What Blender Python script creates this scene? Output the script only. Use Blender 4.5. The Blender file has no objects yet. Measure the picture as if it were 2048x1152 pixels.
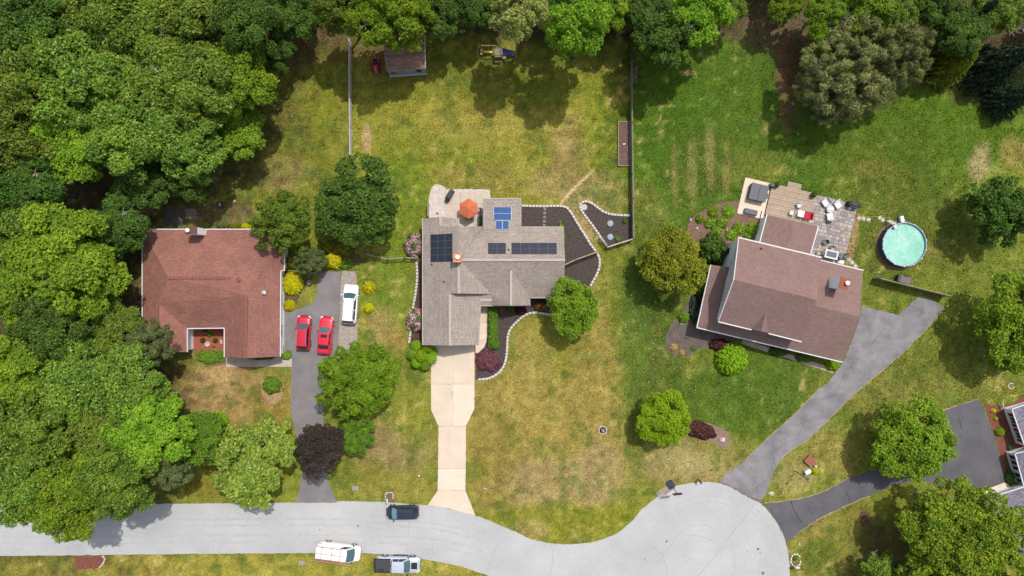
import bpy, bmesh, math, random
import numpy as np
from mathutils import Vector, Matrix
from mathutils.geometry import tessellate_polygon

sc = bpy.context.scene
C = sc.collection
R = math.radians
PXM = 15.0          # photo pixels per metre on the ground
CAMH = 90.0         # drone height

# ------------------------------------------------------------------ camera, sky, sun, exposure
cam_d = bpy.data.cameras.new('camera')
cam = bpy.data.objects.new('camera', cam_d)
C.objects.link(cam)
cam.location = (0, 0, CAMH)
cam.rotation_euler = (0, 0, 0)
cam_d.sensor_width = 36.0
cam_d.lens = 36.0 * CAMH / (2048 / PXM)
cam_d.clip_end = 6000
cam_d.clip_start = 0.5
sc.camera = cam

SUN = Vector((0.28, 0.44, 1.0)).normalized()
elev = math.asin(SUN.z)
azim = math.atan2(SUN.x, SUN.y)
wd = bpy.data.worlds.new('World')
sc.world = wd
wd.use_nodes = True
nt = wd.node_tree
sky = nt.nodes.new('ShaderNodeTexSky')
sky.sky_type = 'NISHITA'
sky.sun_disc = False
sky.sun_elevation = elev
sky.sun_rotation = azim
sky.air_density = 1.0
sky.dust_density = 3.0
bg = nt.nodes['Background']
bg.inputs[1].default_value = 0.15
# broken bright cloud whitens the sky light
hs_ = nt.nodes.new('ShaderNodeHueSaturation')
hs_.inputs['Saturation'].default_value = 0.6
nt.links.new(sky.outputs[0], hs_.inputs['Color'])
nt.links.new(hs_.outputs[0], bg.inputs[0])
sd = bpy.data.lights.new('sun', 'SUN')
sd.energy = 3.25
sd.angle = R(0.6)
sd.color = (1.0, 0.955, 0.88)
so = bpy.data.objects.new('sun', sd)
C.objects.link(so)
so.location = SUN * 200
so.rotation_euler = SUN.to_track_quat('Z', 'Y').to_euler()
sc.view_settings.view_transform = 'Standard'
sc.view_settings.look = 'None'
sc.view_settings.gamma = 1.0
sc.view_settings.use_curve_mapping = False
sc.view_settings.exposure = 0.30
KEXP = 1.66           # pixel value = albedo * KEXP on sunlit level ground
sc.cycles.max_bounces = 5
sc.cycles.diffuse_bounces = 3
sc.cycles.transparent_max_bounces = 4
sc.cycles.transmission_bounces = 2
sc.cycles.glossy_bounces = 2

# ------------------------------------------------------------------ helpers
rng = random.Random(7)
nrg = np.random.default_rng(11)

def W(px, py, z=0.0):
    """ground plan position of a point of height z measured in the survey picture"""
    k = (1 - z / CAMH) / PXM
    return Vector(((px - 1024) * k, (576 - py) * k, z))

def lin(c):
    c = c / 255.0
    return c / 12.92 if c <= 0.04045 else ((c + 0.055) / 1.055) ** 2.4

def col(r, g, b, k=None):
    k = k or KEXP
    return tuple(min(0.8, lin(v) / k) for v in (r, g, b)) + (1.0,)

MATS = {}
def N(m, t, **kw):
    n = m.node_tree.nodes.new(t)
    for a, b in kw.items():
        setattr(n, a, b)
    return n

def mat(name, c, rough=0.8, c2=None, scale=3.0, detail=6.0, contrast=0.5, bump=0.0, bscale=None,
        metal=0.0, coat=0.0, spec=0.4, coords='Object', fine=0.0, finescale=40.0):
    """procedural material: two tones mixed by noise, optional fine speckle and bump"""
    if name in MATS:
        return MATS[name]
    m = bpy.data.materials.new(name)
    m.use_nodes = True
    L = m.node_tree.links
    b = m.node_tree.nodes['Principled BSDF']
    b.inputs['Roughness'].default_value = rough
    b.inputs['Metallic'].default_value = metal
    b.inputs['Coat Weight'].default_value = coat
    b.inputs['Specular IOR Level'].default_value = spec
    tc = N(m, 'ShaderNodeTexCoord')
    if c2 is None:
        c2 = tuple(v * 0.82 for v in c[:3]) + (1,)
    n1 = N(m, 'ShaderNodeTexNoise')
    n1.inputs['Scale'].default_value = scale
    n1.inputs['Detail'].default_value = detail
    n1.inputs['Roughness'].default_value = 0.62
    L.new(tc.outputs[coords], n1.inputs['Vector'])
    mr = N(m, 'ShaderNodeMapRange')
    mr.inputs[1].default_value = 0.5 - 0.5 * (1 - contrast) - 0.001
    mr.inputs[2].default_value = 0.5 + 0.5 * (1 - contrast) + 0.001
    L.new(n1.outputs[0], mr.inputs[0])
    mx = N(m, 'ShaderNodeMix', data_type='RGBA')
    mx.inputs[6].default_value = c
    mx.inputs[7].default_value = c2
    L.new(mr.outputs[0], mx.inputs[0])
    out = mx.outputs[2]
    if fine > 0:
        n2 = N(m, 'ShaderNodeTexNoise')
        n2.inputs['Scale'].default_value = finescale
        n2.inputs['Detail'].default_value = 3
        L.new(tc.outputs[coords], n2.inputs['Vector'])
        m2 = N(m, 'ShaderNodeMapRange')
        m2.inputs[1].default_value = 0.3
        m2.inputs[2].default_value = 0.7
        m2.inputs[3].default_value = 1 - fine
        m2.inputs[4].default_value = 1 + fine
        L.new(n2.outputs[0], m2.inputs[0])
        vm = N(m, 'ShaderNodeVectorMath', operation='SCALE')
        L.new(out, vm.inputs[0])
        L.new(m2.outputs[0], vm.inputs['Scale'])
        out = vm.outputs[0]
    L.new(out, b.inputs['Base Color'])
    if bump > 0:
        nb = N(m, 'ShaderNodeTexNoise')
        nb.inputs['Scale'].default_value = bscale or scale * 6
        nb.inputs['Detail'].default_value = 4
        L.new(tc.outputs[coords], nb.inputs['Vector'])
        bp = N(m, 'ShaderNodeBump')
        bp.inputs['Strength'].default_value = bump
        bp.inputs['Distance'].default_value = 0.05
        L.new(nb.outputs[0], bp.inputs['Height'])
        L.new(bp.outputs[0], b.inputs['Normal'])
    MATS[name] = m
    return m

def link(name, me, mats, parent=None, base=None):
    o = bpy.data.objects.new(name, me)
    C.objects.link(o)
    if not isinstance(mats, (list, tuple)):
        mats = [mats]
    if not me.materials:
        for m in mats:
            me.materials.append(m)
    if parent is not None:
        o.parent = parent
        o.matrix_parent_inverse = Matrix.Translation(-root_loc(parent))
    return o

ROOTLOC = {}
def root_loc(p):
    """place of a thing's origin when its parts were built"""
    return ROOTLOC.get(p.name, Vector((0, 0, 0)))

def tag(o, label, cat=None, group=None, kind=None):
    if label:
        o['label'] = label
    if cat:
        o['category'] = cat
    if group:
        o['group'] = group
    if kind:
        o['kind'] = kind
    return o

def thing(name, label, cat, loc=(0, 0, 0), group=None, rz=0.0):
    o = bpy.data.objects.new(name, None)
    C.objects.link(o)
    o.location = loc
    o.empty_display_size = 0.3
    if rz:
        o.rotation_euler = (0, 0, rz)
        # parts of a turned thing are built round its origin
        ROOTLOC[o.name] = Vector((0, 0, 0))
    else:
        ROOTLOC[o.name] = Vector(loc)
    return tag(o, label, cat, group)

class MB:
    """collects geometry for one mesh object"""
    def __init__(s):
        s.v = []; s.f = []; s.mi = []; s.uv = []
    def face(s, idx, mi=0, uv=None):
        s.f.append(tuple(idx)); s.mi.append(mi); s.uv.append(uv)
    def add(s, verts, faces, mi=0):
        b = len(s.v)
        s.v += [tuple(v) for v in verts]
        for f in faces:
            s.face([b + i for i in f], mi)
    def box(s, c, size, rz=0.0, mi=0, rot=None):
        hx, hy, hz = size[0] / 2, size[1] / 2, size[2] / 2
        M = rot if rot is not None else Matrix.Rotation(rz, 3, 'Z')
        c = Vector(c)
        vs = [c + M @ Vector((sx * hx, sy * hy, sz * hz)) for sz in (-1, 1) for sy in (-1, 1) for sx in (-1, 1)]
        s.add(vs, [(0, 2, 3, 1), (4, 5, 7, 6), (0, 1, 5, 4), (2, 6, 7, 3), (0, 4, 6, 2), (1, 3, 7, 5)], mi)
    def tube(s, pts, rads, n=7, mi=0, cap=True):
        pts = [Vector(p) for p in pts]
        if not isinstance(rads, (list, tuple)):
            rads = [rads] * len(pts)
        b = len(s.v)
        for i, p in enumerate(pts):
            a = pts[min(i + 1, len(pts) - 1)] - pts[max(i - 1, 0)]
            a = a.normalized() if a.length > 1e-6 else Vector((0, 0, 1))
            u = a.cross(Vector((0, 0, 1)))
            u = u.normalized() if u.length > 1e-3 else Vector((1, 0, 0))
            w = a.cross(u)
            for k in range(n):
                t = 2 * math.pi * k / n
                s.v.append(tuple(p + (u * math.cos(t) + w * math.sin(t)) * rads[i]))
        for i in range(len(pts) - 1):
            for k in range(n):
                k2 = (k + 1) % n
                s.face((b + i * n + k, b + i * n + k2, b + (i + 1) * n + k2, b + (i + 1) * n + k), mi)
        if cap:
            s.face([b + k for k in range(n)][::-1], mi)
            s.face([b + (len(pts) - 1) * n + k for k in range(n)], mi)
    def lathe(s, c, prof, n=24, mi=0, cap=True):
        c = Vector(c)
        b = len(s.v)
        for r, z in prof:
            for k in range(n):
                t = 2 * math.pi * k / n
                s.v.append((c.x + r * math.cos(t), c.y + r * math.sin(t), c.z + z))
        for i in range(len(prof) - 1):
            for k in range(n):
                k2 = (k + 1) % n
                s.face((b + i * n + k, b + i * n + k2, b + (i + 1) * n + k2, b + (i + 1) * n + k), mi)
        if cap and prof[0][0] > 1e-4:
            s.face([b + k for k in range(n)][::-1], mi)
        if cap and prof[-1][0] > 1e-4:
            s.face([b + (len(prof) - 1) * n + k for k in range(n)], mi)
    def prism(s, top, zb, mi_top=0, mi_side=1, uvtop=False):
        """top: list of 3-D points; goes straight down to zb (a height, or None for 0.12 m thickness)"""
        top = [Vector(p) for p in top]
        ar = sum(top[i].x * top[(i + 1) % len(top)].y - top[(i + 1) % len(top)].x * top[i].y for i in range(len(top)))
        if ar < 0:
            top = top[::-1]
        n = len(top)
        b = len(s.v)
        s.v += [tuple(p) for p in top]
        s.v += [(p.x, p.y, (p.z - 0.12) if zb is None else zb) for p in top]
        tris = tessellate_polygon([top])
        uvs = None
        if uvtop:
            nn = Vector((0, 0, 0))
            for i in range(n):
                a, c2 = top[i], top[(i + 1) % n]
                nn += Vector(((a.y - c2.y) * (a.z + c2.z), (a.z - c2.z) * (a.x + c2.x), (a.x - c2.x) * (a.y + c2.y)))
            nn.normalize()
            if nn.z < 0:
                nn = -nn
            u = Vector((0, 0, 1)).cross(nn)
            u = u.normalized() if u.length > 1e-3 else Vector((1, 0, 0))
            w = nn.cross(u)
            uvs = [(p.dot(u), p.dot(w)) for p in top]
        for t in tris:
            t = list(t)
            a, b2, c2 = top[t[0]], top[t[1]], top[t[2]]
            if (b2 - a).cross(c2 - a).z < 0:
                t = t[::-1]
            s.face([b + i for i in t], mi_top, [uvs[i] for i in t] if uvs else None)
            s.face([b + n + i for i in t][::-1], mi_side)
        for i in range(n):
            j = (i + 1) % n
            s.face((b + n + i, b + n + j, b + j, b + i), mi_side)
    def build(s, name, mats, parent=None, smooth=False):
        me = bpy.data.meshes.new(name)
        me.from_pydata(s.v, [], s.f)
        me.polygons.foreach_set('material_index', s.mi)
        if any(u is not None for u in s.uv):
            lay = me.uv_layers.new(name='UVMap')
            for p, u in zip(me.polygons, s.uv):
                if u is not None:
                    for li, c in zip(p.loop_indices, u):
                        lay.data[li].uv = c
        if smooth:
            me.polygons.foreach_set('use_smooth', [True] * len(me.polygons))
        me.update()
        return link(name, me, mats, parent)

def copy_thing(o, loc=None, rz=None, label=None, scale=None):
    c = o.copy(); C.objects.link(c)
    if loc is not None: c.location = loc
    if rz is not None: c.rotation_euler = (0, 0, rz)
    if scale is not None: c.scale = scale
    if label: c['label'] = label
    for ch in list(o.children):
        d = ch.copy(); C.objects.link(d); d.parent = c
        for g in list(ch.children):
            e = g.copy(); C.objects.link(e); e.parent = d
    return c

def smooth_path(pts, closed=False, step=0.5):
    """Catmull-Rom through pixel points, returned in metres"""
    P = [W(*p[:2]) for p in pts]
    n = len(P)
    out = []
    rngi = range(n) if closed else range(n - 1)
    for i in rngi:
        if closed:
            p0, p1, p2, p3 = P[(i - 1) % n], P[i], P[(i + 1) % n], P[(i + 2) % n]
        else:
            p0, p1, p2, p3 = P[max(i - 1, 0)], P[i], P[i + 1], P[min(i + 2, n - 1)]
        m = max(2, int((p2 - p1).length / step))
        for k in range(m):
            t = k / m
            out.append(0.5 * ((2 * p1) + (p2 - p0) * t + (2 * p0 - 5 * p1 + 4 * p2 - p3) * t * t + (3 * p1 - p0 - 3 * p2 + p3) * t ** 3))
    if not closed:
        out.append(P[-1])
    return out

def dense(pts, step=0.4):
    out = []
    n = len(pts)
    for i in range(n):
        a, b = Vector(pts[i]), Vector(pts[(i + 1) % n])
        m = max(1, int((b - a).length / step))
        for k in range(m):
            out.append(a.lerp(b, k / m))
    return out

POLYS = []   # ground areas without grass
def sheet(name, pts, z, m, smooth=False, jitter=0.0, nograss=True, thick=0.0, parent=None):
    if smooth:
        P = smooth_path(pts, closed=True)
    else:
        P = [W(*p[:2]) for p in pts]
        if jitter > 0:
            P = dense(P, 0.35)
    if jitter > 0:
        P = [p + Vector((rng.uniform(-1, 1), rng.uniform(-1, 1), 0)) * jitter for p in P]
    if nograss:
        POLYS.append(np.array([(p.x, p.y) for p in P]))
    P = [Vector((p.x, p.y, z)) for p in P]
    mb = MB()
    mb.prism(P, z - max(thick, 0.003) if thick else z - 0.002, 0, 0)
    o = mb.build(name, m, parent)
    if parent is None:
        o['kind'] = 'structure'
    return o

def inpoly(x, y, poly):
    inside = np.zeros(x.shape, bool)
    xs, ys = poly[:, 0], poly[:, 1]
    mnx, mxx, mny, mxy = xs.min(), xs.max(), ys.min(), ys.max()
    sel = (x > mnx) & (x < mxx) & (y > mny) & (y < mxy)
    if not sel.any():
        return inside
    xx, yy = x[sel], y[sel]
    r = np.zeros(xx.shape, bool)
    n = len(poly)
    j = n - 1
    for i in range(n):
        c = ((ys[i] > yy) != (ys[j] > yy))
        with np.errstate(divide='ignore', invalid='ignore'):
            t = (xs[j] - xs[i]) * (yy - ys[i]) / (ys[j] - ys[i] + 1e-12) + xs[i]
        r ^= c & (xx < t)
        j = i
    inside[sel] = r
    return inside

_ng = {}
def vnoise(x, y, scale, seed):
    """smooth value noise in metres"""
    if seed not in _ng:
        _ng[seed] = np.random.default_rng(seed).random((257, 257))
    g = _ng[seed]
    u = x / scale + 1000.0; v = y / scale + 1000.0
    iu = np.floor(u).astype(int); iv = np.floor(v).astype(int)
    fu = u - iu; fv = v - iv
    fu = fu * fu * (3 - 2 * fu); fv = fv * fv * (3 - 2 * fv)
    iu %= 256; iv %= 256
    return (g[iu, iv] * (1 - fu) + g[iu + 1, iv] * fu) * (1 - fv) + (g[iu, iv + 1] * (1 - fu) + g[iu + 1, iv + 1] * fu) * fv

def fbm(x, y, scale, seed, oct=4):
    a = 0; w = 1.0; t = 0
    for i in range(oct):
        a = a + w * vnoise(x, y, scale / 2 ** i, seed + i)
        t += w; w *= 0.6
    return a / t
# ------------------------------------------------------------------ lawn colours (dry, green and worn patches as they lie)
def srgb(c):
    return np.array([lin(v) / KEXP for v in c])

# px, py, rx, ry, colour, weight   (soft patches; later ones lie over earlier ones)
PATCH = [
    (1024, 576, 4000, 4000, (118, 122, 44), 1.0),
    # back lawn of the middle plot
    (980, 250, 320, 220, (134, 130, 48), 1.0),
    (860, 330, 130, 90, (118, 124, 40), 0.7),
    (1010, 250, 170, 50, (148, 136, 62), 0.7),
    (1000, 150, 260, 60, (112, 114, 38), 0.8),
    (1150, 320, 45, 90, (145, 126, 76), 0.8),
    (1130, 370, 70, 30, (147, 130, 80), 0.7),
    (1210, 270, 45, 120, (134, 136, 42), 0.8),
    (1215, 380, 50, 40, (149, 132, 82), 0.8),
    (1160, 440, 40, 60, (153, 132, 89), 0.9),
    (735, 275, 10, 26, (180, 153, 110), 0.9),
    (950, 160, 60, 30, (110, 112, 40), 0.7),
    (960, 355, 90, 25, (138, 122, 62), 0.6),
    # side and front lawns of the middle plot
    (1080, 860, 190, 230, (146, 130, 66), 1.0),
    (1110, 700, 70, 60, (128, 126, 44), 0.8),
    (1180, 700, 45, 160, (140, 124, 60), 0.8),
    (1060, 720, 45, 50, (142, 128, 66), 0.7),
    (1080, 960, 90, 45, (153, 132, 89), 0.8),
    (1190, 950, 60, 60, (157, 136, 93), 0.75),
    (990, 900, 45, 120, (132, 116, 56), 0.7),
    (1130, 1040, 190, 38, (124, 124, 40), 0.9),
    (1060, 1055, 40, 18, (155, 136, 82), 0.7),
    (1020, 560, 30, 200, (140, 122, 58), 0.3),
    (780, 580, 60, 70, (112, 124, 42), 0.95),
    (765, 660, 35, 45, (145, 126, 76), 0.8),
    (800, 690, 30, 40, (138, 120, 60), 0.6),
    (800, 420, 55, 110, (110, 124, 34), 0.9),
    (770, 890, 90, 60, (141, 122, 78), 0.95),
    (820, 830, 50, 60, (128, 128, 46), 0.8),
    (790, 970, 110, 35, (134, 126, 56), 0.85),
    (730, 950, 60, 30, (128, 120, 48), 0.5),
    # left plot
    (600, 230, 90, 170, (116, 116, 40), 0.9),
    (640, 210, 30, 60, (126, 126, 34), 0.6),
    (560, 350, 60, 40, (141, 124, 74), 0.7),
    (450, 790, 110, 70, (151, 126, 78), 1.0),
    (430, 760, 40, 40, (176, 144, 101), 0.6),
    (540, 800, 50, 50, (140, 118, 58), 0.8),
    (600, 590, 30, 30, (126, 124, 52), 0.9),
    (440, 970, 90, 30, (124, 114, 40), 0.9),
    (560, 700, 40, 60, (120, 118, 60), 0.3),
    # verge below the road
    (500, 1135, 600, 26, (146, 138, 58), 1.0),
    (280, 1145, 60, 15, (131, 110, 59), 0.6),
    # right plots
    (1480, 300, 260, 260, (81, 101, 27), 1.0),
    (1330, 200, 80, 120, (76, 101, 21), 0.9),
    (1300, 300, 40, 160, (85, 110, 27), 0.8),
    (1420, 330, 60, 60, (85, 95, 32), 0.7),
    (1500, 340, 60, 40, (118, 116, 46), 0.6),
    (1350, 345, 7, 60, (148, 128, 72), 0.5),
    (1385, 345, 10, 65, (151, 134, 82), 0.5),
    (1421, 310, 9, 55, (155, 136, 86), 0.5),
    (1453, 340, 7, 60, (150, 128, 76), 0.5),
    (1290, 430, 45, 60, (112, 110, 46), 0.7),
    (1300, 650, 70, 190, (85, 99, 32), 1.0),
    (1310, 740, 70, 120, (91, 97, 36), 0.8),
    (1560, 790, 160, 90, (85, 103, 30), 1.0),
    (1400, 800, 80, 60, (81, 99, 28), 0.8),
    (1390, 925, 130, 45, (140, 124, 66), 1.0),
    (1350, 920, 60, 30, (162, 142, 93), 0.7),
    (1410, 935, 50, 22, (161, 140, 93), 0.6),
    (1850, 240, 200, 160, (85, 106, 25), 1.0),
    (1900, 180, 60, 50, (94, 121, 18), 0.6),
    (1760, 310, 130, 60, (91, 101, 30), 0.7),
    (1960, 330, 22, 40, (170, 144, 103), 0.8),
    (2030, 310, 30, 30, (146, 124, 66), 0.8),
    (1750, 340, 40, 20, (138, 116, 62), 0.5),
    (1800, 450, 140, 110, (93, 99, 34), 0.8),
    (1900, 520, 60, 60, (112, 112, 40), 0.8),
    (1860, 500, 20, 20, (140, 120, 64), 0.6),
    (1700, 650, 140, 60, (94, 99, 34), 0.6),
    (1830, 760, 200, 90, (116, 116, 44), 0.9),
    (1760, 800, 70, 40, (128, 120, 52), 0.7),
    (1640, 900, 80, 60, (142, 128, 62), 0.95),
    (1590, 960, 40, 35, (153, 136, 84), 0.7),
    (1660, 1090, 120, 90, (122, 118, 50), 0.95),
    (1640, 1090, 30, 50, (85, 99, 32), 0.7),
    (1610, 1050, 50, 30, (150, 130, 72), 0.6),
    (1760, 770, 120, 26, (134, 124, 58), 0.6),
    (1950, 770, 100, 30, (120, 118, 48), 0.7),
    # woodland floor
    (200, 200, 360, 260, (74, 62, 42), 1.0),
    (120, 700, 250, 420, (74, 64, 42), 1.0),
    (620, 30, 900, 56, (72, 60, 40), 1.0),
    (1300, 20, 500, 60, (74, 60, 42), 0.8),
    (1600, 60, 120, 60, (116, 93, 69), 0.9),
    (1575, 160, 20, 90, (128, 93, 69), 0.95),
    (1700, 150, 120, 80, (96, 74, 52), 0.8),
    (1950, 90, 150, 100, (89, 69, 53), 0.9),
    (1940, 168, 28, 10, (145, 110, 91), 0.7),
    (1790, 85, 25, 40, (116, 85, 69), 0.8),
    (690, 90, 160, 40, (88, 66, 46), 0.6),
    (760, 120, 20, 40, (116, 85, 63), 0.6),
    (440, 430, 60, 30, (108, 89, 67), 0.8),
    (1765, 1110, 60, 70, (96, 78, 54), 0.7),
    (1730, 1035, 12, 18, (93, 63, 53), 0.95),
]

# worn track in the back lawn, a narrow bare line
TRACK = [(1187, 340), (1165, 362), (1140, 385), (1115, 415)]

def lawn_colour(x, y):
    px = x * PXM + 1024; py = 576 - y * PXM
    wx = (fbm(x, y, 5.0, 100) - 0.5) * 46; wy = (fbm(x, y, 5.0, 120) - 0.5) * 46
    n1 = fbm(x, y, 2.6, 140); n2 = fbm(x, y, 0.9, 160, 3); n3 = fbm(x, y, 9.0, 180, 3)
    out = np.zeros(x.shape + (3,))
    for i, (cx, cy, rx, ry, c, w) in enumerate(PATCH):
        d = np.sqrt(((px + wx * min(1, rx / 60) - cx) / rx) ** 2 + ((py + wy * min(1, ry / 60) - cy) / ry) ** 2)
        soft = 0.35
        d = d + (n2 - 0.5) * 0.5 + (n1 - 0.5) * 0.35
        a = np.clip((1 + soft - d) / (2 * soft), 0, 1)
        a = (a * a * (3 - 2 * a) * w)[..., None]
        out = out * (1 - a) + srgb(c) * a
    # plot boundary: greener, denser sward right of the fence line
    edge = np.clip((px - 1246 - (n2 - 0.5) * 14) / 10, 0, 1) * np.clip((py - 480) / 60, 0, 1) * np.clip((960 - py) / 60, 0, 1) * np.clip((1310 - px) / 50, 0, 1)
    out = out * (1 - 0.55 * edge[..., None]) + srgb((84, 108, 34)) * 0.55 * edge[..., None]
    rt = (np.clip((px - 1262) / 20, 0, 1) * np.clip((1000 - py) / 80, 0, 1))[..., None]
    out = out * (1 - rt * np.array([0.12, 0.03, 0.05]))
    # tufts of straw and clumps of clover
    straw = np.clip((n2 * 0.6 + n1 * 0.4 - 0.60) / 0.10, 0, 1)[..., None]
    amt = np.clip((fbm(x, y, 14.0, 220, 2) - 0.38) * 2.2, 0.10, 0.52)[..., None]
    out = out * (1 - straw * amt) + srgb((176, 150, 96)) * straw * amt
    clov = np.clip((fbm(x, y, 1.7, 240, 3) - 0.60) / 0.08, 0, 1)[..., None] * 0.5
    out = out * (1 - clov) + srgb((72, 98, 30)) * clov
    br = (0.74 + 0.52 * n2) * (0.86 + 0.28 * n3) * (0.8 + 0.4 * vnoise(x, y, 0.35, 400))
    # mowing stripes, faint
    st = 1 + 0.05 * np.sin(px / 7.0 + (n3 - 0.5) * 3) * (py > 480) + 0.05 * np.sin(py / 5.0 + px * 0.012 + (n3 - 0.5) * 2) * (py <= 480) * (px > 705) * (px < 1262)
    out = out * (br * st)[..., None]
    for i in range(len(TRACK) - 1):
        ax, ay = TRACK[i]; bx, by = TRACK[i + 1]
        t = np.clip(((px - ax) * (bx - ax) + (py - ay) * (by - ay)) / ((bx - ax) ** 2 + (by - ay) ** 2), 0, 1)
        d = np.hypot(px - ax - t * (bx - ax), py - ay - t * (by - ay)) + (n2 - 0.5) * 4
        a = np.clip((3.6 - d) / 2.0, 0, 1)[..., None] * 0.8
        out = out * (1 - a) + srgb((206, 176, 132)) * a
    return np.clip(out * np.array([1.33, 1.36, 1.34]), 0.004, 0.7)

def axis(lim, step, far):
    a = list(np.arange(-lim, lim + 1e-6, step))
    d = step
    out = a[:]
    x = lim
    while x < far:
        d *= 1.5
        x += d
        out = [-x] + out + [x]
    return np.array(out)

gx = axis(72, 0.3, 1800); gy = axis(42, 0.3, 1800)
XX, YY = np.meshgrid(gx, gy)
gc = lawn_colour(XX, YY)
nx, ny = len(gx), len(gy)
vv = np.stack([XX.ravel(), YY.ravel(), np.zeros(nx * ny)], 1)
ii = np.arange(nx * ny).reshape(ny, nx)
q = np.stack([ii[:-1, :-1].ravel(), ii[:-1, 1:].ravel(), ii[1:, 1:].ravel(), ii[1:, :-1].ravel()], 1)
def fast_mesh(name, v, quads, k=4):
    me = bpy.data.meshes.new(name)
    me.vertices.add(len(v)); me.vertices.foreach_set('co', np.asarray(v, np.float32).ravel())
    me.loops.add(quads.size); me.loops.foreach_set('vertex_index', quads.astype(np.int32).ravel())
    me.polygons.add(len(quads))
    me.polygons.foreach_set('loop_start', np.arange(0, quads.size, k, dtype=np.int32))
    me.update(calc_edges=True)
    return me
gm = fast_mesh('ground', vv, q)
at = gm.attributes.new('lawn', 'FLOAT_COLOR', 'POINT')
at.data.foreach_set('color', np.concatenate([gc.reshape(-1, 3), np.ones((nx * ny, 1))], 1).astype(np.float32).ravel())

def lawn_mat(name, attr, fine):
    m = bpy.data.materials.new(name); m.use_nodes = True
    L = m.node_tree.links; b = m.node_tree.nodes['Principled BSDF']
    b.inputs['Roughness'].default_value = 0.9
    b.inputs['Specular IOR Level'].default_value = 0.15
    a = N(m, 'ShaderNodeAttribute', attribute_name=attr)
    if not fine:
        L.new(a.outputs['Color'], b.inputs['Base Color'])
        return m
    tc = N(m, 'ShaderNodeTexCoord')
    n = N(m, 'ShaderNodeTexNoise'); n.inputs['Scale'].default_value = 4.5; n.inputs['Detail'].default_value = 5; n.inputs['Roughness'].default_value = 0.7
    L.new(tc.outputs['Object'], n.inputs['Vector'])
    mr = N(m, 'ShaderNodeMapRange'); mr.inputs[1].default_value = 0.32; mr.inputs[2].default_value = 0.68
    mr.inputs[3].default_value = 0.5; mr.inputs[4].default_value = 1.4
    L.new(n.outputs[0], mr.inputs[0])
    vm = N(m, 'ShaderNodeVectorMath', operation='SCALE')
    L.new(a.outputs['Color'], vm.inputs[0]); L.new(mr.outputs[0], vm.inputs['Scale'])
    L.new(vm.outputs[0], b.inputs['Base Color'])
    bp = N(m, 'ShaderNodeBump'); bp.inputs['Strength'].default_value = 0.6; bp.inputs['Distance'].default_value = 0.06
    L.new(n.outputs[0], bp.inputs['Height']); L.new(bp.outputs[0], b.inputs['Normal'])
    return m
ground = link('ground', gm, lawn_mat('lawn', 'lawn', True))
ground['kind'] = 'structure'

# ------------------------------------------------------------------ paving, drives, beds
M_road = mat('road_asphalt', col(205, 205, 205), 0.9, col(187, 187, 188), scale=0.18, contrast=0.65, bump=0.2, bscale=30, fine=0.10, finescale=6)
M_drive = mat('drive_asphalt', col(150, 143, 144), 0.88, col(126, 122, 124), scale=0.5, contrast=0.6, bump=0.2, bscale=30, fine=0.1, finescale=9)
M_drive_b = mat('drive_asphalt_aged', col(158, 154, 156), 0.88, col(122, 120, 125), scale=0.5, contrast=0.7, bump=0.2, bscale=30, fine=0.12, finescale=7)
M_drive_d = mat('drive_asphalt_sealed', col(90, 89, 95), 0.85, col(112, 110, 115), scale=0.4, contrast=0.6, bump=0.2, bscale=30, fine=0.1, finescale=9)
M_conc = mat('concrete', col(250, 232, 212), 0.85, col(232, 212, 190), scale=0.55, contrast=0.5, bump=0.15, bscale=25, fine=0.05, finescale=10)
M_conc2 = mat('concrete_worn', col(243, 224, 202), 0.85, col(222, 202, 180), scale=0.4, contrast=0.5, bump=0.15, bscale=25, fine=0.07, finescale=8)
M_conc_p = mat('patio_concrete', col(226, 212, 196), 0.85, col(206, 188, 168), scale=1.0, contrast=0.5, bump=0.15, bscale=25, fine=0.05)
M_gravel = mat('gravel', col(196, 184, 174), 0.95, col(156, 142, 130), scale=2.5, contrast=0.6, bump=0.5, bscale=25, fine=0.3, finescale=9)
M_wgravel = mat('white_gravel', col(236, 226, 220), 0.95, col(205, 184, 172), scale=2.0, contrast=0.6, bump=0.5, bscale=25, fine=0.15, finescale=10)
M_mulch = mat('dark_mulch', col(98, 86, 82), 0.98, col(66, 57, 56), scale=3, contrast=0.6, bump=0.8, bscale=22, fine=0.45, finescale=7)
M_mulch_b = mat('brown_mulch', col(150, 118, 96), 0.98, col(116, 92, 80), scale=1.6, contrast=0.6, bump=0.8, bscale=22, fine=0.4, finescale=7)
M_mulch_g = mat('grey_mulch', col(126, 112, 104), 0.98, col(98, 88, 84), scale=1.2, contrast=0.6, bump=0.8, bscale=22, fine=0.4, finescale=7)
M_mulch_r = mat('red_mulch', col(152, 92, 74), 0.98, col(120, 74, 60), scale=2, contrast=0.6, bump=0.8, bscale=22, fine=0.35, finescale=7)
M_dirt = mat('bare_soil', col(156, 122, 96), 0.98, col(118, 92, 72), scale=2, contrast=0.6, bump=0.6, bscale=20, fine=0.35, finescale=7)
M_brick = mat('brick_red', col(188, 104, 78), 0.9, col(150, 82, 62), scale=3, contrast=0.5, bump=0.3, fine=0.15, finescale=12)
M_stone = mat('pale_stone', col(226, 216, 208), 0.9, col(196, 184, 176), scale=3, contrast=0.5, bump=0.4, fine=0.08)
M_white = mat('white_paint', col(236, 236, 238), 0.55, col(222, 222, 226), scale=2, contrast=0.3)
M_siding = mat('white_siding', (0.74, 0.76, 0.78, 1), 0.6, (0.66, 0.68, 0.7, 1), scale=1.5, contrast=0.3)
M_black = mat('black_cover', (0.018, 0.018, 0.022, 1), 0.6, (0.03, 0.03, 0.036, 1), scale=6, bump=0.3)
M_dark = mat('dark_metal', (0.02, 0.022, 0.026, 1), 0.45, (0.03, 0.03, 0.034, 1), scale=5)
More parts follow.
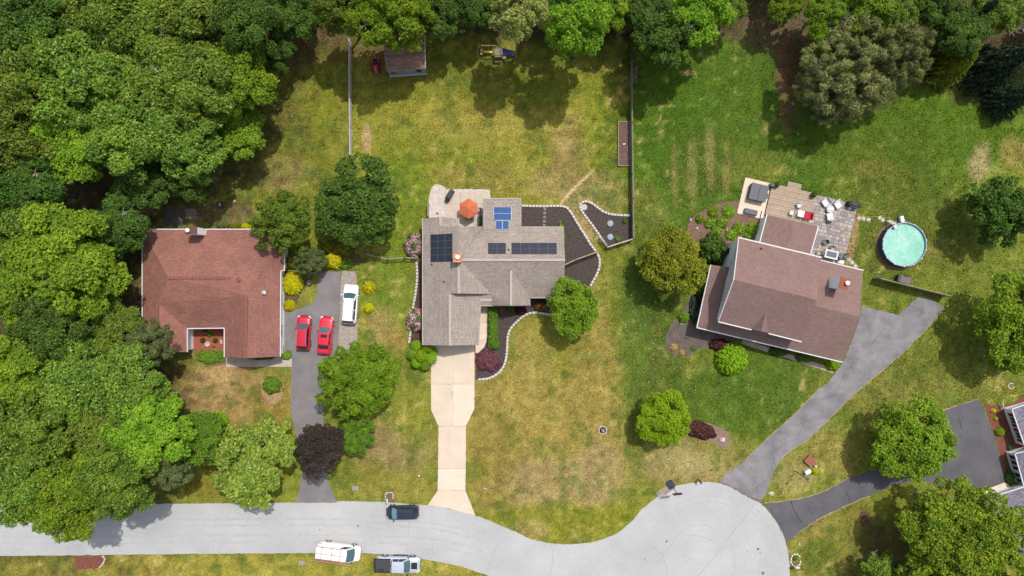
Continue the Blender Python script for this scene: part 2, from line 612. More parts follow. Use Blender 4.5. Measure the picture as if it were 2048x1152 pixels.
M_grey = mat('grey_metal', (0.32, 0.33, 0.35, 1), 0.45, (0.25, 0.26, 0.28, 1), scale=5, metal=0.3)
M_glass = mat('dark_glass', (0.012, 0.016, 0.02, 1), 0.06, (0.02, 0.026, 0.03, 1), scale=1, spec=0.6)
M_wood_grey = mat('weathered_wood', col(176, 166, 150), 0.9, col(140, 130, 116), scale=6, contrast=0.6, bump=0.3)
M_wood = mat('timber', col(196, 172, 140), 0.9, col(160, 134, 104), scale=6, contrast=0.6, bump=0.3)
M_wood_dk = mat('dark_timber', col(118, 92, 76), 0.9, col(92, 72, 60), scale=6, contrast=0.6, bump=0.3)

road_pts = [(-900, 1010), (-300, 1008), (0, 1008), (200, 1008), (310, 1008), (400, 1007), (500, 1006.5), (600, 1005), (640, 1004), (700, 1002), (770, 1004), (830, 1009), (880, 1013),
            (925, 1024), (960, 1034), (1000, 1050), (1030, 1063), (1062, 1078), (1100, 1087), (1140, 1089), (1190, 1084), (1232, 1068),
            (1262, 1045), (1284, 1018), (1304, 1001), (1330, 983), (1352, 971), (1382, 966), (1418, 963), (1445, 967), (1472, 978), (1506, 996), (1530, 1014),
            (1550, 1040), (1565, 1066), (1575, 1096), (1580, 1130), (1579, 1165), (1560, 1215), (1510, 1262), (1440, 1285), (1360, 1280), (1280, 1250),
            (1200, 1222), (1100, 1200), (1030, 1175), (982, 1153), (920, 1132), (880, 1124), (842, 1117), (790, 1110), (735, 1107), (620, 1106), (400, 1107.5), (190, 1110), (0, 1112), (-300, 1113), (-900, 1115)]
P = dense([W(*p) for p in road_pts], 0.5)
P = [p + Vector((rng.uniform(-1, 1), rng.uniform(-1, 1), 0)) * 0.04 for p in P]
POLYS.append(np.array([(p.x, p.y) for p in P]))
mb = MB(); mb.prism([Vector((p.x, p.y, 0.012)) for p in P], 0.002, 0, 0)
road = mb.build('road', M_road); road['kind'] = 'structure'

# soil margin along the road edge
def ribbon(name, pts, w, z, m, parent=None, jit=0.0, smooth=True):
    P = smooth_path(pts, step=0.35) if smooth else [W(*p) for p in pts]
    mb = MB(); n = len(P); vs = []
    for i, p in enumerate(P):
        d = (P[min(i + 1, n - 1)] - P[max(i - 1, 0)]).normalized()
        s = Vector((-d.y, d.x, 0))
        a = w / 2 + rng.uniform(-jit, jit); c = w / 2 + rng.uniform(-jit, jit)
        vs += [(p + s * a).to_tuple()[:2] + (z,), (p - s * c).to_tuple()[:2] + (z,)]
    mb.add(vs, [(2 * i + 1, 2 * i + 3, 2 * i + 2, 2 * i) for i in range(n - 1)])
    o = mb.build(name, m, parent)
    if parent is None: o['kind'] = 'structure'
    return o
M_crack = mat('asphalt_crack', col(150, 145, 143), 0.95, col(184, 179, 177), scale=2)
def wander(pts, amp):
    out = []
    for i in range(len(pts) - 1):
        a, b = pts[i], pts[i + 1]
        m = max(1, int(math.hypot(b[0] - a[0], b[1] - a[1]) / 7))
        for k in range(m):
            t = k / m; out.append((a[0] + (b[0] - a[0]) * t + rng.uniform(-amp, amp), a[1] + (b[1] - a[1]) * t + rng.uniform(-amp, amp)))
    return out + [pts[-1]]
for pts, w in [([(1513, 1001), (1490, 1035), (1465, 1065), (1440, 1100), (1415, 1130), (1395, 1152)], 0.05),
               ([(1362, 1058), (1345, 1088), (1326, 1108), (1332, 1135), (1335, 1150)], 0.045), ([(1300, 1092), (1326, 1108)], 0.04),
               ([(1362, 1112), (1385, 1118), (1405, 1134)], 0.03), ([(1102, 1089), (1106, 1115), (1100, 1152)], 0.05),
               ([(871, 1050), (866, 1090), (863, 1120)], 0.03), ([(818, 1042), (815, 1105)], 0.03), ([(1005, 1072), (990, 1100), (975, 1148)], 0.03),
               ([(1257, 1070), (1265, 1085)], 0.03), ([(1480, 1110), (1500, 1150)], 0.025)]:
    ribbon('crack', wander(pts, 1.1), w, 0.017, M_crack, parent=road, jit=0.012, smooth=False)

# faint tyre arcs and spots on the turning circle and street
M_tyrem = mat('tyre_mark', col(187, 187, 188), 0.9, col(198, 198, 199), scale=1.0, contrast=0.7)
for cx0, cy0, r0_, a0_, a1_ in [(1420, 1120, 128, -150, -20), (1420, 1122, 118, -130, 10), (1425, 1110, 96, -170, -40), (1400, 1120, 70, -120, 60), (1430, 1130, 138, -80, 20), (1380, 1160, 90, -160, -60)]:
    ribbon('tyre_mark', [(cx0 + r0_ * math.cos(R(a)), cy0 + r0_ * math.sin(R(a))) for a in np.linspace(a0_, a1_, 12)], 0.2, 0.0145, M_tyrem, parent=road, jit=0.08)
for y0 in (1040, 1052, 1072, 1086):
    ribbon('tyre_mark', [(-200, y0), (150, y0 + 1), (400, y0 - 1), (620, y0 - 2), (800, y0 + 1), (900, y0 + 12), (1000, y0 + 42)], 0.3, 0.0143, M_tyrem, parent=road, jit=0.1)
M_spot = mat('oil_spot', col(120, 116, 116), 0.8)
for px, py, r_ in [(1516, 1098, .18), (1520, 1106, .1), (1526, 1146, .2), (1290, 1118, .1), (716, 1052, .12), (640, 1060, .1), (1494, 1102, .08)]:
    b_ = MB(); c_ = W(px, py); b_.add([(c_.x + r_ * math.cos(k * 0.9) * rng.uniform(.5, 1.2), c_.y + r_ * math.sin(k * 0.9) * rng.uniform(.7, 1.7), 0.0165) for k in range(7)], [tuple(range(7))]); b_.build('oil_spot', M_spot, road)
# left drive
sheet('driveway', [(636, 543), (681, 543), (680, 600), (677, 690), (662, 720), (650, 780), (646, 830), (652, 900), (656, 960), (674, 1005), (590, 1006), (600, 975), (606, 930),
                   (596, 880), (583, 830), (581, 790), (584, 730), (584, 702), (566, 700), (566, 622), (600, 618), (622, 610), (632, 594), (635, 570)], 0.016, M_drive, jitter=0.05)
sheet('gravel_strip', [(684, 543), (712, 541), (716, 600), (714, 690), (694, 720), (676, 716), (680, 600)], 0.010, M_gravel, jitter=0.1)
# middle drive: concrete slabs
drv = thing('driveway', None, None, W(905, 850)); drv['kind'] = 'structure'
def slab(pts, z=0.03, m=M_conc, parent=drv, gap=0.012, thick=0.03, name='slab'):
    if m is M_conc and rng.random() < 0.5: m = M_conc2
    c = sum((W(*p) for p in pts), Vector()) / len(pts)
    P = [W(*p) for p in pts]
    P = [p + (c - p).normalized() * gap * 1.4 for p in P]
    POLYS.append(np.array([(p.x, p.y) for p in P]))
    mb = MB(); mb.prism([Vector((p.x, p.y, z)) for p in P], z - thick, 0, 0)
    return mb.build(name, m, parent)
slab([(862, 684), (906, 684), (906, 768), (862, 768)]); slab([(906, 684), (949, 684), (949, 768), (906, 768)])
slab([(862, 768), (906, 768), (906, 852), (877, 852), (862, 820)]); slab([(906, 768), (949, 768), (949, 817), (932, 852), (906, 852)])
slab([(877, 852), (932, 852), (931.5, 937), (876, 937)]); slab([(876, 937), (931.5, 937), (931, 981), (875, 981)])
slab([(875, 981), (931, 981), (940.5, 1004), (951, 1031), (925, 1025), (895, 1016), (855, 1010.5)])
walk = thing('path', None, None, W(962, 660)); walk['kind'] = 'structure'
slab([(951, 612), (975, 612), (975, 645), (951, 645)], parent=walk); slab([(951, 645), (975, 645), (974, 680), (951, 680)], parent=walk)
slab([(951, 680), (974, 680), (969, 694), (956, 706), (951, 706)], parent=walk)
M_stain = mat('leaf_litter', col(150, 110, 80), 0.95)
# right-hand drives
sheet('driveway', [(1690, 718), (1722, 630), (1724, 612), (1742, 617), (1797, 630), (1838, 592), (1861, 597), (1888, 616), (1840, 672), (1780, 728), (1730, 769), (1690, 806), (1650, 846),
                   (1615, 879), (1575, 906), (1552, 934), (1540, 965), (1534, 984), (1522, 1001), (1500, 992), (1470, 978), (1440, 965), (1452, 948), (1490, 921), (1536, 875), (1585, 832), (1640, 776), (1655, 766), (1668, 750), (1676, 738)],
      0.016, M_drive_b, jitter=0.05)
sheet('driveway', [(1529, 1007), (1560, 1004), (1600, 998), (1650, 982), (1700, 955), (1760, 936), (1830, 925), (1876, 900), (1872, 825), (1915, 811), (1957, 797), (1985, 862), (2013, 962), (1956, 988), (1890, 975), (1840, 960),
                   (1790, 970), (1740, 991), (1700, 1007), (1640, 1036), (1600, 1062), (1574, 1086), (1564, 1062), (1549, 1037)], 0.0165, M_drive_d, jitter=0.05)
M_edge = mat('worn_edge', col(190, 168, 140), 0.95, col(150, 130, 104), scale=3)
for pts, dk in [([(1440, 964), (1470, 977.5), (1506, 997), (1523, 1003)], 1)]:
    ribbon('edge_line', pts, 0.22, 0.021, mat('edge_soil', col(138, 118, 112), 0.95), jit=0.1)
for pts in [[(1595, 842), (1606, 858), (1622, 872)], [(1540, 962), (1528, 950), (1500, 940), (1490, 924)]]:
    ribbon('crack', wander(pts, 1.5), 0.07, 0.021, M_edge, jit=0.03, smooth=False)
for pts in [[(1581, 1000), (1588, 1020), (1603, 1046)], [(1617, 1018), (1628, 1032)], [(1694, 984), (1700, 1004)], [(1917, 838), (1924, 860)]]:
    ribbon('crack', wander(pts, 1.0), 0.08, 0.0215, mat('tar_crack', col(46, 45, 52), 0.9), jit=0.02, smooth=False)
for pts in [[(1722, 712), (1690, 745), (1668, 790), (1640, 800)], [(1560, 960), (1545, 905), (1585, 880)], [(1740, 690), (1770, 655)]]:
    ribbon('crack', wander(pts, 1.6), 0.045, 0.0212, mat('dark_crack', col(98, 98, 110), 0.9), jit=0.015, smooth=False)
for pts in [[(1888, 616), (1840, 672), (1780, 728), (1730, 769), (1690, 806), (1650, 846), (1615, 879), (1575, 906), (1552, 934)], [(1490, 921), (1536, 875), (1585, 832), (1640, 776)],
            [(1529, 1006), (1600, 997), (1650, 981), (1700, 954)], [(1600, 1063), (1640, 1037), (1700, 1008), (1740, 992)], [(1872, 825), (1957, 797)]]:
    ribbon('edge_line', pts, 0.14, 0.0205, M_edge, jit=0.06)
# porch walk of the right house
rw = thing('path', None, None, W(1590, 715)); rw['kind'] = 'structure'
a0, a1 = Vector((1485, 678)), Vector((1668, 737)); nrm = Vector((-0.31, 0.95)) * 11
for i in range(6):
    p, q2 = a0.lerp(a1, i / 6), a0.lerp(a1, (i + 1) / 6)
    slab([(p.x, p.y), (q2.x, q2.y), (q2.x + nrm.x * 0.6, q2.y + nrm.y * 0.9), (p.x + nrm.x * 0.6, p.y + nrm.y * 0.9)], parent=rw, m=mat('path_concrete', col(206, 190, 172), 0.9, col(180, 164, 146), scale=1))
lw = thing('path', None, None, W(510, 725)); lw['kind'] = 'structure'
for x0, x1 in [(452, 470), (470, 508), (508, 547), (547, 584)]:
    slab([(x0, 712), (x1, 712), (x1, 733.5), (x0, 734)], parent=lw, m=mat('path_concrete_grey', col(214, 204, 190), 0.9, col(184, 174, 160), scale=1))
sheet('path', [(562, 626), (569, 626), (569, 700), (562, 700)], 0.02, M_conc, nograss=True)
sheet('apron', [(1950, 987), (2013, 963.5), (2019, 972), (1958, 1002)], 0.024, M_conc)
# beds
bed_r = sheet('mulch_bed', [(1040, 412), (1128, 413), (1141, 424), (1160, 455), (1197, 512), (1199, 532), (1186, 566), (1176, 574), (1090, 600), (1090, 455), (1040, 458)], 0.010, M_mulch)
bed_k = sheet('mulch_bed', [(1160, 416), (1162, 407), (1167, 403), (1174, 403), (1184, 407), (1196, 416), (1208, 424), (1222, 428.5), (1240, 430.5), (1263, 431), (1264, 478), (1214, 494), (1209, 486), (1190, 458), (1170, 431)], 0.010, M_mulch)
bed_f = sheet('mulch_bed', [(1110, 632), (1092, 628), (1070, 625), (1052, 629), (1036, 641), (1023, 655), (1016, 670), (1014, 700), (1011, 722), (1004, 738), (991, 750), (975, 757), (951, 759), (951, 706), (957, 704), (974, 682), (976, 600), (1110, 592)], 0.011, M_mulch)
bed_l = sheet('mulch_bed', [(849, 522), (835, 524), (836, 555), (832, 590), (828, 610), (824, 640), (822, 665), (818, 692), (849, 695)], 0.010, mat('chip_mulch', col(112, 82, 66), 0.98, col(78, 60, 52), scale=2, fine=0.4, finescale=7, bump=0.6))
sheet('mulch_bed', [(1480, 401), (1450, 405), (1432, 409), (1413, 417), (1395, 427), (1381, 440), (1374, 455), (1374, 472), (1385, 500), (1440, 520), (1470, 510), (1530, 470), (1530, 425)], 0.010, M_mulch_b, jitter=0.06)
sheet('mulch_bed', [(1388, 575), (1375, 605), (1360, 632), (1340, 652), (1332, 672), (1331, 690), (1337, 702), (1350, 710), (1362, 714), (1376, 712), (1392, 703), (1408, 694), (1425, 693), (1438, 703), (1462, 700), (1480, 676), (1420, 650), (1412, 600)], 0.010, M_mulch_g, jitter=0.06)
sheet('mulch_bed', [(1308, 868), (1312, 886), (1345, 875), (1385, 872), (1420, 880), (1436, 892), (1448, 896), (1458, 889), (1461, 878), (1456, 864), (1440, 855), (1420, 846), (1380, 843), (1345, 850)], 0.010, mat('pink_mulch', col(162, 134, 118), 0.98, col(136, 112, 100), scale=1.5, fine=0.3, finescale=7, bump=0.5), jitter=0.05)
sheet('mulch_bed', [(1966, 804), (1990, 812), (2030, 805), (2048, 790), (2090, 790), (2090, 900), (2040, 960), (2014, 964), (1986, 862)], 0.010, M_mulch_r, jitter=0.08)
sheet('mulch_bed', [(190, 1112), (205, 1111), (211, 1116), (206, 1128), (196, 1136), (150, 1140), (150, 1112)], 0.010, M_mulch_r, jitter=0.03)
sheet('mulch_bed', [(385, 700), (455, 700), (456, 732), (420, 726), (395, 716)], 0.010, M_mulch_b, jitter=0.08)
sheet('mulch_bed', [(520, 765), (540, 752), (562, 765), (566, 790), (556, 806), (540, 808), (526, 795)], 0.010, mat('straw_mulch', col(196, 168, 130), 0.98, col(160, 130, 96), scale=2, fine=0.3, finescale=7), jitter=0.09, nograss=False)
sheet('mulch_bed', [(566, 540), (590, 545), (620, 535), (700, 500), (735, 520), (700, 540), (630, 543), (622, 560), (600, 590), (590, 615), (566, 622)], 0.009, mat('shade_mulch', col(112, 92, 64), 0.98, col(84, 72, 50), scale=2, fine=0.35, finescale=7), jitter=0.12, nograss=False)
sheet('mulch_bed', [(771.5, 992), (780, 983), (786, 984), (786, 1002.5), (771.5, 1002)], 0.010, M_mulch_b, jitter=0.04)
# chip strip beside the stone patio
sheet('gravel_strip', [(1722, 428), (1712, 480), (1700, 540), (1689, 532), (1707, 440), (1714, 424)], 0.009, mat('straw_soil', col(186, 152, 104), 0.98, col(130, 116, 60), scale=2.4, contrast=0.7, fine=0.3, finescale=7), jitter=0.12, nograss=False)
# pool surround
pc = W(1801, 490)
ring = [pc + Vector((math.cos(t) * (3.42 + 0.12 * math.sin(3 * t + 1)), math.sin(t) * (3.3 + 0.1 * math.sin(2 * t)), 0)) for t in [2 * math.pi * i / 60 for i in range(60)]]
POLYS.append(np.array([(p.x, p.y) for p in ring]))
mb = MB(); mb.prism([Vector((p.x + rng.uniform(-.07, .07), p.y + rng.uniform(-.07, .07), 0.012)) for p in ring], 0.004, 0, 0)
o = mb.build('pool_surround', M_dirt); o['kind'] = 'structure'
# back patio of the middle house
pat = thing('patio', None, None, W(930, 415)); pat['kind'] = 'structure'
for x0, x1 in [(892, 921), (921, 951), (951, 979)]:
    for y0, y1 in [(384, 408), (408, 432), (432, 458)]:
        slab([(x0, y0), (x1, y0), (x1, y1), (x0, y1)], z=0.045, m=M_conc_p, parent=pat, gap=0.012, thick=0.045)
sheet('gravel_strip', [(862, 376), (872, 369), (884, 370), (893, 378), (980, 379), (981, 398), (975, 398), (975, 386), (897, 386), (892, 400), (892, 440), (858, 440), (857, 400)], 0.014, M_wgravel, jitter=0.07)
b = MB(); b.box(W(892, 424) + Vector((0, 0, 0.03)), (0.16, 1.9, 0.09)); tag(b.build('concrete_strip', M_stone), 'pale concrete strip between white gravel and back patio slabs', 'kerb')
# ------------------------------------------------------------------ roofs and houses
def shingle(name, c1, c2, mortar, bw=0.42, rh=0.19, var=0.22):
    m = bpy.data.materials.new(name); m.use_nodes = True
    L = m.node_tree.links; b = m.node_tree.nodes['Principled BSDF']
    b.inputs['Roughness'].default_value = 0.92
    b.inputs['Specular IOR Level'].default_value = 0.2
    tc = N(m, 'ShaderNodeTexCoord')
    br = N(m, 'ShaderNodeTexBrick')
    br.inputs['Color1'].default_value = c1; br.inputs['Color2'].default_value = c2; br.inputs['Mortar'].default_value = mortar
    br.inputs['Scale'].default_value = 1.0; br.inputs['Mortar Size'].default_value = 0.016
    br.inputs['Brick Width'].default_value = bw; br.inputs['Row Height'].default_value = rh
    br.inputs['Mortar Smooth'].default_value = 0.3
    br.offset = 0.37; br.offset_frequency = 2
    L.new(tc.outputs['UV'], br.inputs['Vector'])
    n = N(m, 'ShaderNodeTexNoise'); n.inputs['Scale'].default_value = 0.45; n.inputs['Detail'].default_value = 7; n.inputs['Roughness'].default_value = 0.66
    L.new(tc.outputs['Object'], n.inputs['Vector'])
    mr = N(m, 'ShaderNodeMapRange'); mr.inputs[1].default_value = 0.3; mr.inputs[2].default_value = 0.7
    mr.inputs[3].default_value = 1 - var * 0.6; mr.inputs[4].default_value = 1 + var * 0.6
    L.new(n.outputs[0], mr.inputs[0])
    n2 = N(m, 'ShaderNodeTexNoise'); n2.inputs['Scale'].default_value = 5.0; n2.inputs['Detail'].default_value = 5; n2.inputs['Roughness'].default_value = 0.7
    L.new(tc.outputs['UV'], n2.inputs['Vector'])
    m2 = N(m, 'ShaderNodeMapRange'); m2.inputs[1].default_value = 0.3; m2.inputs[2].default_value = 0.7
    m2.inputs[3].default_value = 1 - var; m2.inputs[4].default_value = 1 + var
    L.new(n2.outputs[0], m2.inputs[0])
    mu = N(m, 'ShaderNodeMath', operation='MULTIPLY'); L.new(mr.outputs[0], mu.inputs[0]); L.new(m2.outputs[0], mu.inputs[1])
    vm = N(m, 'ShaderNodeVectorMath', operation='SCALE'); L.new(br.outputs['Color'], vm.inputs[0]); L.new(mu.outputs[0], vm.inputs['Scale'])
    L.new(vm.outputs[0], b.inputs['Base Color'])
    bp = N(m, 'ShaderNodeBump'); bp.inputs['Strength'].default_value = 0.7; bp.inputs['Distance'].default_value = 0.02; bp.invert = True
    L.new(br.outputs['Fac'], bp.inputs['Height']); L.new(bp.outputs[0], b.inputs['Normal'])
    return m
S_grey = shingle('shingle_grey', col(192, 178, 167), col(172, 159, 150), col(124, 114, 109))
S_grey2 = mat('shingle_cap_grey', col(206, 192, 180), 0.92, col(184, 170, 160), scale=3, contrast=0.6)
S_red = shingle('shingle_red', col(176, 123, 109), col(158, 110, 98), col(114, 80, 72))
S_redcap = mat('shingle_red_cap', col(158, 102, 88), 0.92, col(136, 86, 76), scale=3, contrast=0.6)
S_brown = shingle('shingle_brown', col(163, 134, 127), col(151, 122, 116), col(122, 98, 94), var=0.14)
S_slate = shingle('shingle_slate', col(156, 152, 166), col(122, 118, 134), col(86, 82, 96), var=0.16)
S_shed = shingle('shingle_shed', col(196, 156, 136), col(160, 124, 108), col(110, 84, 76))

def roof(parent, pts, m, zb=None, side=None):
    mb = MB()
    mb.prism([W(*p) for p in pts], zb, 0, 1, uvtop=True)
    return mb.build('roof', [m, side or M_white], parent)
def bar(name, a, b, w, h, m, parent, lift=0.0):
    """straight bar between two measured points (px, py, z)"""
    A, B2 = W(*a), W(*b)
    d = B2 - A
    mb = MB()
    X = d.normalized(); Y = Vector((0, 0, 1)).cross(X).normalized(); Z = X.cross(Y)
    mb.box((A + B2) / 2 + Vector((0, 0, lift)), (d.length, w, h), rot=Matrix((X, Y, Z)).transposed())
    return mb.build(name, m, parent)
def walls(parent, pts, h, m, inset=0.0, z0=0.0):
    P = [W(*p) for p in pts]
    c = sum(P, Vector()) / len(P)
    POLYS.append(np.array([(p.x, p.y) for p in P]))
    mb = MB(); mb.prism([Vector((p.x, p.y, h)) for p in P], z0, 0, 0)
    return mb.build('wall', m, parent)
def opening(name, x, y, z, w, h, nrm, frame, pane, parent, mull=1):
    """window or door on a wall: centre in metres, outward normal (2-D)"""
    n = Vector((nrm[0], nrm[1], 0)).normalized(); t = Vector((-n.y, n.x, 0))
    Rm = Matrix((t, n, Vector((0, 0, 1)))).transposed()
    f = MB(); c = Vector((x, y, z)) + n * 0.03
    for s in (-1, 1):
        f.box(c + t * s * w / 2, (0.09, 0.1, h + 0.09), rot=Rm)
        f.box(c + Vector((0, 0, s * h / 2)), (w - 0.09, 0.094, 0.09), rot=Rm)
    for k in range(mull):
        f.box(c + t * (w * ((k + 1) / (mull + 1) - 0.5)), (0.05, 0.08, h - 0.09), rot=Rm)
    fo = f.build(name, frame, parent)
    p = MB(); p.box(c - n * 0.02, (w - 0.08, 0.03, h - 0.08), rot=Rm)
    p.build('pane' if pane is M_glass else 'panel', pane, fo)
    return fo

# ---- middle house, grey shingles
H1 = thing('house', 'long grey-shingled house with black solar panels, some with sky reflection painted on, above the concrete drive', 'house', W(980, 560))
E = 2.7
roof(H1, [(846, 437, 2.7), (881, 433.5, 3.78), (881, 453, 3.78), (917.5, 453, 4.9), (917.5, 587, 4.9), (900, 587.5, 4.37), (900, 691, 4.37), (846, 690, 2.7)], S_grey, 2.62)
roof(H1, [(881, 433.5, 3.78), (917, 436.5, 2.7), (917, 453, 2.7), (881, 453, 3.78)], S_grey, 2.62)
roof(H1, [(917.5, 453, 4.9), (966, 453, 2.9), (922, 520, 4.76), (983, 588, 2.8), (917.5, 587, 4.9)], S_grey, 2.62)
roof(H1, [(921, 520, 4.8), (1130, 520, 4.8), (1127, 455, 2.8), (966, 455, 2.8)], S_grey, 2.64)
roof(H1, [(966, 464, 3.12), (1043, 464, 3.12), (1043, 398, 2.5), (966, 398, 2.5)], S_grey, 2.42)
roof(H1, [(921, 520, 4.8), (1130, 520, 4.8), (1127, 594, 2.72), (1061, 594, 2.72), (1061, 610, 2.4), (960, 610, 2.4), (960, 589, 2.82), (984, 589, 2.82)], S_grey, 2.34)
roof(H1, [(900, 588.5, 4.37), (972, 588.5, 2.45), (962, 611, 2.55), (958, 690, 2.6), (900, 691, 4.37)], S_grey, 2.4)
roof(H1, [(1022, 538, 4.3), (1022, 611, 4.3), (1061, 611, 2.6), (1057, 594, 2.78)], S_grey, 2.36)
roof(H1, [(1022, 538, 4.3), (984, 592, 2.85), (984, 611, 2.5), (1022, 611, 4.3)], S_grey, 2.36)
for a, b2 in [((921, 520, 4.82), (1130, 520, 4.82)), ((917.5, 525, 4.92), (917.5, 587, 4.92)), ((900, 589, 4.39), (900, 691, 4.39)), ((1022, 541, 4.32), (1022, 611, 4.32)), ((881, 434, 3.8), (881, 452, 3.8))]:
    bar('ridge_cap', a, b2, 0.32, 0.05, S_grey2, H1, 0.01)
M_gut = mat('gutter_grey', col(202, 196, 190), 0.6)
for a, b2 in [((845.2, 437, 2.68), (845.2, 690, 2.68)), ((958.6, 613, 2.6), (956.8, 690, 2.6)), ((960, 611.5, 2.42), (1061, 611.5, 2.42)), ((1061, 595.5, 2.72), (1127, 595.5, 2.72)), ((1043, 454, 2.78), (1127, 454, 2.78)), ((966, 397, 2.5), (1043, 397, 2.5)), ((917.8, 436.5, 2.7), (917.8, 452, 2.7))]:
    bar('gutter', a, b2, 0.11, 0.12, M_gut, H1, -0.03)
M_sid1 = mat('cream_siding', col(196, 186, 172), 0.7, col(182, 172, 158), scale=2)
walls(H1, [(852, 443), (911, 443), (911, 458), (971, 458), (971, 462), (1038, 462), (1038, 460), (1121, 460), (1121, 588), (1056, 588), (1056, 602), (952, 602), (952, 683), (852, 683)], 2.66, M_sid1)
walls(H1, [(972, 405), (1037, 405), (1037, 461), (972, 461)], 2.4, M_sid1)
# gable infill is part of the closed roof bodies; openings in the walls
opening('garage_door', *W(900, 684).to_tuple()[:2], 1.15, 4.9, 2.2, (0, -1), M_white, M_white, H1, 3)
opening('door', *W(952.5, 650).to_tuple()[:2], 1.1, 0.95, 2.05, (1, 0), M_white, M_dark, H1, 0)
for px in (1000, 1040):
    opening('window', *W(px, 602.5).to_tuple()[:2], 1.4, 1.4, 1.2, (0, -1), M_white, M_glass, H1)
opening('window', *W(1090, 588.5).to_tuple()[:2], 1.4, 1.6, 1.2, (0, -1), M_white, M_glass, H1)
opening('door', *W(945, 457.5).to_tuple()[:2], 1.1, 1.8, 2.05, (0, 1), M_white, M_glass, H1)
opening('window', *W(1004, 403.5).to_tuple()[:2], 1.5, 1.6, 1.1, (0, 1), M_white, M_glass, H1)
for py in (480, 550, 640):
    opening('window', *W(851.5, py).to_tuple()[:2], 1.5, 1.2, 1.1, (-1, 0), M_white, M_glass, H1)
# solar panels
M_pv = mat('solar_black', (0.016, 0.019, 0.03, 1), 0.25, (0.02, 0.023, 0.036, 1), scale=1, spec=0.5)
M_pvb = mat('solar_sky_reflection', (0.010, 0.05, 0.17, 1), 0.4, (0.014, 0.065, 0.2, 1), scale=3, spec=0.15)  # blue of the reflected sky put into the cell colour
M_pvf = mat('panel_frame', (0.16, 0.17, 0.18, 1), 0.4, metal=0.5)
M_pvw = mat('panel_frame_light', (0.62, 0.64, 0.66, 1), 0.4)
def panel(q, m, fm, parent=H1, fw=0.03):
    """q: four corners (px,py,z) of one panel, lifted off the roof"""
    P = [W(*p) + Vector((0, 0, 0.11)) for p in q]
    c = sum(P, Vector()) / 4
    mb = MB(); mb.prism([p + (c - p).normalized() * 0.012 for p in P], None, 0, 0)
    f = mb.build('solar_panel', fm, parent)
    g = MB(); T = [p + (c - p).normalized() * fw * 1.6 + Vector((0, 0, 0.006)) for p in P]
    g.add(T, [(0, 1, 2, 3)] if ((T[1] - T[0]).cross(T[2] - T[0])).z > 0 else [(3, 2, 1, 0)])
    g.build('cell_sheet', m, f)
    return f
def grid_panels(c00, c10, c11, c01, nu, nv, m, fm, fw=0.03):
    L3 = lambda a, b, t: tuple(a[i] + (b[i] - a[i]) * t for i in range(3))
    for i in range(nu):
        for j in range(nv):
            g = lambda u, v: L3(L3(c00, c10, u), L3(c01, c11, u), v)
            panel([g(i / nu, j / nv), g((i + 1) / nu, j / nv), g((i + 1) / nu, (j + 1) / nv), g(i / nu, (j + 1) / nv)], m, fm, fw=fw)
grid_panels((861, 469, 3.16), (905, 467, 4.52), (905, 523, 4.52), (861, 524, 3.16), 3, 4, M_pv, M_pvf)
zz = lambda y: 4.8 - (520 - y) * 0.0308
grid_panels((976, 485.5, zz(485.5)), (1012, 485.5, zz(485.5)), (1012, 507.5, zz(507.5)), (976, 507.5, zz(507.5)), 2, 2, M_pv, M_pvf, 0.02)
grid_panels((1023, 485.5, zz(485.5)), (1113.5, 485.5, zz(485.5)), (1114, 508, zz(508)), (1023, 508, zz(508)), 5, 2, M_pv, M_pvf, 0.02)
zb_ = lambda y: 3.12 - (464 - y) * 0.0094
grid_panels((987, 414, zb_(414)), (1023, 414, zb_(414)), (1023, 440, zb_(440)), (987, 440, zb_(440)), 1, 2, M_pvb, M_pvw, 0.03)
grid_panels((991.5, 441, zb_(441)), (1018, 441, zb_(441)), (1018, 459, zb_(459)), (991.5, 459, zb_(459)), 2, 1, M_pvb, M_pvw, 0.03)
def chimney(parent, px, py, ztop, w, d, z0, m, mcap, rz=0.0, flue=True, fo=(0, 0)):
    c = W(px, py, ztop)
    mb = MB(); mb.box((c.x, c.y, (ztop + z0) / 2), (w, d, ztop - z0), rz=rz)
    ch = mb.build('chimney', m, parent)
    k = MB(); k.box((c.x, c.y, ztop + 0.05), (w + 0.12, d + 0.12, 0.1), rz=rz)
    k.build('cap', mcap, ch)
    if flue:
        f = MB(); f.lathe((c.x + fo[0], c.y + fo[1], ztop + 0.1), [(0.2, 0), (0.2, 0.28), (0.27, 0.3), (0.27, 0.36), (0.0, 0.42)], 16)
        f.build('flue', mat('flue_metal', (0.7, 0.68, 0.64, 1), 0.4, metal=0.2), ch)
    return ch
M_rust = mat('copper_cap', col(232, 176, 140), 0.5, col(206, 110, 60), scale=2.5, contrast=0.7)
chimney(H1, 914.5, 516, 6.0, 0.95, 0.95, 3.5, M_brick, M_rust, fo=(0.05, 0.08))
def vent(parent, px, py, z, r=0.07, h=0.35, m=None):
    c = W(px, py, z)
    mb = MB(); mb.lathe((c.x, c.y, z - 0.1), [(r * 2.4, 0), (r * 1.3, 0.16), (r, 0.18), (r, h), (r * 0.6, h), (r * 0.6, h - 0.1), (0, h - 0.1)], 12)
    return mb.build('vent_pipe', m or M_dark, parent)
vent(H1, 864, 529, 3.25); vent(H1, 888, 563.5, 4.0); vent(H1, 1017, 500, 4.2)
# window well / cellar hatch by the patio
b = MB(); c = W(960, 441)
b.box((c.x, c.y, 0.28), (0.5, 1.2, 0.5)); hx = b.build('air_vent_box', M_dark); tag(hx, 'dark box vent against the wall between patio and bump-out roof', 'vent box')
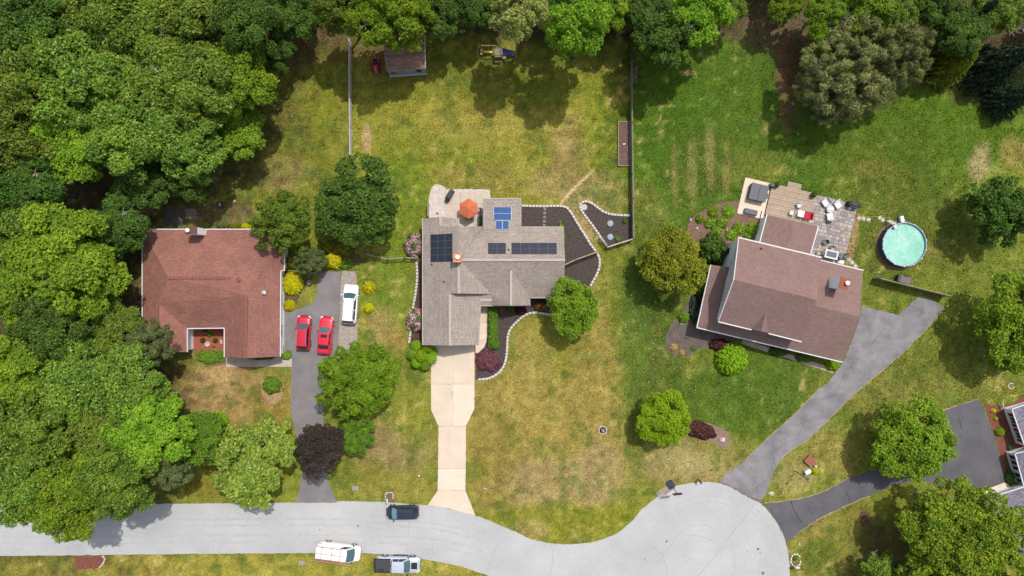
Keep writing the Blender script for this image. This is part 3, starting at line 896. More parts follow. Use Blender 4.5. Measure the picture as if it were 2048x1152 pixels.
# air conditioner
def ac_unit(px, py, label, s=0.75, rz=0):
    t = thing('air_conditioner', label, 'air conditioner', W(px, py), rz=rz)
    b = MB(); b.box((0, 0, 0.38), (s, s, 0.7)); b.build('body', mat('ac_paint', col(206, 208, 208), 0.6), t)
    b = MB(); b.lathe((0, 0, 0.73), [(s * 0.4, 0), (s * 0.4, 0.03), (s * 0.32, 0.035), (0, 0.02)], 20); b.build('fan_grille', M_grey, t)
    b = MB(); b.box((0, 0, 0.015), (s + 0.2, s + 0.2, 0.05)); b.build('base', M_conc, t)
ac_unit(839.5, 574, 'pale air conditioner on the left side of the grey-roofed house')

# ---- left house, red-brown shingles
H2 = thing('house', 'red-brown hip-roofed house with a small notched brick court beside the woods', 'house', W(430, 590))
g2 = 2.6
roof(H2, [(285, 459, 2.7), (568, 459, 2.7), (493, 590, 5.0), (462, 556, 5.0), (337, 556, 5.0)], S_red, g2)
roof(H2, [(285, 459, 2.7), (337, 556, 5.0), (315, 607, 4.0), (315, 704, 4.0), (285, 704, 2.7)], S_red, g2)
roof(H2, [(315, 607, 4.0), (374, 657, 2.7), (374, 704, 2.7), (315, 704, 4.0)], S_red, g2)
roof(H2, [(337, 556, 5.0), (462, 556, 5.0), (493, 590, 5.0), (449, 656, 2.7), (374, 657, 2.7), (315, 607, 4.0)], S_red, g2)
roof(H2, [(493, 590, 5.0), (449, 656, 2.7), (449, 714, 2.7), (491, 716.5, 5.0)], S_red, g2)
roof(H2, [(493, 590, 5.0), (491, 716.5, 5.0), (560, 713, 2.7), (561, 541, 2.7), (568, 541, 2.55), (568, 459, 2.7)], S_red, 2.45)
for a, b2 in [((336, 556, 5.02), (462, 556, 5.02)), ((493, 592, 5.02), (491, 716, 5.02)), ((315, 608, 4.02), (315, 703, 4.02))]:
    nn = max(2, int(math.hypot(b2[0] - a[0], b2[1] - a[1]) / 12))
    for k in range(nn):
        u0, u1 = k / nn, (k + 0.95) / nn
        bar('ridge_cap', tuple(a[i] + (b2[i] - a[i]) * u0 for i in range(3)), tuple(a[i] + (b2[i] - a[i]) * u1 for i in range(3)), 0.36, 0.08 + 0.02 * (k % 2), S_redcap, H2, 0.03)
for a, b2 in [((286, 458.4, 2.7), (568, 458.4, 2.7)), ((568.8, 459, 2.62), (568.8, 541, 2.62)), ((561.8, 541, 2.7), (560.8, 713, 2.7)), ((284.4, 459, 2.7), (284.4, 704, 2.7)),
              ((374.6, 658, 2.7), (374.6, 704, 2.7)), ((374, 657.2, 2.7), (449, 656.2, 2.7)), ((448.6, 657, 2.7), (448.6, 714, 2.7)), ((561, 541, 2.6), (569, 541, 2.6))]:
    bar('gutter', a, b2, 0.13, 0.13, M_white, H2, -0.04)
M_sid2 = mat('white_wall', (.8,.8,.79,1), 0.7, (.76,.76,.76,1), scale=1.5)
walls(H2, [(312, 468), (576, 468), (576, 536), (569, 536), (569, 706), (473, 706), (473, 648), (387, 648), (387, 698), (312, 698)], 2.62, M_sid2)
for py in (560, 600, 660):
    opening('window', *W(569.5, py).to_tuple()[:2], 1.5, 1.3, 1.1, (1, 0), M_white, M_glass, H2)
opening('door', *W(430, 648.5).to_tuple()[:2], 1.1, 1.0, 2.05, (0, -1), M_white, M_dark, H2, 0)
chimney(H2, 382.5, 461, 5.5, 1.35, 0.85, 0.0, M_sid2, mat('brown_cap', col(120, 78, 72), 0.8), fo=(-0.3, 0.0))
vent(H2, 477, 560.5, 4.95, 0.16, 0.3, mat('roof_vent_red', col(170, 90, 90), 0.6))
vent(H2, 527, 585.5, 4.2, 0.12, 0.4, M_white)
vent(H2, 385, 600, 4.2, 0.05, 0.3)
court = sheet('courtyard', [(386, 655), (462, 655), (462, 701), (386, 699)], 0.02, M_brick)
# roof-white door and box by the drive
b = MB(); c = W(566, 697); b.box((c.x, c.y, 0.5), (0.5, 0.9, 1.0)); tag(b.build('utility_box', M_white), 'white box at the foot of the red-roofed house wall by its drive', 'utility box')

# ---- right house, brown shingles, turned in plan
H3 = thing('house', 'two-storey brown-shingled house turned at an angle with lower porch and garage roofs', 'house', W(1570, 600))
ue, ur = 5.3, 8.2
roof(H3, [(1478, 475.5, ue), (1642, 515, ue), (1634, 600, ur), (1468, 559.5, ur)], S_brown, ue - 0.15)
roof(H3, [(1468, 559.5, ur), (1634, 600, ur), (1603, 682.5, ue), (1437.5, 643, ue)], S_brown, ue - 0.15)
roof(H3, [(1531, 627.5, 6.75), (1522.5, 662.5, 6.5), (1504, 658.6, 5.4)], S_brown, 5.2)
roof(H3, [(1531, 627.5, 6.75), (1537, 666, 5.4), (1522.5, 662.5, 6.5)], S_brown, 5.2)
roof(H3, [(1641, 520, 2.8), (1726, 540.5, 2.8), (1720, 633.5, 5.4), (1624, 610.5, 5.4)], S_brown, 2.65)
roof(H3, [(1620, 609.5, 5.4), (1720, 633.5, 5.4), (1685, 723.5, 2.7), (1394.5, 654.6, 2.7), (1437, 636, 3.55), (1595, 674, 3.55)], S_brown, 2.6)
roof(H3, [(1394.5, 654.6, 2.7), (1437, 636, 3.55), (1460, 535, 3.55), (1422, 529.5, 2.7)], S_brown, 2.6)
roof(H3, [(1534.5, 429, 3.0), (1589, 441.5, 4.0), (1573, 500, 4.0), (1519, 488, 3.0)], S_brown, 2.85)
roof(H3, [(1589, 441.5, 4.0), (1636, 452.5, 3.0), (1620, 513, 3.0), (1573, 500, 4.0)], S_brown, 2.85)
for a, b2, w_ in [((1477, 475, ue), (1643, 514.6, ue), .16), ((1436.5, 643.6, ue), (1503, 659.6, ue), .14), ((1537, 667, ue), (1603, 683.4, ue), .14), ((1641, 520.5, 2.8), (1727, 540.6, 2.8), .15),
                  ((1393.5, 655.2, 2.7), (1685, 724.4, 2.7), .13), ((1393.8, 654.6, 2.7), (1421.4, 529.5, 2.7), .13), ((1636.8, 452.5, 3.0), (1621.5, 507, 3.0), .13), ((1533.8, 429, 3.0), (1519.5, 484, 3.0), .13),
                  ((1477.3, 475.5, ue), (1467.3, 559.5, ur), .1), ((1467.3, 559.5, ur), (1436.6, 643, ue), .1)]:
    bar('gutter', a, b2, w_, 0.13, M_white, H3, -0.04)
M_sid3 = mat('siding_shade_blue', (.76,.8,.8,1), 0.7, (.72,.78,.8,1), scale=1.2)  # bluish tint of the shaded walls put into the white siding colour
# footprints in plan: the turned rectangle of the two-storey block
def plan(pts):   # measured at height
    return [(1024 + (x - 1024) * (1 - z / CAMH), 576 + (y - 576) * (1 - z / CAMH)) for x, y, z in pts]
up = plan([(1478, 475.5, ue), (1642, 515, ue), (1603, 682.5, ue), (1437.5, 643, ue)])
cx_ = sum(p[0] for p in up) / 4; cy_ = sum(p[1] for p in up) / 4
ins = lambda P, k: [(cx_ + (x - cx_) * k, cy_ + (y - cy_) * k) for x, y in P]
U = ins(up, 0.95)
walls(H3, U, ue - 0.12, M_sid3)
# gable of the west wall follows the roof body; low blocks
gp = plan([(1641, 520, 2.8), (1726, 540.5, 2.8), (1685, 723.5, 2.7), (1592, 701, 2.7)])
cx_ = sum(p[0] for p in gp) / 4; cy_ = sum(p[1] for p in gp) / 4
GP = ins(gp, 0.93)
walls(H3, GP, 2.66, M_sid3)
kp = plan([(1534.5, 429, 3.0), (1636, 452.5, 3.0), (1621, 513, 3.0), (1519, 488, 3.0)])
cx_ = sum(p[0] for p in kp) / 4; cy_ = sum(p[1] for p in kp) / 4
walls(H3, ins(kp, 0.93), 2.9, M_sid3)
for a in [(1406, 645.5), (1430, 545), (1470, 661), (1540, 677), (1600, 690)]:
    c = W(*plan([(a[0], a[1], 2.6)])[0]); b = MB(); b.box((c.x, c.y, 1.3), (0.13, 0.13, 2.6)); b.build('post', M_white, H3)
wn = Vector((-0.97, 0.23)); A_, B_ = W(*U[0]), W(*U[3])
for t in (0.3, 0.72):
    p = A_.lerp(B_, t); opening('window', p.x, p.y, 4.3, 1.0, 1.3, wn, M_white, M_glass, H3)
p = A_.lerp(B_, 0.12); opening('window', p.x, p.y, 1.6, 0.9, 1.1, wn, M_white, M_glass, H3)
A_, B_ = W(*U[3]), W(*U[2]); sn = Vector((-0.23, -0.97))
for t in (0.15, 0.4, 0.65, 0.88):
    p = A_.lerp(B_, t); opening('window', p.x, p.y, 1.5, 1.1, 1.3, sn, M_white, M_glass, H3)
A_, B_ = W(*GP[1]), W(*GP[2]); p = A_.lerp(B_, 0.6); opening('garage_door', p.x, p.y, 1.15, 4.8, 2.2, (0.97, -0.23), M_white, M_white, H3, 3)
ch3 = chimney(H3, 1688, 567, 6.9, 1.0, 1.3, 3.0, M_sid3, M_brick, rz=R(-13), fo=(0.25, 0.05))
M_pipe = mat('pink_pipe', col(214, 180, 170), 0.6)
vent(H3, 1525.5, 495, 6.1, 0.07, 0.35, M_pipe); vent(H3, 1509, 532, 7.0, 0.07, 0.35, M_pipe); vent(H3, 1706, 583.5, 4.1, 0.07, 0.35, M_pipe)
# ---- house at the right edge, slate shingles with red shutters
H4 = thing('house', 'white house with dark red shutters and slate shingles at the bottom right edge', 'house', W(2080, 900))
e4 = 2.1
roof(H4, [(2025, 819, e4), (2110, 790, e4), (2145, 865, e4 + 1.6), (2051, 893, e4)], S_slate, e4 - 0.12)
roof(H4, [(2031, 908, e4), (2110, 890, 3.6), (2130, 950, 3.6), (2049, 972, e4)], S_slate, e4 - 0.12)
roof(H4, [(1967.5, 1000, e4), (2047, 974.5, e4), (2150, 950, e4), (2170, 1010, 4.3), (1995, 1062, 4.3)], S_slate, e4 - 0.1)
roof(H4, [(1995, 1062, 4.3), (2170, 1010, 4.3), (2190, 1080, e4), (2022, 1130, e4)], S_slate, e4 - 0.1)
for a, b2 in [((2024, 819, e4), (2050, 893.5, e4)), ((2024, 818, e4), (2110, 788.5, e4)), ((2030, 908, e4), (2048, 973, e4)), ((1966.5, 999.5, e4), (2048, 973.5, e4)), ((1966.5, 1000, e4), (1995, 1063, 4.3)), ((2031, 907, e4), (2060, 900, 2.6))]:
    bar('gutter', a, b2, 0.14, 0.14, M_white, H4, -0.03)
W4 = [(2009.5, 818.5), (2100, 792), (2122, 868), (2036, 899)]
walls(H4, [(2006, 816), (2090, 792), (2112, 864), (2031, 886)], e4 - 0.05, M_sid3)
walls(H4, [(2011, 903), (2090, 885), (2100, 945), (2029, 962)], e4 - 0.05, M_sid3)
walls(H4, [(1949, 993), (2090, 952), (2120, 1060), (1985, 1100)], e4 - 0.06, M_sid3)
A_, B_ = W(2006, 816), W(2031, 886); n4 = (B_ - A_).normalized(); n4 = Vector((-abs(n4.y), n4.x * (-1 if n4.y < 0 else 1) * -1)); n4 = Vector((n4.x, n4.y))
d4 = (B_ - A_).normalized(); n4 = Vector((d4.y, -d4.x))
if n4.x > 0: n4 = -n4
M_shut = mat('shutter_red', col(140, 24, 52), 0.6)
for t in (0.30, 0.72):
    p = A_.lerp(B_, t)
    for z_ in (1.3,):
        wdw = opening('window', p.x, p.y, z_, 0.9, 1.15, n4, M_white, M_glass, H4)
        for s in (-1, 1):
            b = MB(); c = Vector((p.x, p.y, z_)) + d4 * s * 0.74 + Vector((n4.x, n4.y, 0)) * 0.04
            b.box(c, (0.42, 0.06, 1.2), rot=Matrix((d4, Vector((n4.x, n4.y, 0)), Vector((0, 0, 1)))).transposed()); b.build('shutter', M_shut, H4)
A_, B_ = W(2011, 903), W(2029, 962); d5 = (B_ - A_).normalized()
for t in (0.12, 0.3, 0.48, 0.72, 0.9):
    p = A_.lerp(B_, t); opening('window', p.x, p.y, 1.25, 0.62, 1.4, n4, M_white, M_glass, H4, 0)
A_, B_ = W(2006, 816), W(2090, 792)
p = A_.lerp(B_, 0.35); opening('window', p.x, p.y, 1.3, 0.9, 1.1, (-0.28, 0.95), M_white, M_glass, H4)

# ---- garden shed
SH = thing('shed', 'small shed with worn brown roof and grey board front under the tree fringe', 'shed', W(812, 120))
roof(SH, [(769, 114, 3.1), (849, 108, 3.1), (850.5, 136.5, 2.3), (772.5, 142, 2.3)], S_shed, 2.2)
roof(SH, [(769, 114, 3.1), (767.5, 74, 2.3), (848, 70, 2.3), (849, 108, 3.1)], S_shed, 2.2)
bar('ridge_cap', (769, 114, 3.12), (849, 108, 3.12), 0.26, 0.04, mat('shed_cap', col(150, 122, 114), 0.9), SH, 0.01)
M_shedw = mat('grey_boards', col(196, 190, 188), 0.85, col(160, 152, 150), scale=4)
P4 = [W(780, 151.5), W(854, 146.5), W(850, 87), W(778, 90)]
POLYS.append(np.array([(p.x, p.y) for p in P4]))
mb = MB(); mb.prism([Vector((p.x, p.y, 2.2)) for p in P4], 0, 0, 0); mb.build('wall', M_shedw, SH)
# board front, one part per board
A_, B_ = P4[0], P4[1]; dS = (B_ - A_).normalized(); nS = Vector((dS.y, -dS.x, 0))
Rm = Matrix((dS, nS, Vector((0, 0, 1)))).transposed()
for k in range(9):
    b = MB(); b.box((A_ + B_) / 2 + nS * 0.03 + Vector((0, 0, 0.16 + k * 0.235)), ((B_ - A_).length - 0.02, 0.04, 0.215), rot=Rm @ Matrix.Rotation(R(-5), 3, 'X')); b.build('board', M_shedw, SH)
b = MB(); b.box((A_ + B_) / 2 + nS * 0.1 + Vector((0, 0, 0.06)), ((B_ - A_).length + 0.1, 0.16, 0.12), rot=Rm); b.build('sill', M_white, SH)
p = A_.lerp(B_, 0.82) + nS * 0.05; opening('window', p.x, p.y, 1.5, 0.6, 0.6, nS, M_dark, M_glass, SH, 0)
b = MB(); p = A_.lerp(B_, 0.14) + nS * 0.09 + Vector((0, 0, 1.2))
for k in range(14):
    t = 2 * math.pi * k / 14; t2 = 2 * math.pi * (k + 1) / 14
    b.tube([p + dS * 0.3 * math.cos(t) + Vector((0, 0, 0.3 * math.sin(t))), p + dS * 0.3 * math.cos(t2) + Vector((0, 0, 0.3 * math.sin(t2)))], 0.03, 5)
tag(b.build('hose_coil', M_dark), 'dark coiled ring hung on the left of the grey shed front', 'hose')
bar('gutter', (849.8, 70, 2.3), (850.2, 108, 3.12), 0.1, 0.1, M_white, SH); bar('gutter', (850.2, 108, 3.12), (851.2, 136.5, 2.32), 0.1, 0.1, M_white, SH)
# ------------------------------------------------------------------ trees and shrubs
def leaf_mat(name, a, b, c, trans=0.32, rough=0.6, spec=0.12, k=1.0):
    """a: commonest leaf colour, b: darker clumps, c: fresh tips (base reflectances)"""
    m = bpy.data.materials.new(name); m.use_nodes = True
    L = m.node_tree.links; nd = m.node_tree.nodes
    pr = nd['Principled BSDF']; out = nd['Material Output']
    at = N(m, 'ShaderNodeAttribute', attribute_name='lv')
    sx = N(m, 'ShaderNodeSeparateXYZ'); L.new(at.outputs['Vector'], sx.inputs[0])
    oi = N(m, 'ShaderNodeObjectInfo')
    m1 = N(m, 'ShaderNodeMix', data_type='RGBA'); m1.inputs[6].default_value = a + (1,); m1.inputs[7].default_value = b + (1,)
    L.new(sx.outputs['Y'], m1.inputs[0])
    mr = N(m, 'ShaderNodeMapRange'); mr.inputs[1].default_value = 0.55; mr.inputs[2].default_value = 1.0; mr.inputs[4].default_value = 0.85
    L.new(sx.outputs['X'], mr.inputs[0])
    m2 = N(m, 'ShaderNodeMix', data_type='RGBA'); m2.inputs[7].default_value = c + (1,)
    L.new(mr.outputs[0], m2.inputs[0]); L.new(m1.outputs[2], m2.inputs[6])
    hs = N(m, 'ShaderNodeHueSaturation')
    h1 = N(m, 'ShaderNodeMapRange'); h1.inputs[3].default_value = 0.483; h1.inputs[4].default_value = 0.510; L.new(oi.outputs['Random'], h1.inputs[0])
    h2 = N(m, 'ShaderNodeMapRange'); h2.inputs[3].default_value = 0.95; h2.inputs[4].default_value = 1.3; L.new(oi.outputs['Random'], h2.inputs[0])
    L.new(m2.outputs[2], hs.inputs['Color']); L.new(h1.outputs[0], hs.inputs['Hue']); L.new(h2.outputs[0], hs.inputs['Value'])
    L.new(hs.outputs[0], pr.inputs['Base Color'])
    pr.inputs['Roughness'].default_value = rough; pr.inputs['Specular IOR Level'].default_value = spec
    tr = N(m, 'ShaderNodeBsdfTranslucent')
    vm = N(m, 'ShaderNodeVectorMath', operation='MULTIPLY'); vm.inputs[1].default_value = (1.15, 1.3, 0.5)
    L.new(hs.outputs[0], vm.inputs[0]); L.new(vm.outputs[0], tr.inputs['Color'])
    ms = N(m, 'ShaderNodeMixShader'); ms.inputs[0].default_value = trans
    L.new(pr.outputs[0], ms.inputs[1]); L.new(tr.outputs[0], ms.inputs[2]); L.new(ms.outputs[0], out.inputs[0])
    return m

M_bark = mat('bark', (0.13, 0.11, 0.09, 1), 0.95, (0.08, 0.065, 0.05, 1), scale=5, bump=0.5)
M_bark_p = mat('pale_bark', (0.5, 0.46, 0.4, 1), 0.95, (0.36, 0.32, 0.27, 1), scale=5, bump=0.5)
LM = {
    'maple':  leaf_mat('leaf_maple', (0.118, 0.195, 0.018), (0.060, 0.118, 0.013), (0.27, 0.33, 0.065)),
    'bright': leaf_mat('leaf_bright', (0.152, 0.262, 0.015), (0.088, 0.177, 0.012), (0.268, 0.378, 0.037)),
    'pale':   leaf_mat('leaf_pale', (0.281, 0.305, 0.073), (0.171, 0.195, 0.049), (0.464, 0.451, 0.171)),
    'dark':   leaf_mat('leaf_dark', (0.063, 0.120, 0.017), (0.037, 0.076, 0.012), (0.134, 0.207, 0.037)),
    'lime':   leaf_mat('leaf_lime', (0.190, 0.320, 0.008), (0.120, 0.230, 0.008), (0.290, 0.420, 0.022)),
    'olive':  leaf_mat('leaf_olive', (0.165, 0.190, 0.014), (0.080, 0.105, 0.010), (0.380, 0.390, 0.035)),
    'purple': leaf_mat('leaf_purple', (0.040, 0.032, 0.022), (0.024, 0.020, 0.015), (0.075, 0.052, 0.046), trans=0.12),
    'burg':   leaf_mat('leaf_burgundy', (0.055, 0.018, 0.018), (0.032, 0.012, 0.014), (0.100, 0.034, 0.034), trans=0.2),
    'wine':   leaf_mat('leaf_wine', (0.135, 0.045, 0.056), (0.070, 0.025, 0.032), (0.210, 0.080, 0.095), trans=0.25),
    'pine':   leaf_mat('leaf_pine', (0.19, 0.215, 0.065), (0.10, 0.125, 0.045), (0.36, 0.37, 0.15), trans=0.2),
    'spruce': leaf_mat('leaf_spruce', (0.030, 0.052, 0.026), (0.018, 0.032, 0.018), (0.062, 0.095, 0.050), trans=0.1),
    'yellow': leaf_mat('leaf_yellow', (0.500, 0.460, 0.008), (0.300, 0.320, 0.010), (0.700, 0.620, 0.020)),
    'hedge':  leaf_mat('leaf_hedge', (0.104, 0.207, 0.017), (0.061, 0.140, 0.012), (0.195, 0.317, 0.037)),
    'shade':  leaf_mat('leaf_greygreen', (0.134, 0.177, 0.059), (0.073, 0.104, 0.037), (0.220, 0.268, 0.098)),
    'lush':   leaf_mat('leaf_lush', (0.125, 0.225, 0.010), (0.075, 0.150, 0.008), (0.23, 0.34, 0.03)),
    'limepale': leaf_mat('leaf_limepale', (0.18, 0.29, 0.025), (0.10, 0.19, 0.016), (0.42, 0.48, 0.15)),
    'limemaple': leaf_mat('leaf_limemaple', (0.15, 0.225, 0.012), (0.062, 0.120, 0.010), (0.34, 0.38, 0.035)),
    'rust':   leaf_mat('leaf_rust', (0.200, 0.085, 0.030), (0.100, 0.050, 0.022), (0.300, 0.150, 0.040)),
    'straw':  leaf_mat('leaf_straw', (0.400, 0.270, 0.090), (0.260, 0.170, 0.060), (0.500, 0.380, 0.140)),
    'pink':   leaf_mat('petal_pink', (0.68, 0.36, 0.50), (0.52, 0.22, 0.40), (0.80, 0.60, 0.68), trans=0.3),
}

def leaves_mesh(name, centres, dirs, rnd, size, elong=1.6, up=0.5, rough=0.6, clump=None, droop=0.0):
    """one small pointed leaf (or spray) per centre"""
    n = len(centres)
    g = rnd
    nrm = dirs * (1 - up) + np.array([0, 0, 1.0]) * up + g.normal(0, rough, (n, 3))
    nrm /= np.linalg.norm(nrm, axis=1, keepdims=True) + 1e-9
    t = dirs + g.normal(0, 0.8, (n, 3)); t[:, 2] -= droop
    t -= nrm * np.sum(t * nrm, axis=1, keepdims=True)
    t /= np.linalg.norm(t, axis=1, keepdims=True) + 1e-9
    b = np.cross(nrm, t)
    s = size * g.uniform(0.65, 1.35, (n, 1))
    l = s * elong / 2; w = s / 2
    v = np.stack([centres - t * l, centres + b * w * 0.9 - t * l * 0.1, centres + t * l, centres - b * w * 0.9 - t * l * 0.1], 1).reshape(-1, 3)
    q = np.arange(n * 4).reshape(n, 4)
    me = fast_mesh(name, v, q)
    a = me.attributes.new('lv', 'FLOAT_VECTOR', 'POINT')
    lv = np.zeros((n, 4, 3), np.float32)
    lv[:, :, 0] = g.random(n)[:, None]
    lv[:, :, 1] = (clump if clump is not None else g.random(n))[:, None]
    a.data.foreach_set('vector', lv.ravel())
    return me

def sph(g, n, zmin=-1.0):
    z = g.uniform(zmin, 1, n); a = g.uniform(0, 2 * np.pi, n); r = np.sqrt(1 - z * z)
    return np.stack([r * np.cos(a), r * np.sin(a), z], 1)

def crown_points(seed, Rr, H, boughs, puffs, n, prad=(0.13, 0.24), spread=0.58, brad=0.46, squash=0.75):
    """crown of radius Rr and half-height H round the origin: boughs carrying leafy puffs"""
    g = np.random.default_rng(seed)
    a = np.arange(boughs) * 2.399 + g.uniform(0, 0.6, boughs)
    rr = np.sqrt((np.arange(boughs) + 0.4) / boughs) * spread * g.uniform(0.85, 1.15, boughs)
    bz = np.sqrt(np.clip(1 - (rr / 0.95) ** 2, 0.05, 1)) * 0.45 * g.uniform(0.7, 1.25, boughs)
    bc = np.stack([np.cos(a) * rr, np.sin(a) * rr, bz], 1)
    br = brad * g.uniform(0.75, 1.15, boughs)
    bi = g.integers(0, boughs, puffs)
    d = sph(g, puffs, -0.45)
    pc = bc[bi] + d * (br[bi] * g.uniform(0.72, 1.05, puffs))[:, None]
    pr = g.uniform(*prad, puffs)
    rp = np.hypot(pc[:, 0], pc[:, 1]); f_ = np.minimum(1, (1.0 - pr) / (rp + 1e-6)); pc[:, :2] *= f_[:, None]
    cl = g.random(puffs)
    w = pr ** 2; w /= w.sum()
    pi_ = g.choice(puffs, n, p=w)
    d2 = sph(g, n, -0.5)
    lump = 1 + 0.25 * np.sin(d2[:, 0] * 5 + cl[pi_] * 20) * np.cos(d2[:, 1] * 6 + cl[pi_] * 11)
    c = pc[pi_] + d2 * (pr[pi_] * (1.06 - 0.4 * g.random(n) ** 2.2) * lump)[:, None] * np.array([1, 1, squash])
    sc_ = np.array([Rr, Rr, H])
    dd = (c - np.array([0, 0, -0.2])); dd /= np.linalg.norm(dd, axis=1, keepdims=True)
    return c * sc_, d2 * 0.75 + dd * 0.25, cl[pi_], bc * sc_, g

def trunk_mesh(name, h0, crown_z, bc, Rr, seed, r0=0.28, dead=0):
    g = random.Random(seed)
    mb = MB()
    top = Vector((g.uniform(-.2, .2), g.uniform(-.2, .2), crown_z * 0.92))
    mb.tube([(0, 0, -0.1), (0, 0, 0.5), top * 0.5 + Vector((0, 0, 0.2)), top], [r0 * 1.5, r0 * 1.05, r0 * 0.85, r0 * 0.5], 8)
    for i, b in enumerate(bc):
        p1 = Vector(b) + Vector((0, 0, crown_z))
        st = top * g.uniform(0.55, 0.95)
        mid = st.lerp(p1, 0.5) + Vector((g.uniform(-.3, .3), g.uniform(-.3, .3), -0.3))
        mb.tube([st, mid, p1], [r0 * 0.42, r0 * 0.28, r0 * 0.1], 6, cap=False)
        for k in range(3):
            d = Vector((g.uniform(-1, 1), g.uniform(-1, 1), g.uniform(0.1, 0.9))).normalized() * Rr * 0.33
            mb.tube([mid.lerp(p1, 0.6), p1 + d * 0.5, p1 + d], [r0 * 0.16, r0 * 0.1, r0 * 0.03], 4, cap=False)
    nb = len(mb.f)
    for _ in range(dead):
        a = g.uniform(0, 6.28); rr = Rr * g.uniform(0.25, 0.8)
        p = Vector((math.cos(a) * rr, math.sin(a) * rr, crown_z + 4.0 * math.sqrt(max(0.1, 1 - (rr / Rr) ** 2)) * 0.82))
        for k in range(5):
            d = Vector((math.cos(a) + g.uniform(-.9, .9), math.sin(a) + g.uniform(-.9, .9), g.uniform(0.2, 0.7))).normalized() * g.uniform(0.5, 1.3)
            m1 = p + d * 0.55 + Vector((g.uniform(-.15, .15), g.uniform(-.15, .15), 0))
            mb.tube([p - d * 0.4, m1, p + d], [0.035, 0.026, 0.012], 4, cap=False)
            mb.tube([m1, m1 + Vector((d.y, -d.x, 0.2)) * g.uniform(-0.6, 0.6)], [0.02, 0.01], 4, cap=False)
    me = bpy.data.meshes.new(name)
    me.from_pydata(mb.v, [], mb.f)
    me.polygons.foreach_set('use_smooth', [True] * len(me.polygons))
    me.polygons.foreach_set('material_index', [0] * nb + [1] * (len(me.polygons) - nb))
    me.update()
    return me

PROTO = {}
def proto(key, mats_key, seed, Rr=5.0, H=4.2, cz=5.6, boughs=9, puffs=90, n=15000, leaf=0.30, elong=1.5, up=0.62, rough=0.5, bark=None, droop=0.0, r0=0.26, dead=0, **kw):
    P_, D, cl, bc, g = crown_points(seed, Rr, H, boughs, puffs, n, **kw)
    me = leaves_mesh(key + '_crown', P_, D, g, leaf, elong, up, rough, cl, droop)
    tm = trunk_mesh(key + '_trunk', 0, cz, bc, Rr, seed, r0, dead)
    tm.materials.append(bark or M_bark); tm.materials.append(M_bark_p)
    PROTO[key] = dict(crown=me, trunk=tm, R=Rr, H=H, cz=cz)
for i in range(3):
    proto('maple%d' % i, 'maple', 20 + i, n=34000, boughs=10, puffs=(85, 100, 75)[i], prad=((0.12, 0.22), (0.10, 0.20), (0.13, 0.24))[i], brad=0.52, leaf=0.18, dead=(5, 0, 3)[i], H=4.8)
for i in range(2):
    proto('broad%d' % i, 'bright', 30 + i, n=34000, boughs=9, puffs=70, prad=(0.14, 0.24), leaf=0.18, H=4.8)
for i in range(2):
    proto('giant%d' % i, 'maple', 50 + i, Rr=9.5, H=6.5, cz=8.0, n=100000, boughs=22, puffs=230, prad=(0.07, 0.135), spread=0.72, brad=0.30, leaf=0.2, dead=7, r0=0.45)
proto('round', 'bright', 41, n=30000, puffs=170, prad=(0.10, 0.17), spread=0.48, brad=0.5, leaf=0.18, H=4.4)
proto('feather', 'bright', 42, n=26000, puffs=190, prad=(0.07, 0.14), spread=0.52, brad=0.48, leaf=0.14, elong=4.0, up=0.25, H=4.2)
proto('airy', 'pale', 43, n=22000, puffs=160, prad=(0.07, 0.15), leaf=0.19, up=0.68, dead=4)
proto('pine', 'pine', 44, n=24000, puffs=210, prad=(0.05, 0.10), leaf=0.09, elong=5.5, up=0.2, rough=0.4, squash=0.7, spread=0.6)
def spruce_proto(key, seed):
    g = np.random.default_rng(seed); n = 12000
    k = g.random(n) ** 0.75
    a = (np.floor(g.random(n) * 18) + 0.5 + g.normal(0, 0.13, n)) * 2 * np.pi / 18 + np.floor(k * 11) * 0.6
    rad = (0.25 + 4.6 * k) * np.sqrt(g.random(n)) * (0.85 + 0.15 * np.sin(a * 7 + k * 20))
    z = 9 * (1 - (np.floor(k * 11) + 0.3 * g.random(n)) / 11) - rad * 0.28
    P_ = np.stack([rad * np.cos(a), rad * np.sin(a), z - 4.5], 1)
    D = np.stack([np.cos(a), np.sin(a), -0.2 * np.ones(n)], 1)
    me = leaves_mesh(key + '_crown', P_, D, g, 0.2, 3.0, 0.35, 0.35, k)
    tm = trunk_mesh(key + '_trunk', 0, 5.5, [], 1, seed, 0.2); tm.materials.append(M_bark)
    PROTO[key] = dict(crown=me, trunk=tm, R=5.0, H=4.5, cz=5.0)
spruce_proto('spruce', 45)

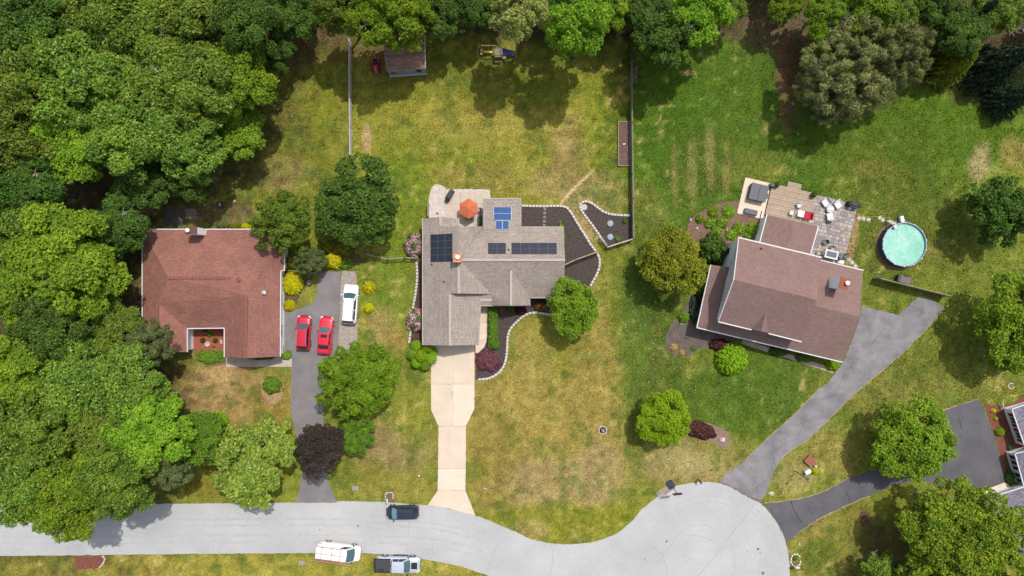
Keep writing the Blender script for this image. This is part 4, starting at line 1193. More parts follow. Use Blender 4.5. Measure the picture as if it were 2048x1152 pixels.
_ctr = {}
def tree(px, py, rpx, p, lm, label, name='broadleaf_tree', cat='tree', group=None, h=None, rot=None, ry=None, wood=False):
    """px,py,rpx: crown centre and radius as measured at crown height; h: total height in metres.
    Trees of the woods carry their crown high, free-standing ones down to near the ground."""
    pr = PROTO[p]
    r = rpx / PXM
    h = h or r * 1.55
    if p == 'spruce':
        zc, Hc = 0.5 * h, 0.5 * h
    elif wood:
        zc, Hc = 0.56 * h, 0.46 * h
    else:
        zc, Hc = 0.36 * h, 0.66 * h
    czw = zc + 0.15 * Hc
    k = 1 - czw / CAMH
    s = r * k / pr['R'] / 0.95
    sy = s if ry is None else ry / PXM * k / pr['R'] / 0.95
    loc = W(px, py, czw); loc.z = 0
    t = thing(name, label, cat, (0, 0, 0), group)
    key = (pr['crown'].name, lm)
    if key not in _ctr:
        me = pr['crown'].copy(); me.name = 'crown'; me.materials.clear(); me.materials.append(LM[lm]); _ctr[key] = me
    sz = Hc / pr['H']
    o = bpy.data.objects.new('trunk', pr['trunk']); C.objects.link(o); o.parent = t; o.scale = (s, sy, zc / pr['cz'])
    o = bpy.data.objects.new('crown', _ctr[key]); C.objects.link(o); o.parent = t; o.location = (0, 0, zc); o.scale = (s, sy, sz)
    a = rot if rot is not None else rng.uniform(0, 6.28)
    if ry is not None: a = 0.0
    t.location = loc; t.rotation_euler = (0, 0, a)
    return t

# ---- woods in the top left
WG = 'trees of the woods on the left side'
TG = 'trees of the wooded fringe along the top'
woods = [
 (70, 65, 88, 'maple1', 'dark', 'dark green tree in the very top left corner of the woods'),
 (188, 40, 86, 'maple0', 'maple', 'green tree at the top edge, second from the top left corner'),
 (300, 62, 96, 'maple2', 'maple', 'wide yellow-flecked crown at the top edge of the left woods'),
 (405, 50, 88, 'maple1', 'maple', 'mid green crown at the top edge, right part of the left woods'),
 (500, 60, 74, 'broad1', 'dark', 'dark crown at the top edge just right of the big woods'),
 (60, 175, 92, 'maple2', 'maple', 'green crown on the left edge below the dark corner tree'),
 (165, 165, 98, 'maple0', 'maple', 'large pale-topped crown in the upper left of the woods'),
 (270, 165, 150, 'giant0', 'maple', 'largest pale-topped crown in the heart of the upper woods'),
 (398, 175, 98, 'maple2', 'maple', 'yellow-green crown with pale tips in the right of the upper woods'),
 (492, 165, 74, 'maple0', 'bright', 'green crown on the right edge of the upper woods'),
 (50, 285, 88, 'broad0', 'maple', 'broad crown on the left edge halfway down the upper woods'),
 (165, 275, 92, 'maple1', 'bright', 'bright round-clumped crown in the lower left of the upper woods'),
 (275, 275, 92, 'broad1', 'maple', 'bunched green crown in the lower middle of the upper woods'),
 (378, 282, 84, 'maple0', 'maple', 'pale-tipped crown low in the upper woods, above the dark gap'),
 (478, 255, 66, 'broad0', 'bright', 'green crown bulging from the right edge of the woods over the lawn'),
 (70, 378, 72, 'maple2', 'dark', 'dim crown on the left edge at the dark gap'),
 (285, 365, 66, 'broad0', 'dark', 'dark crown just above the gap north of the red roof'),
 (395, 350, 56, 'maple1', 'dark', 'dark low crown behind the red-roofed house'),
 (160, 520, 116, 'broad1', 'bright', 'bright light-green crown left of the red roof'),
 (50, 470, 76, 'maple0', 'maple', 'yellow-tinged crown on the left edge beside the bright one'),
 (40, 590, 70, 'broad0', 'bright', 'green crown on the left edge level with the red roof'),
 (245, 455, 62, 'maple2', 'dark', 'dark crown touching the north-west corner of the red roof'),
 (118, 645, 80, 'maple1', 'dark', 'dark-clumped crown below the bright light-green one'),
 (235, 645, 60, 'maple0', 'maple', 'green crown against the west side of the red roof'),
 (310, 690, 52, 'feather', 'shade', 'small grey-green tree over the south-west corner of the red roof'),
 (50, 750, 90, 'broad1', 'bright', 'green crown on the left edge, three quarters down the picture'),
 (165, 755, 98, 'maple2', 'maple', 'big green crown in the middle of the lower woods'),
 (275, 775, 88, 'maple0', 'maple', 'crown with bare twigs at the right of the lower woods'),
 (70, 860, 96, 'maple1', 'maple', 'big crown on the left edge above the road'),
 (200, 880, 140, 'giant1', 'maple', 'wide crown in the centre of the lower woods above the road'),
 (305, 860, 86, 'maple1', 'bright', 'green crown in the lower woods beside the glossy small tree'),
 (75, 955, 84, 'maple2', 'maple', 'crown in the bottom left corner hanging over the road'),
 (165, 985, 82, 'maple0', 'bright', 'lowest crown of the left woods, reaching furthest over the road'),
 (262, 955, 74, 'broad1', 'maple', 'crown of the left woods with a tuft of dry twigs above the road'),
 (345, 925, 54, 'feather', 'shade', 'small grey-green tree at the right end of the lower woods'),
 (408, 868, 52, 'round', 'hedge', 'glossy small tree between the lower woods and the pale roadside tree'),
]
for w_ in woods:
    px, py, r_, p, lm, lab = w_
    tree(px, py, r_, p, lm, lab, group=WG, h=rng.uniform(11, 15) if r_ > 70 else rng.uniform(7, 10), wood=True)
top = [
 (590, 30, 62, 'maple0', 'dark', 'dark tree of the top fringe, just left of the fence end'),
 (560, 110, 40, 'maple1', 'dark', 'dim low tree between the woods and the pale fence'),
 (690, 25, 56, 'airy', 'maple', 'yellow-green tree above the end of the pale fence'),
 (752, 42, 62, 'maple2', 'bright', 'bright tree hanging over the left side of the shed'),
 (815, 48, 62, 'broad1', 'bright', 'bright tree covering the back of the shed roof'),
 (880, 30, 54, 'maple0', 'dark', 'darker tree right of the shed'),
 (935, 22, 48, 'broad0', 'dark', 'dark green tree between shed and swing set at the top edge'),
 (985, 10, 42, 'maple1', 'maple', 'small crown at the top edge above the swing set'),
 (1040, 45, 60, 'airy', 'pale', 'pale yellowish tree above the swing set'),
 (1105, 22, 52, 'maple2', 'dark', 'dark crown right of the pale yellowish tree'),
 (1160, 62, 72, 'broad0', 'bright', 'bright yellow-green tree left of the back fence end'),
 (1215, 15, 54, 'maple1', 'bright', 'green crown at the top edge above the back fence end'),
 (1285, 25, 58, 'broad1', 'dark', 'dark crown at the top edge just right of the back fence'),
 (1330, 78, 66, 'maple0', 'dark', 'dark low crown over the lawn right of the back fence'),
 (1390, 38, 66, 'maple2', 'bright', 'green yellow-lit crown at the top edge right of the dark low crown'),
 (1450, 25, 40, 'airy', 'maple', 'thin crown at the top edge where the fringe opens'),
 (1565, 12, 40, 'airy', 'bright', 'thin bright crown at the top edge left of the bare tree'),
 (1645, 20, 46, 'airy', 'bright', 'thin bright crown at the top edge right of the bare tree'),
 (1715, 18, 54, 'broad0', 'bright', 'green crown at the top edge above the big pine'),
 (1780, 25, 50, 'airy', 'maple', 'sparse green crown at the top edge right of the big pine'),
 (1850, 10, 50, 'maple0', 'dark', 'dark crown at the top edge above the dark evergreens'),
 (1905, 68, 58, 'broad1', 'dark', 'dark green crown among the evergreens in the upper right'),
 (1985, 20, 54, 'maple2', 'maple', 'green crown at the top edge near the right corner'),
 (1640, 75, 40, 'airy', 'bright', 'thin leafy crown hanging over the upper left of the big pine'),
]
for px, py, r_, p, lm, lab in top:
    tree(px, py, r_, p, lm, lab, group=TG, h={1040: 15, 1160: 15, 752: 14, 815: 12, 1330: 11, 1390: 12, 690: 13}.get(px, 8.5 if r_ > 45 else 7), wood=True)
EG = 'evergreens in the upper right corner'
tree(1690, 145, 98, 'pine', 'pine', 'big grey-green pine over the upper right lawn, its left half', 'pine_tree', group=EG, h=12)
tree(1762, 128, 72, 'pine', 'pine', 'grey-green pine joined to the right of the big pine', 'pine_tree', group=EG, h=12.5)
tree(1650, 190, 62, 'pine', 'pine', 'lower grey-green pine crown at the left foot of the big pine', 'pine_tree', group=EG, h=8)
tree(1920, 125, 52, 'spruce', 'olive', 'olive-tinged evergreen between the dark crown and the lawn', 'evergreen_tree', group=EG, h=7)
tree(2015, 120, 72, 'spruce', 'spruce', 'dark bluish spruce on the right edge in the upper right', 'evergreen_tree', group=EG, h=9)
tree(2040, 190, 52, 'spruce', 'spruce', 'blue-green spruce bough reaching in from the right edge over the lawn', 'evergreen_tree', group=EG, h=7)
tree(1950, 30, 46, 'spruce', 'spruce', 'dark spruce at the top edge in the right corner', 'evergreen_tree', group=EG, h=9)
tree(1850, 90, 40, 'spruce', 'spruce', 'small dark spruce right behind the big pines', 'evergreen_tree', group=EG, h=7)
# ---- single trees of the plots
tree(718, 407, 90, 'round', 'dark', 'dense dark-green tree left of the back patio', h=8.0)
tree(572, 445, 66, 'feather', 'maple', 'light green tree over the north-east corner of the red roof', h=7.5)
tree(625, 523, 34, 'feather', 'shade', 'small grey-green tree at the head of the left asphalt drive', h=4.2)
tree(722, 755, 88, 'feather', 'lush', 'large bright feathery evergreen right of the left drive', 'evergreen_tree', h=6.5, rot=0.4, ry=86)
tree(716, 868, 44, 'feather', 'hedge', 'feathery lower tree with shade painted into its leaves at the foot of the large bright feathery evergreen', 'evergreen_tree', h=3.4)  # same species as the bright one; its shade comes from a darker leaf colour
tree(648, 893, 52, 'round', 'purple', 'dark purple-leaved round tree over the left drive', h=6.2, name='purple_tree')
tree(513, 920, 94, 'airy', 'limepale', 'pale lime tree at the roadside left of the drive mouth', h=7.5)
tree(1142, 617, 53, 'round', 'bright', 'rounded green tree at the right corner of the grey-roofed house', h=6.0, ry=61)
tree(1342, 522, 69, 'round', 'olive', 'rounded yellow-olive maple between the two right-hand houses', h=6.5)
tree(1321, 833, 57, 'round', 'lime', 'vivid lime-green tree on the front lawn beside the burgundy shrub', h=5.2)
tree(1806, 874, 86, 'round', 'bright', 'round green tree between the two right-hand drives', h=7.5)
tree(1908, 1085, 138, 'giant1', 'limemaple', 'huge yellow-green maple in the bottom right corner', h=11.5)
tree(1750, 1150, 54, 'airy', 'maple', 'small tree at the bottom edge left of the huge maple', h=6)
tree(2012, 645, 88, 'round', 'bright', 'big green tree on the right edge beyond the pool fence', h=8.5, ry=98)
tree(1990, 425, 70, 'airy', 'dark', 'dull dark tree on the right edge right of the pool', h=8.0)
# trees just beyond the frame, the same woods going on
for px, py, r_, where in [(100, -75, 90, 'behind the top left corner crowns'), (280, -80, 90, 'behind the wide yellow-flecked crown'), (450, -75, 80, 'behind the right part of the left woods'), (640, -80, 70, 'behind the end of the pale fence'),
                          (800, -80, 80, 'behind the trees over the shed'), (960, -80, 70, 'behind the trees left of the swing set'), (1110, -80, 80, 'behind the tree right of the pale yellowish one'), (1280, -80, 80, 'behind the back fence end'),
                          (1430, -80, 70, 'behind the opening of the fringe'), (1600, -80, 70, 'behind the leafless tree left of the pine'), (1760, -80, 80, 'behind the big pines'), (1900, -80, 70, 'behind the dark upper right evergreens'), (2120, 60, 70, 'right of the bluish spruce')]:
    tree(px, py, r_, 'maple%d' % (abs(px) % 3), 'dark', 'tree just beyond the picture edge ' + where, group='trees beyond the frame', h=7.5, wood=True)

def bare_tree(px, py, h, label, seed):
    t = thing('bare_tree', label, 'tree', W(px, py))
    g = random.Random(seed); mb = MB(); base = W(px, py)
    def br(p, d, l, r, lev):
        e = p + d * l
        mb.tube([p, p.lerp(e, 0.5) + Vector((g.uniform(-1, 1), g.uniform(-1, 1), 0)) * l * 0.08, e], [r, r * 0.8, r * 0.55], 5, cap=False)
        if lev:
            for _ in range(3):
                dd = (d + Vector((g.uniform(-1, 1), g.uniform(-1, 1), g.uniform(-0.2, 0.5))) * 0.9).normalized()
                br(e, dd, l * 0.68, r * 0.55, lev - 1)
    br(base, Vector((0, 0, 1)), h * 0.4, 0.16, 4)
    mb.build('trunk', M_bark_p, t)
bare_tree(1605, 62, 8, 'leafless pale-branched tree at the top, left of the big pine', 3)
bare_tree(1962, 55, 8, 'leafless pale-branched tree at the top right among dark evergreens', 5)

# ---- shrubs
def shrub_pts(seed, n, lumps, flat=0.75, squared=False):
    g = np.random.default_rng(seed)
    d = sph(g, n, -0.15)
    if squared:
        d = d / np.max(np.abs(d), axis=1, keepdims=True)
    k = 1 + lumps * np.sin(d[:, 0] * 6 + seed) * np.cos(d[:, 1] * 5 + seed * 2) + 0.06 * np.sin(d[:, 0] * 17) * np.cos(d[:, 1] * 15)
    P_ = d * (k * g.uniform(0.72, 1.0, n))[:, None]
    P_[:, 2] = np.maximum(P_[:, 2], 0.02)
    return P_, d, g
SP = {}
def shrub_proto(key, seed, n=4200, leaf=0.14, lumps=0.1, elong=1.5, up=0.35, squared=False):
    P_, d, g = shrub_pts(seed, n, lumps, squared=squared)
    SP[key] = leaves_mesh(key, P_, d, g, leaf, elong, up, 0.5)
shrub_proto('ball', 61, leaf=0.11, lumps=0.04)
shrub_proto('loose', 62, leaf=0.14, lumps=0.13)
shrub_proto('tuft', 63, n=700, leaf=0.22, lumps=0.12, elong=3.2, up=0.2)
shrub_proto('box', 64, n=5200, leaf=0.09, lumps=0.02, squared=True)
shrub_proto('low', 65, n=1500, leaf=0.2, lumps=0.15)
def shrub(px, py, rx, ry, h, p, lm, label, name='shrub', group=None, rot=None, cat='shrub'):
    key = (p, lm)
    if key not in _ctr:
        me = SP[p].copy(); me.name = 'foliage'; me.materials.clear(); me.materials.append(LM[lm]); _ctr[key] = me
    o = bpy.data.objects.new(name, _ctr[key]); C.objects.link(o)
    zc = h * 0.6; loc = W(px, py, zc); loc.z = 0
    o.location = loc; k = 1 - zc / CAMH
    o.scale = (rx / PXM * k, ry / PXM * k, h)
    o.rotation_euler = (0, 0, rot if rot is not None else (rng.uniform(0, 6.28) if abs(rx - ry) < 1 else 0))
    tag(o, label, cat, group)
    return o
YG = 'yellow bushes round the left drive'
shrub(582, 567, 21, 23, 1.3, 'ball', 'yellow', 'large yellow bush against the right wall of the red-roofed house', group=YG)
shrub(577, 611, 12, 12, 0.9, 'ball', 'yellow', 'small yellow bush below the large yellow one by the red-roofed house', group=YG)
shrub(583, 524, 16, 14, 1.2, 'loose', 'olive', 'olive-yellow bush half hidden by the tree at the red roof corner', group=YG)
shrub(664, 522, 19, 16, 1.3, 'loose', 'yellow', 'yellow bush at the top end of the left asphalt drive', group=YG)
shrub(682, 493, 24, 18, 1.4, 'loose', 'olive', 'olive bush shaded by the dense dark-green tree', group=YG)
shrub(654, 494, 15, 13, 1.2, 'loose', 'olive', 'dim olive bush left of the shaded bush under the dark-green tree', group=YG)
shrub(736, 575, 12, 12, 0.7, 'tuft', 'yellow', 'ragged yellow bush right of the parked white car', group=YG)
shrub(736, 616, 10, 10, 0.8, 'ball', 'yellow', 'compact round yellow bush right of the parked white car', group=YG)
shrub(1631, 942, 7, 7, 0.7, 'ball', 'yellow', 'small round yellow bush beside the lamp post between the right drives')
shrub(640, 520, 14, 12, 0.6, 'low', 'maple', 'low green growth at the head of the left drive')
shrub(690, 528, 18, 10, 0.7, 'low', 'hedge', 'low green growth between the drive head and side lawn')
for i, (px, py, r_, lab) in enumerate([(831, 491, 23, 'pink-flowering rhododendron at the upper left corner of the grey roof'), (831, 641, 20, 'pink-flowering rhododendron halfway down the left side of the grey roof')]):
    t = thing('rhododendron', lab, 'shrub', (0, 0, 0), 'pink rhododendrons beside the grey-roofed house')
    P_, d, g = shrub_pts(80 + i, 2600, 0.14); sc3 = np.array([r_ / PXM, r_ * 1.12 / PXM, 1.7]); loc = W(px, py, 1.0); loc.z = 0
    me = leaves_mesh('foliage', P_ * sc3, d, g, 0.17, 1.8, 0.35, 0.5); link('foliage', me, LM['shade'], t)
    P_, d, g = shrub_pts(90 + i, 760, 0.14)
    P2 = np.repeat(P_ * sc3 * 1.04, 7, axis=0) + g.normal(0, 0.05, (760 * 7, 3)); D2 = np.repeat(d, 7, axis=0)
    me = leaves_mesh('blossoms', P2, D2, g, 0.095, 1.2, 0.3, 0.7); link('blossoms', me, LM['pink'], t)
    t.location = loc
# cloud-pruned bush, seven puffs
t = thing('topiary_bush', 'cloud-pruned bright green bush of several puffs at the top of the concrete drive', 'shrub', W(842, 712))
base = W(842, 712)
for px, py, r_, z in [(832, 692, 11, 1.1), (855, 694, 13, 1.5), (824, 708, 11, 1.0), (842, 712, 12, 1.7), (862, 716, 12, 1.2), (833, 725, 11, 1.1), (850, 730, 11, 1.0), (866, 703, 9, 1.0)]:
    P_, d, g = shrub_pts(int(px), 1500, 0.05)
    c = W(px, py, z)
    P_[:, 2] = P_[:, 2] * 0.9
    P3 = P_ * (r_ / PXM * 1.04) + np.array([c.x - base.x, c.y - base.y, z - 0.2])
    o = link('puff', leaves_mesh('puff', P3, d, g, 0.09, 1.4, 0.3, 0.4), LM['lime' if z > 1 else 'bright'], t); o.parent = t; o.matrix_parent_inverse = Matrix.Identity(4)
mb = MB()
for px, py, z in [(832, 692, 1.1), (855, 694, 1.5), (824, 708, 1.0), (842, 712, 1.6), (862, 716, 1.2), (833, 725, 1.1), (850, 730, 1.0)]:
    c = W(px, py, z); mb.tube([base, base.lerp(Vector((c.x, c.y, 0)), 0.4) + Vector((0, 0, 0.5)), c], [0.08, 0.06, 0.03], 6)
mb.build('trunk', M_bark, t)
# front bed of the middle house
hd = shrub(986, 655, 9.5, 40, 1.0, 'box', 'hedge', 'long clipped hedge between entrance path and mulch bed', 'hedge', rot=0.0, cat='hedge')
shrub(990, 690, 10, 9, 0.95, 'ball', 'hedge', 'rounded lower end bush of the long clipped hedge')
shrub(976, 722, 25, 22, 0.9, 'loose', 'wine', 'wide wine-red shrub at the foot of the entrance path', rot=0.0)
shrub(1003, 617, 9, 9, 0.7, 'loose', 'rust', 'rusty shrub against the front wall next to the hedge')
shrub(1022, 617, 9, 8, 0.8, 'loose', 'dark', 'dark green shrub between two rusty ones by the front wall')
shrub(1042, 620, 12, 10, 0.8, 'loose', 'burg', 'dark red shrub at the front wall above the edging curve')
shrub(1080, 612, 12, 11, 0.9, 'ball', 'rust', 'brown rounded shrub beside the trunk of the rounded green tree')
shrub(1130, 566, 15, 14, 1.2, 'loose', 'bright', 'bright bush at the lower right corner of the grey roof')
shrub(1122, 470, 8, 26, 1.3, 'loose', 'lime', 'lime bush peeping out at the right end of the grey roof')
shrub(1250, 442, 5, 5, 0.4, 'tuft', 'hedge', 'little plant in the kidney bed near the fence', group='young plants in the kidney bed')
shrub(1236, 478, 5, 5, 0.4, 'tuft', 'bright', 'little bright plant in the kidney bed by the lower round lid', group='young plants in the kidney bed')
# right house beds
shrub(1430, 497, 28, 31, 2.4, 'loose', 'dark', 'dark green bush at the north-west corner of the brown-roofed house')
shrub(1405, 560, 15, 34, 2.0, 'loose', 'dark', 'dark foundation shrub along the west porch wall', rot=0.0)
shrub(1390, 618, 10, 30, 0.8, 'low', 'spruce', 'dim low shrub below the west porch roof')
shrub(1369, 635, 11, 11, 0.9, 'loose', 'bright', 'small bright bush at the edge of the grey mulch bed')
shrub(1467, 719, 33, 33, 2.2, 'ball', 'lime', 'large bright-green rounded bush before the porch of the brown-roofed house')
shrub(1440, 690, 20, 12, 0.9, 'low', 'burg', 'dark red low shrub in the shade of the porch corner')
shrub(1560, 703, 20, 9, 0.9, 'loose', 'dark', 'dark shrub under the porch eave, left of the green one')
shrub(1612, 716, 18, 9, 1.0, 'loose', 'hedge', 'green shrub under the porch eave by the walk')
shrub(1668, 731, 14, 11, 1.0, 'loose', 'lime', 'yellow-green bush at the bottom corner of the brown garage roof')
HG = 'hostas in the brown mulch bed'
for px, py, r_, lab in [(1428, 424, 11, 'leafy hosta, upper left of the pair nearest the lawn edge'), (1458, 422, 12, 'leafy hosta left of the hot-tub slab'), (1400, 438, 8, 'smallest hosta at the far left of the mulch bed'),
                        (1421, 446, 11, 'hosta just above the yellow-olive maple'), (1446, 445, 11, 'hosta in the middle of the mulch bed'), (1434, 462, 10, 'hosta touching the dark green bush'),
                        (1478, 457, 12, 'large hosta right of the pale rock'), (1464, 469, 11, 'hosta below the pale rock'), (1505, 457, 12, 'hosta nearest the kitchen wall'), (1496, 475, 9, 'hosta in the corner under the upper roof')]:
    shrub(px, py, r_, r_, 0.55, 'tuft', 'bright', lab, 'hosta', HG, cat='plant')
shrub(1400, 861, 34, 17, 1.0, 'loose', 'burg', 'dark burgundy spreading shrub beside the vivid lime tree', rot=R(-12))
shrub(1348, 695, 8, 7, 0.4, 'tuft', 'straw', 'dry straw-coloured tuft in the grey mulch bed'); shrub(1364, 706, 6, 6, 0.35, 'tuft', 'straw', 'second dry tuft nearer the bed rim'); shrub(1387, 697, 5, 5, 0.3, 'tuft', 'hedge', 'small green plant in the grey mulch bed')
# left house
shrub(541, 771, 18, 18, 1.1, 'loose', 'hedge', 'round green bush on a straw ring in the left front lawn')
shrub(432, 847, 22, 22, 1.4, 'ball', 'lime', 'lime round bush at the edge of the lower woods')
shrub(420, 714, 30, 14, 0.6, 'low', 'hedge', 'leafy ground planting below the brick court')
shrub(520, 716, 28, 4, 0.5, 'low', 'dark', 'low hedge along the south wall of the red-roofed house', rot=0.0)
shrub(571, 712, 10, 8, 0.7, 'loose', 'bright', 'green bush at the drive corner of the red-roofed house')
shrub(404, 681, 5, 5, 0.6, 'ball', 'dark', 'left round shrub in the brick court', group='pair of round court shrubs')
shrub(429, 681, 5, 5, 0.6, 'ball', 'dark', 'right round shrub in the brick court', group='pair of round court shrubs')
shrub(418, 669, 5, 5, 0.5, 'tuft', 'bright', 'leafy plant at the back of the brick court')
shrub(408, 660, 5, 4, 0.5, 'tuft', 'dark', 'dim plant in the shaded back corner of the brick court')
shrub(411, 449, 9, 6, 0.7, 'loose', 'hedge', 'green shrub behind the red roof right of its chimney', group='shrubs behind the red roof')
shrub(440, 450, 9, 6, 0.7, 'loose', 'shade', 'grey-green shrub in the middle of the row behind the red roof', group='shrubs behind the red roof')
shrub(468, 452, 16, 7, 0.9, 'loose', 'olive', 'olive shrub at the right of the row behind the red roof', group='shrubs behind the red roof')
shrub(490, 453, 10, 7, 0.9, 'ball', 'yellow', 'yellow shrub behind the red roof beside the light green tree', group='shrubs behind the red roof')
# bottom right
BG = 'small bushes in the red mulch before the shuttered house'
shrub(1988, 822, 5, 4, 0.4, 'tuft', 'yellow', 'yellow tuft at the top of the red mulch bed', group=BG); shrub(1993, 838, 4, 4, 0.4, 'ball', 'yellow', 'yellow ball second from the top of the red mulch bed', group=BG)
shrub(2002, 864, 9, 9, 0.7, 'loose', 'lime', 'largest yellow-green bush in the red mulch bed', group=BG); shrub(2023, 895, 7, 7, 0.6, 'loose', 'shade', 'greyish bush at the lower end of the red mulch bed', group=BG)
shrub(2022, 955, 8, 14, 0.9, 'loose', 'dark', 'dark green bush between the sunroom and the drive')
shrub(1591, 1117, 5, 5, 0.35, 'tuft', 'hedge', 'small plant inside the stone ring by the cul-de-sac')

# ivy on the end of the back fence
P_, d, g = shrub_pts(99, 2500, 0.2)
P_ = P_ * np.array([0.5, 2.4, 1.7]); me = leaves_mesh('ivy', P_, d, g, 0.16, 1.4, 0.3, 0.5)
o = link('ivy', me, LM['dark']); o.location = (W(1262, 108).x, W(1262, 108).y, 0); tag(o, 'ivy covering the upper end of the back fence', 'ivy', kind='stuff')
# ------------------------------------------------------------------ edging blocks, one object per block
M_block = mat('edging_block', col(236, 228, 222), 0.85, col(206, 196, 190), scale=1.5, contrast=0.5)
_blk = {}
def block_mesh(name, sx, sy, sz, m, seed=0, bev=0.02):
    k = (name, round(sx, 2), round(sy, 2), sz, seed, m.name)
    if k in _blk: return _blk[k]
    g = random.Random(seed); mb = MB()
    hx, hy = sx / 2, sy / 2
    j = lambda: g.uniform(-bev, bev) * 0.6
    lo = [(-hx + j(), -hy + j(), 0), (hx + j(), -hy + j(), 0), (hx + j(), hy + j(), 0), (-hx + j(), hy + j(), 0)]
    mid = [(x, y, sz - bev) for x, y, z in lo]
    hi = [(x * (1 - bev / hx), y * (1 - bev / hy), sz) for x, y, z in lo]
    mb.v = lo + mid + hi
    for a in (0, 4):
        for i in range(4):
            mb.face((a + i, a + (i + 1) % 4, a + 4 + (i + 1) % 4, a + 4 + i))
    mb.face((8, 9, 10, 11))
    me = bpy.data.meshes.new(name); me.from_pydata(mb.v, [], mb.f); me.update(); me.materials.append(m)
    _blk[k] = me
    return me
def edging(label, pts, closed=False, bl=0.42, w=0.28, h=0.16, m=None, name='stone_edging', grp=None):
    P = smooth_path(pts, closed=closed, step=0.08)
    t = thing(name, label, 'edging', (0, 0, 0), grp)
    acc = 0; last = P[0]; i = 0
    for a, b in zip(P[:-1], P[1:]):
        acc += (b - a).length
        if acc >= bl:
            c = (last + b) / 2; d = (b - last).normalized()
            me = block_mesh('block', (b - last).length - 0.075, w, h, m or M_block, i % 4)
            o = bpy.data.objects.new('block', me); C.objects.link(o); o.parent = t
            o.location = (c.x + rng.uniform(-.012, .012), c.y + rng.uniform(-.012, .012), 0.0)
            o.rotation_euler = (0, 0, math.atan2(d.y, d.x) + rng.uniform(-.04, .04)); o.scale = (1, 1, rng.uniform(0.9, 1.1))
            acc = 0; last = b; i += 1
    return t
edging('white block edging round the dark mulch bed right of the grey roof', [(1043, 411.5), (1085, 412.5), (1128, 413), (1141, 424), (1160, 455), (1180, 487), (1197, 512), (1199, 532), (1192, 551), (1180, 573)])
edging('white block edging of the kidney-shaped bed inside the fence', [(1213, 492), (1209, 486), (1190, 458), (1170, 431), (1160, 416), (1162, 407), (1167, 403), (1174, 403), (1184, 407), (1196, 416), (1208, 424), (1222, 428.5), (1240, 430.5), (1261, 431)], bl=0.4)
edging('white block edging curving round the front bed to the concrete drive', [(1105, 631), (1092, 628), (1070, 625), (1052, 629), (1036, 641), (1023, 655), (1016, 670), (1014, 700), (1011, 722), (1004, 738), (991, 750), (975, 757), (953, 759)])
edging('white block edging along the left side bed of the grey-roofed house', [(833, 524), (834.5, 555), (831, 590), (827, 610), (824, 640), (821, 665), (818, 692)])
edging('pale stone ring round the little plant at the cul-de-sac', [(1591 + 10 * math.cos(t * 0.785), 1120 + 13 * math.sin(t * 0.785)) for t in range(8)], closed=True, bl=0.36, w=0.2)
edging('pale curved edging at the mulch patch in the bottom left corner', [(205, 1111), (211, 1117), (205, 1129), (196, 1137)], bl=0.36, w=0.18)

# ------------------------------------------------------------------ fences
def fence(label, pts, h=1.2, step=3.2, m=None, rails=3, rw=0.15, solid=False, picket=False):
    t = thing('fence', label, 'fence', W(*pts[0]))
    m = m or M_wood_grey
    P = [W(*p) for p in pts]
    for a, b in zip(P[:-1], P[1:]):
        L_ = (b - a).length; n = max(1, round(L_ / step)); d = (b - a).normalized(); s = Vector((-d.y, d.x, 0))
        Rm = Matrix((d, s, Vector((0, 0, 1)))).transposed()
        for i in range(n + 1):
            p = a.lerp(b, i / n)
            mb = MB(); mb.box(p + Vector((0, 0, h / 2 + 0.03)), (0.12, 0.12, h + 0.1), rot=Rm); mb.build('post', m, t)
        for i in range(n):
            p0, p1 = a.lerp(b, i / n), a.lerp(b, (i + 1) / n); c = (p0 + p1) / 2; l = (p1 - p0).length - 0.13
            if solid:
                mb = MB()
                for k in range(int(l / 0.15)):
                    x = -l / 2 + 0.075 + k * 0.15
                    mb.box(c + d * x + Vector((0, 0, h / 2 + rng.uniform(-.01, .01))), (0.135, 0.03, h), rot=Rm)
                mb.build('panel', m, t)
                mb = MB(); mb.box(c + Vector((0, 0, h + 0.02)), (l, 0.1, 0.035), rot=Rm); mb.build('rail', M_wood, t)
            else:
                for r_ in range(rails):
                    z = h * (0.16 + 0.80 * r_ / (rails - 1))
                    mb = MB(); mb.box(c + s * 0.02 + Vector((0, 0, z)), (l, 0.04, rw), rot=Rm); mb.build('rail', m, t)
                mb = MB(); mb.box(c + Vector((0, 0, h + 0.03)), (l, 0.16, 0.035), rot=Rm); mb.build('cap_rail', m, t)
                if picket:
                    mb = MB()
                    for k in range(int(l / 0.16)):
                        mb.box(c - s * 0.03 + d * (-l / 2 + 0.08 + k * 0.16) + Vector((0, 0, h * 0.48)), (0.09, 0.02, h * 0.94), rot=Rm)
                    mb.build('pickets', m, t)
    return t
M_fence_l = mat('fence_pale_lit', col(214, 208, 200), 0.9, col(176, 168, 158), scale=4, contrast=0.6, bump=0.3)  # sunlit face's paleness put into this copy of the wood
M_fence_r = mat('fence_shaded', col(160, 158, 136), 0.9, col(118, 120, 98), scale=4, contrast=0.6, bump=0.3)  # grey-green shade of the unlit face put into the wood colour
fence('long pale weathered fence between the left lot and the back lawn', [(702, 84), (703, 200), (704, 313)], 1.25, 3.2, M_fence_l, 4, 0.24)
fence('fence line down the right side of the back lawn, coloured grey-green for its shaded face', [(1260, 96), (1261, 250), (1263, 400), (1264, 478)], 1.35, 3.2, M_fence_r, 4, 0.26)
fence('short pale fence closing the kidney bed at its lower edge', [(1263, 479), (1213, 495)], 1.15, 1.7, M_fence_l, 3, 0.1, picket=True)
fence('low grey gate fence across the narrow grass neck beside the kidney bed', [(1213, 494), (1199, 478)], 1.0, 1.3, M_fence_r, 3, 0.06, picket=True)
fence('short wooden fence from the grey house across the dark mulch bed', [(1128, 530), (1150, 520), (1194, 504)], 1.3, 1.6, M_wood, 3, 0.2)
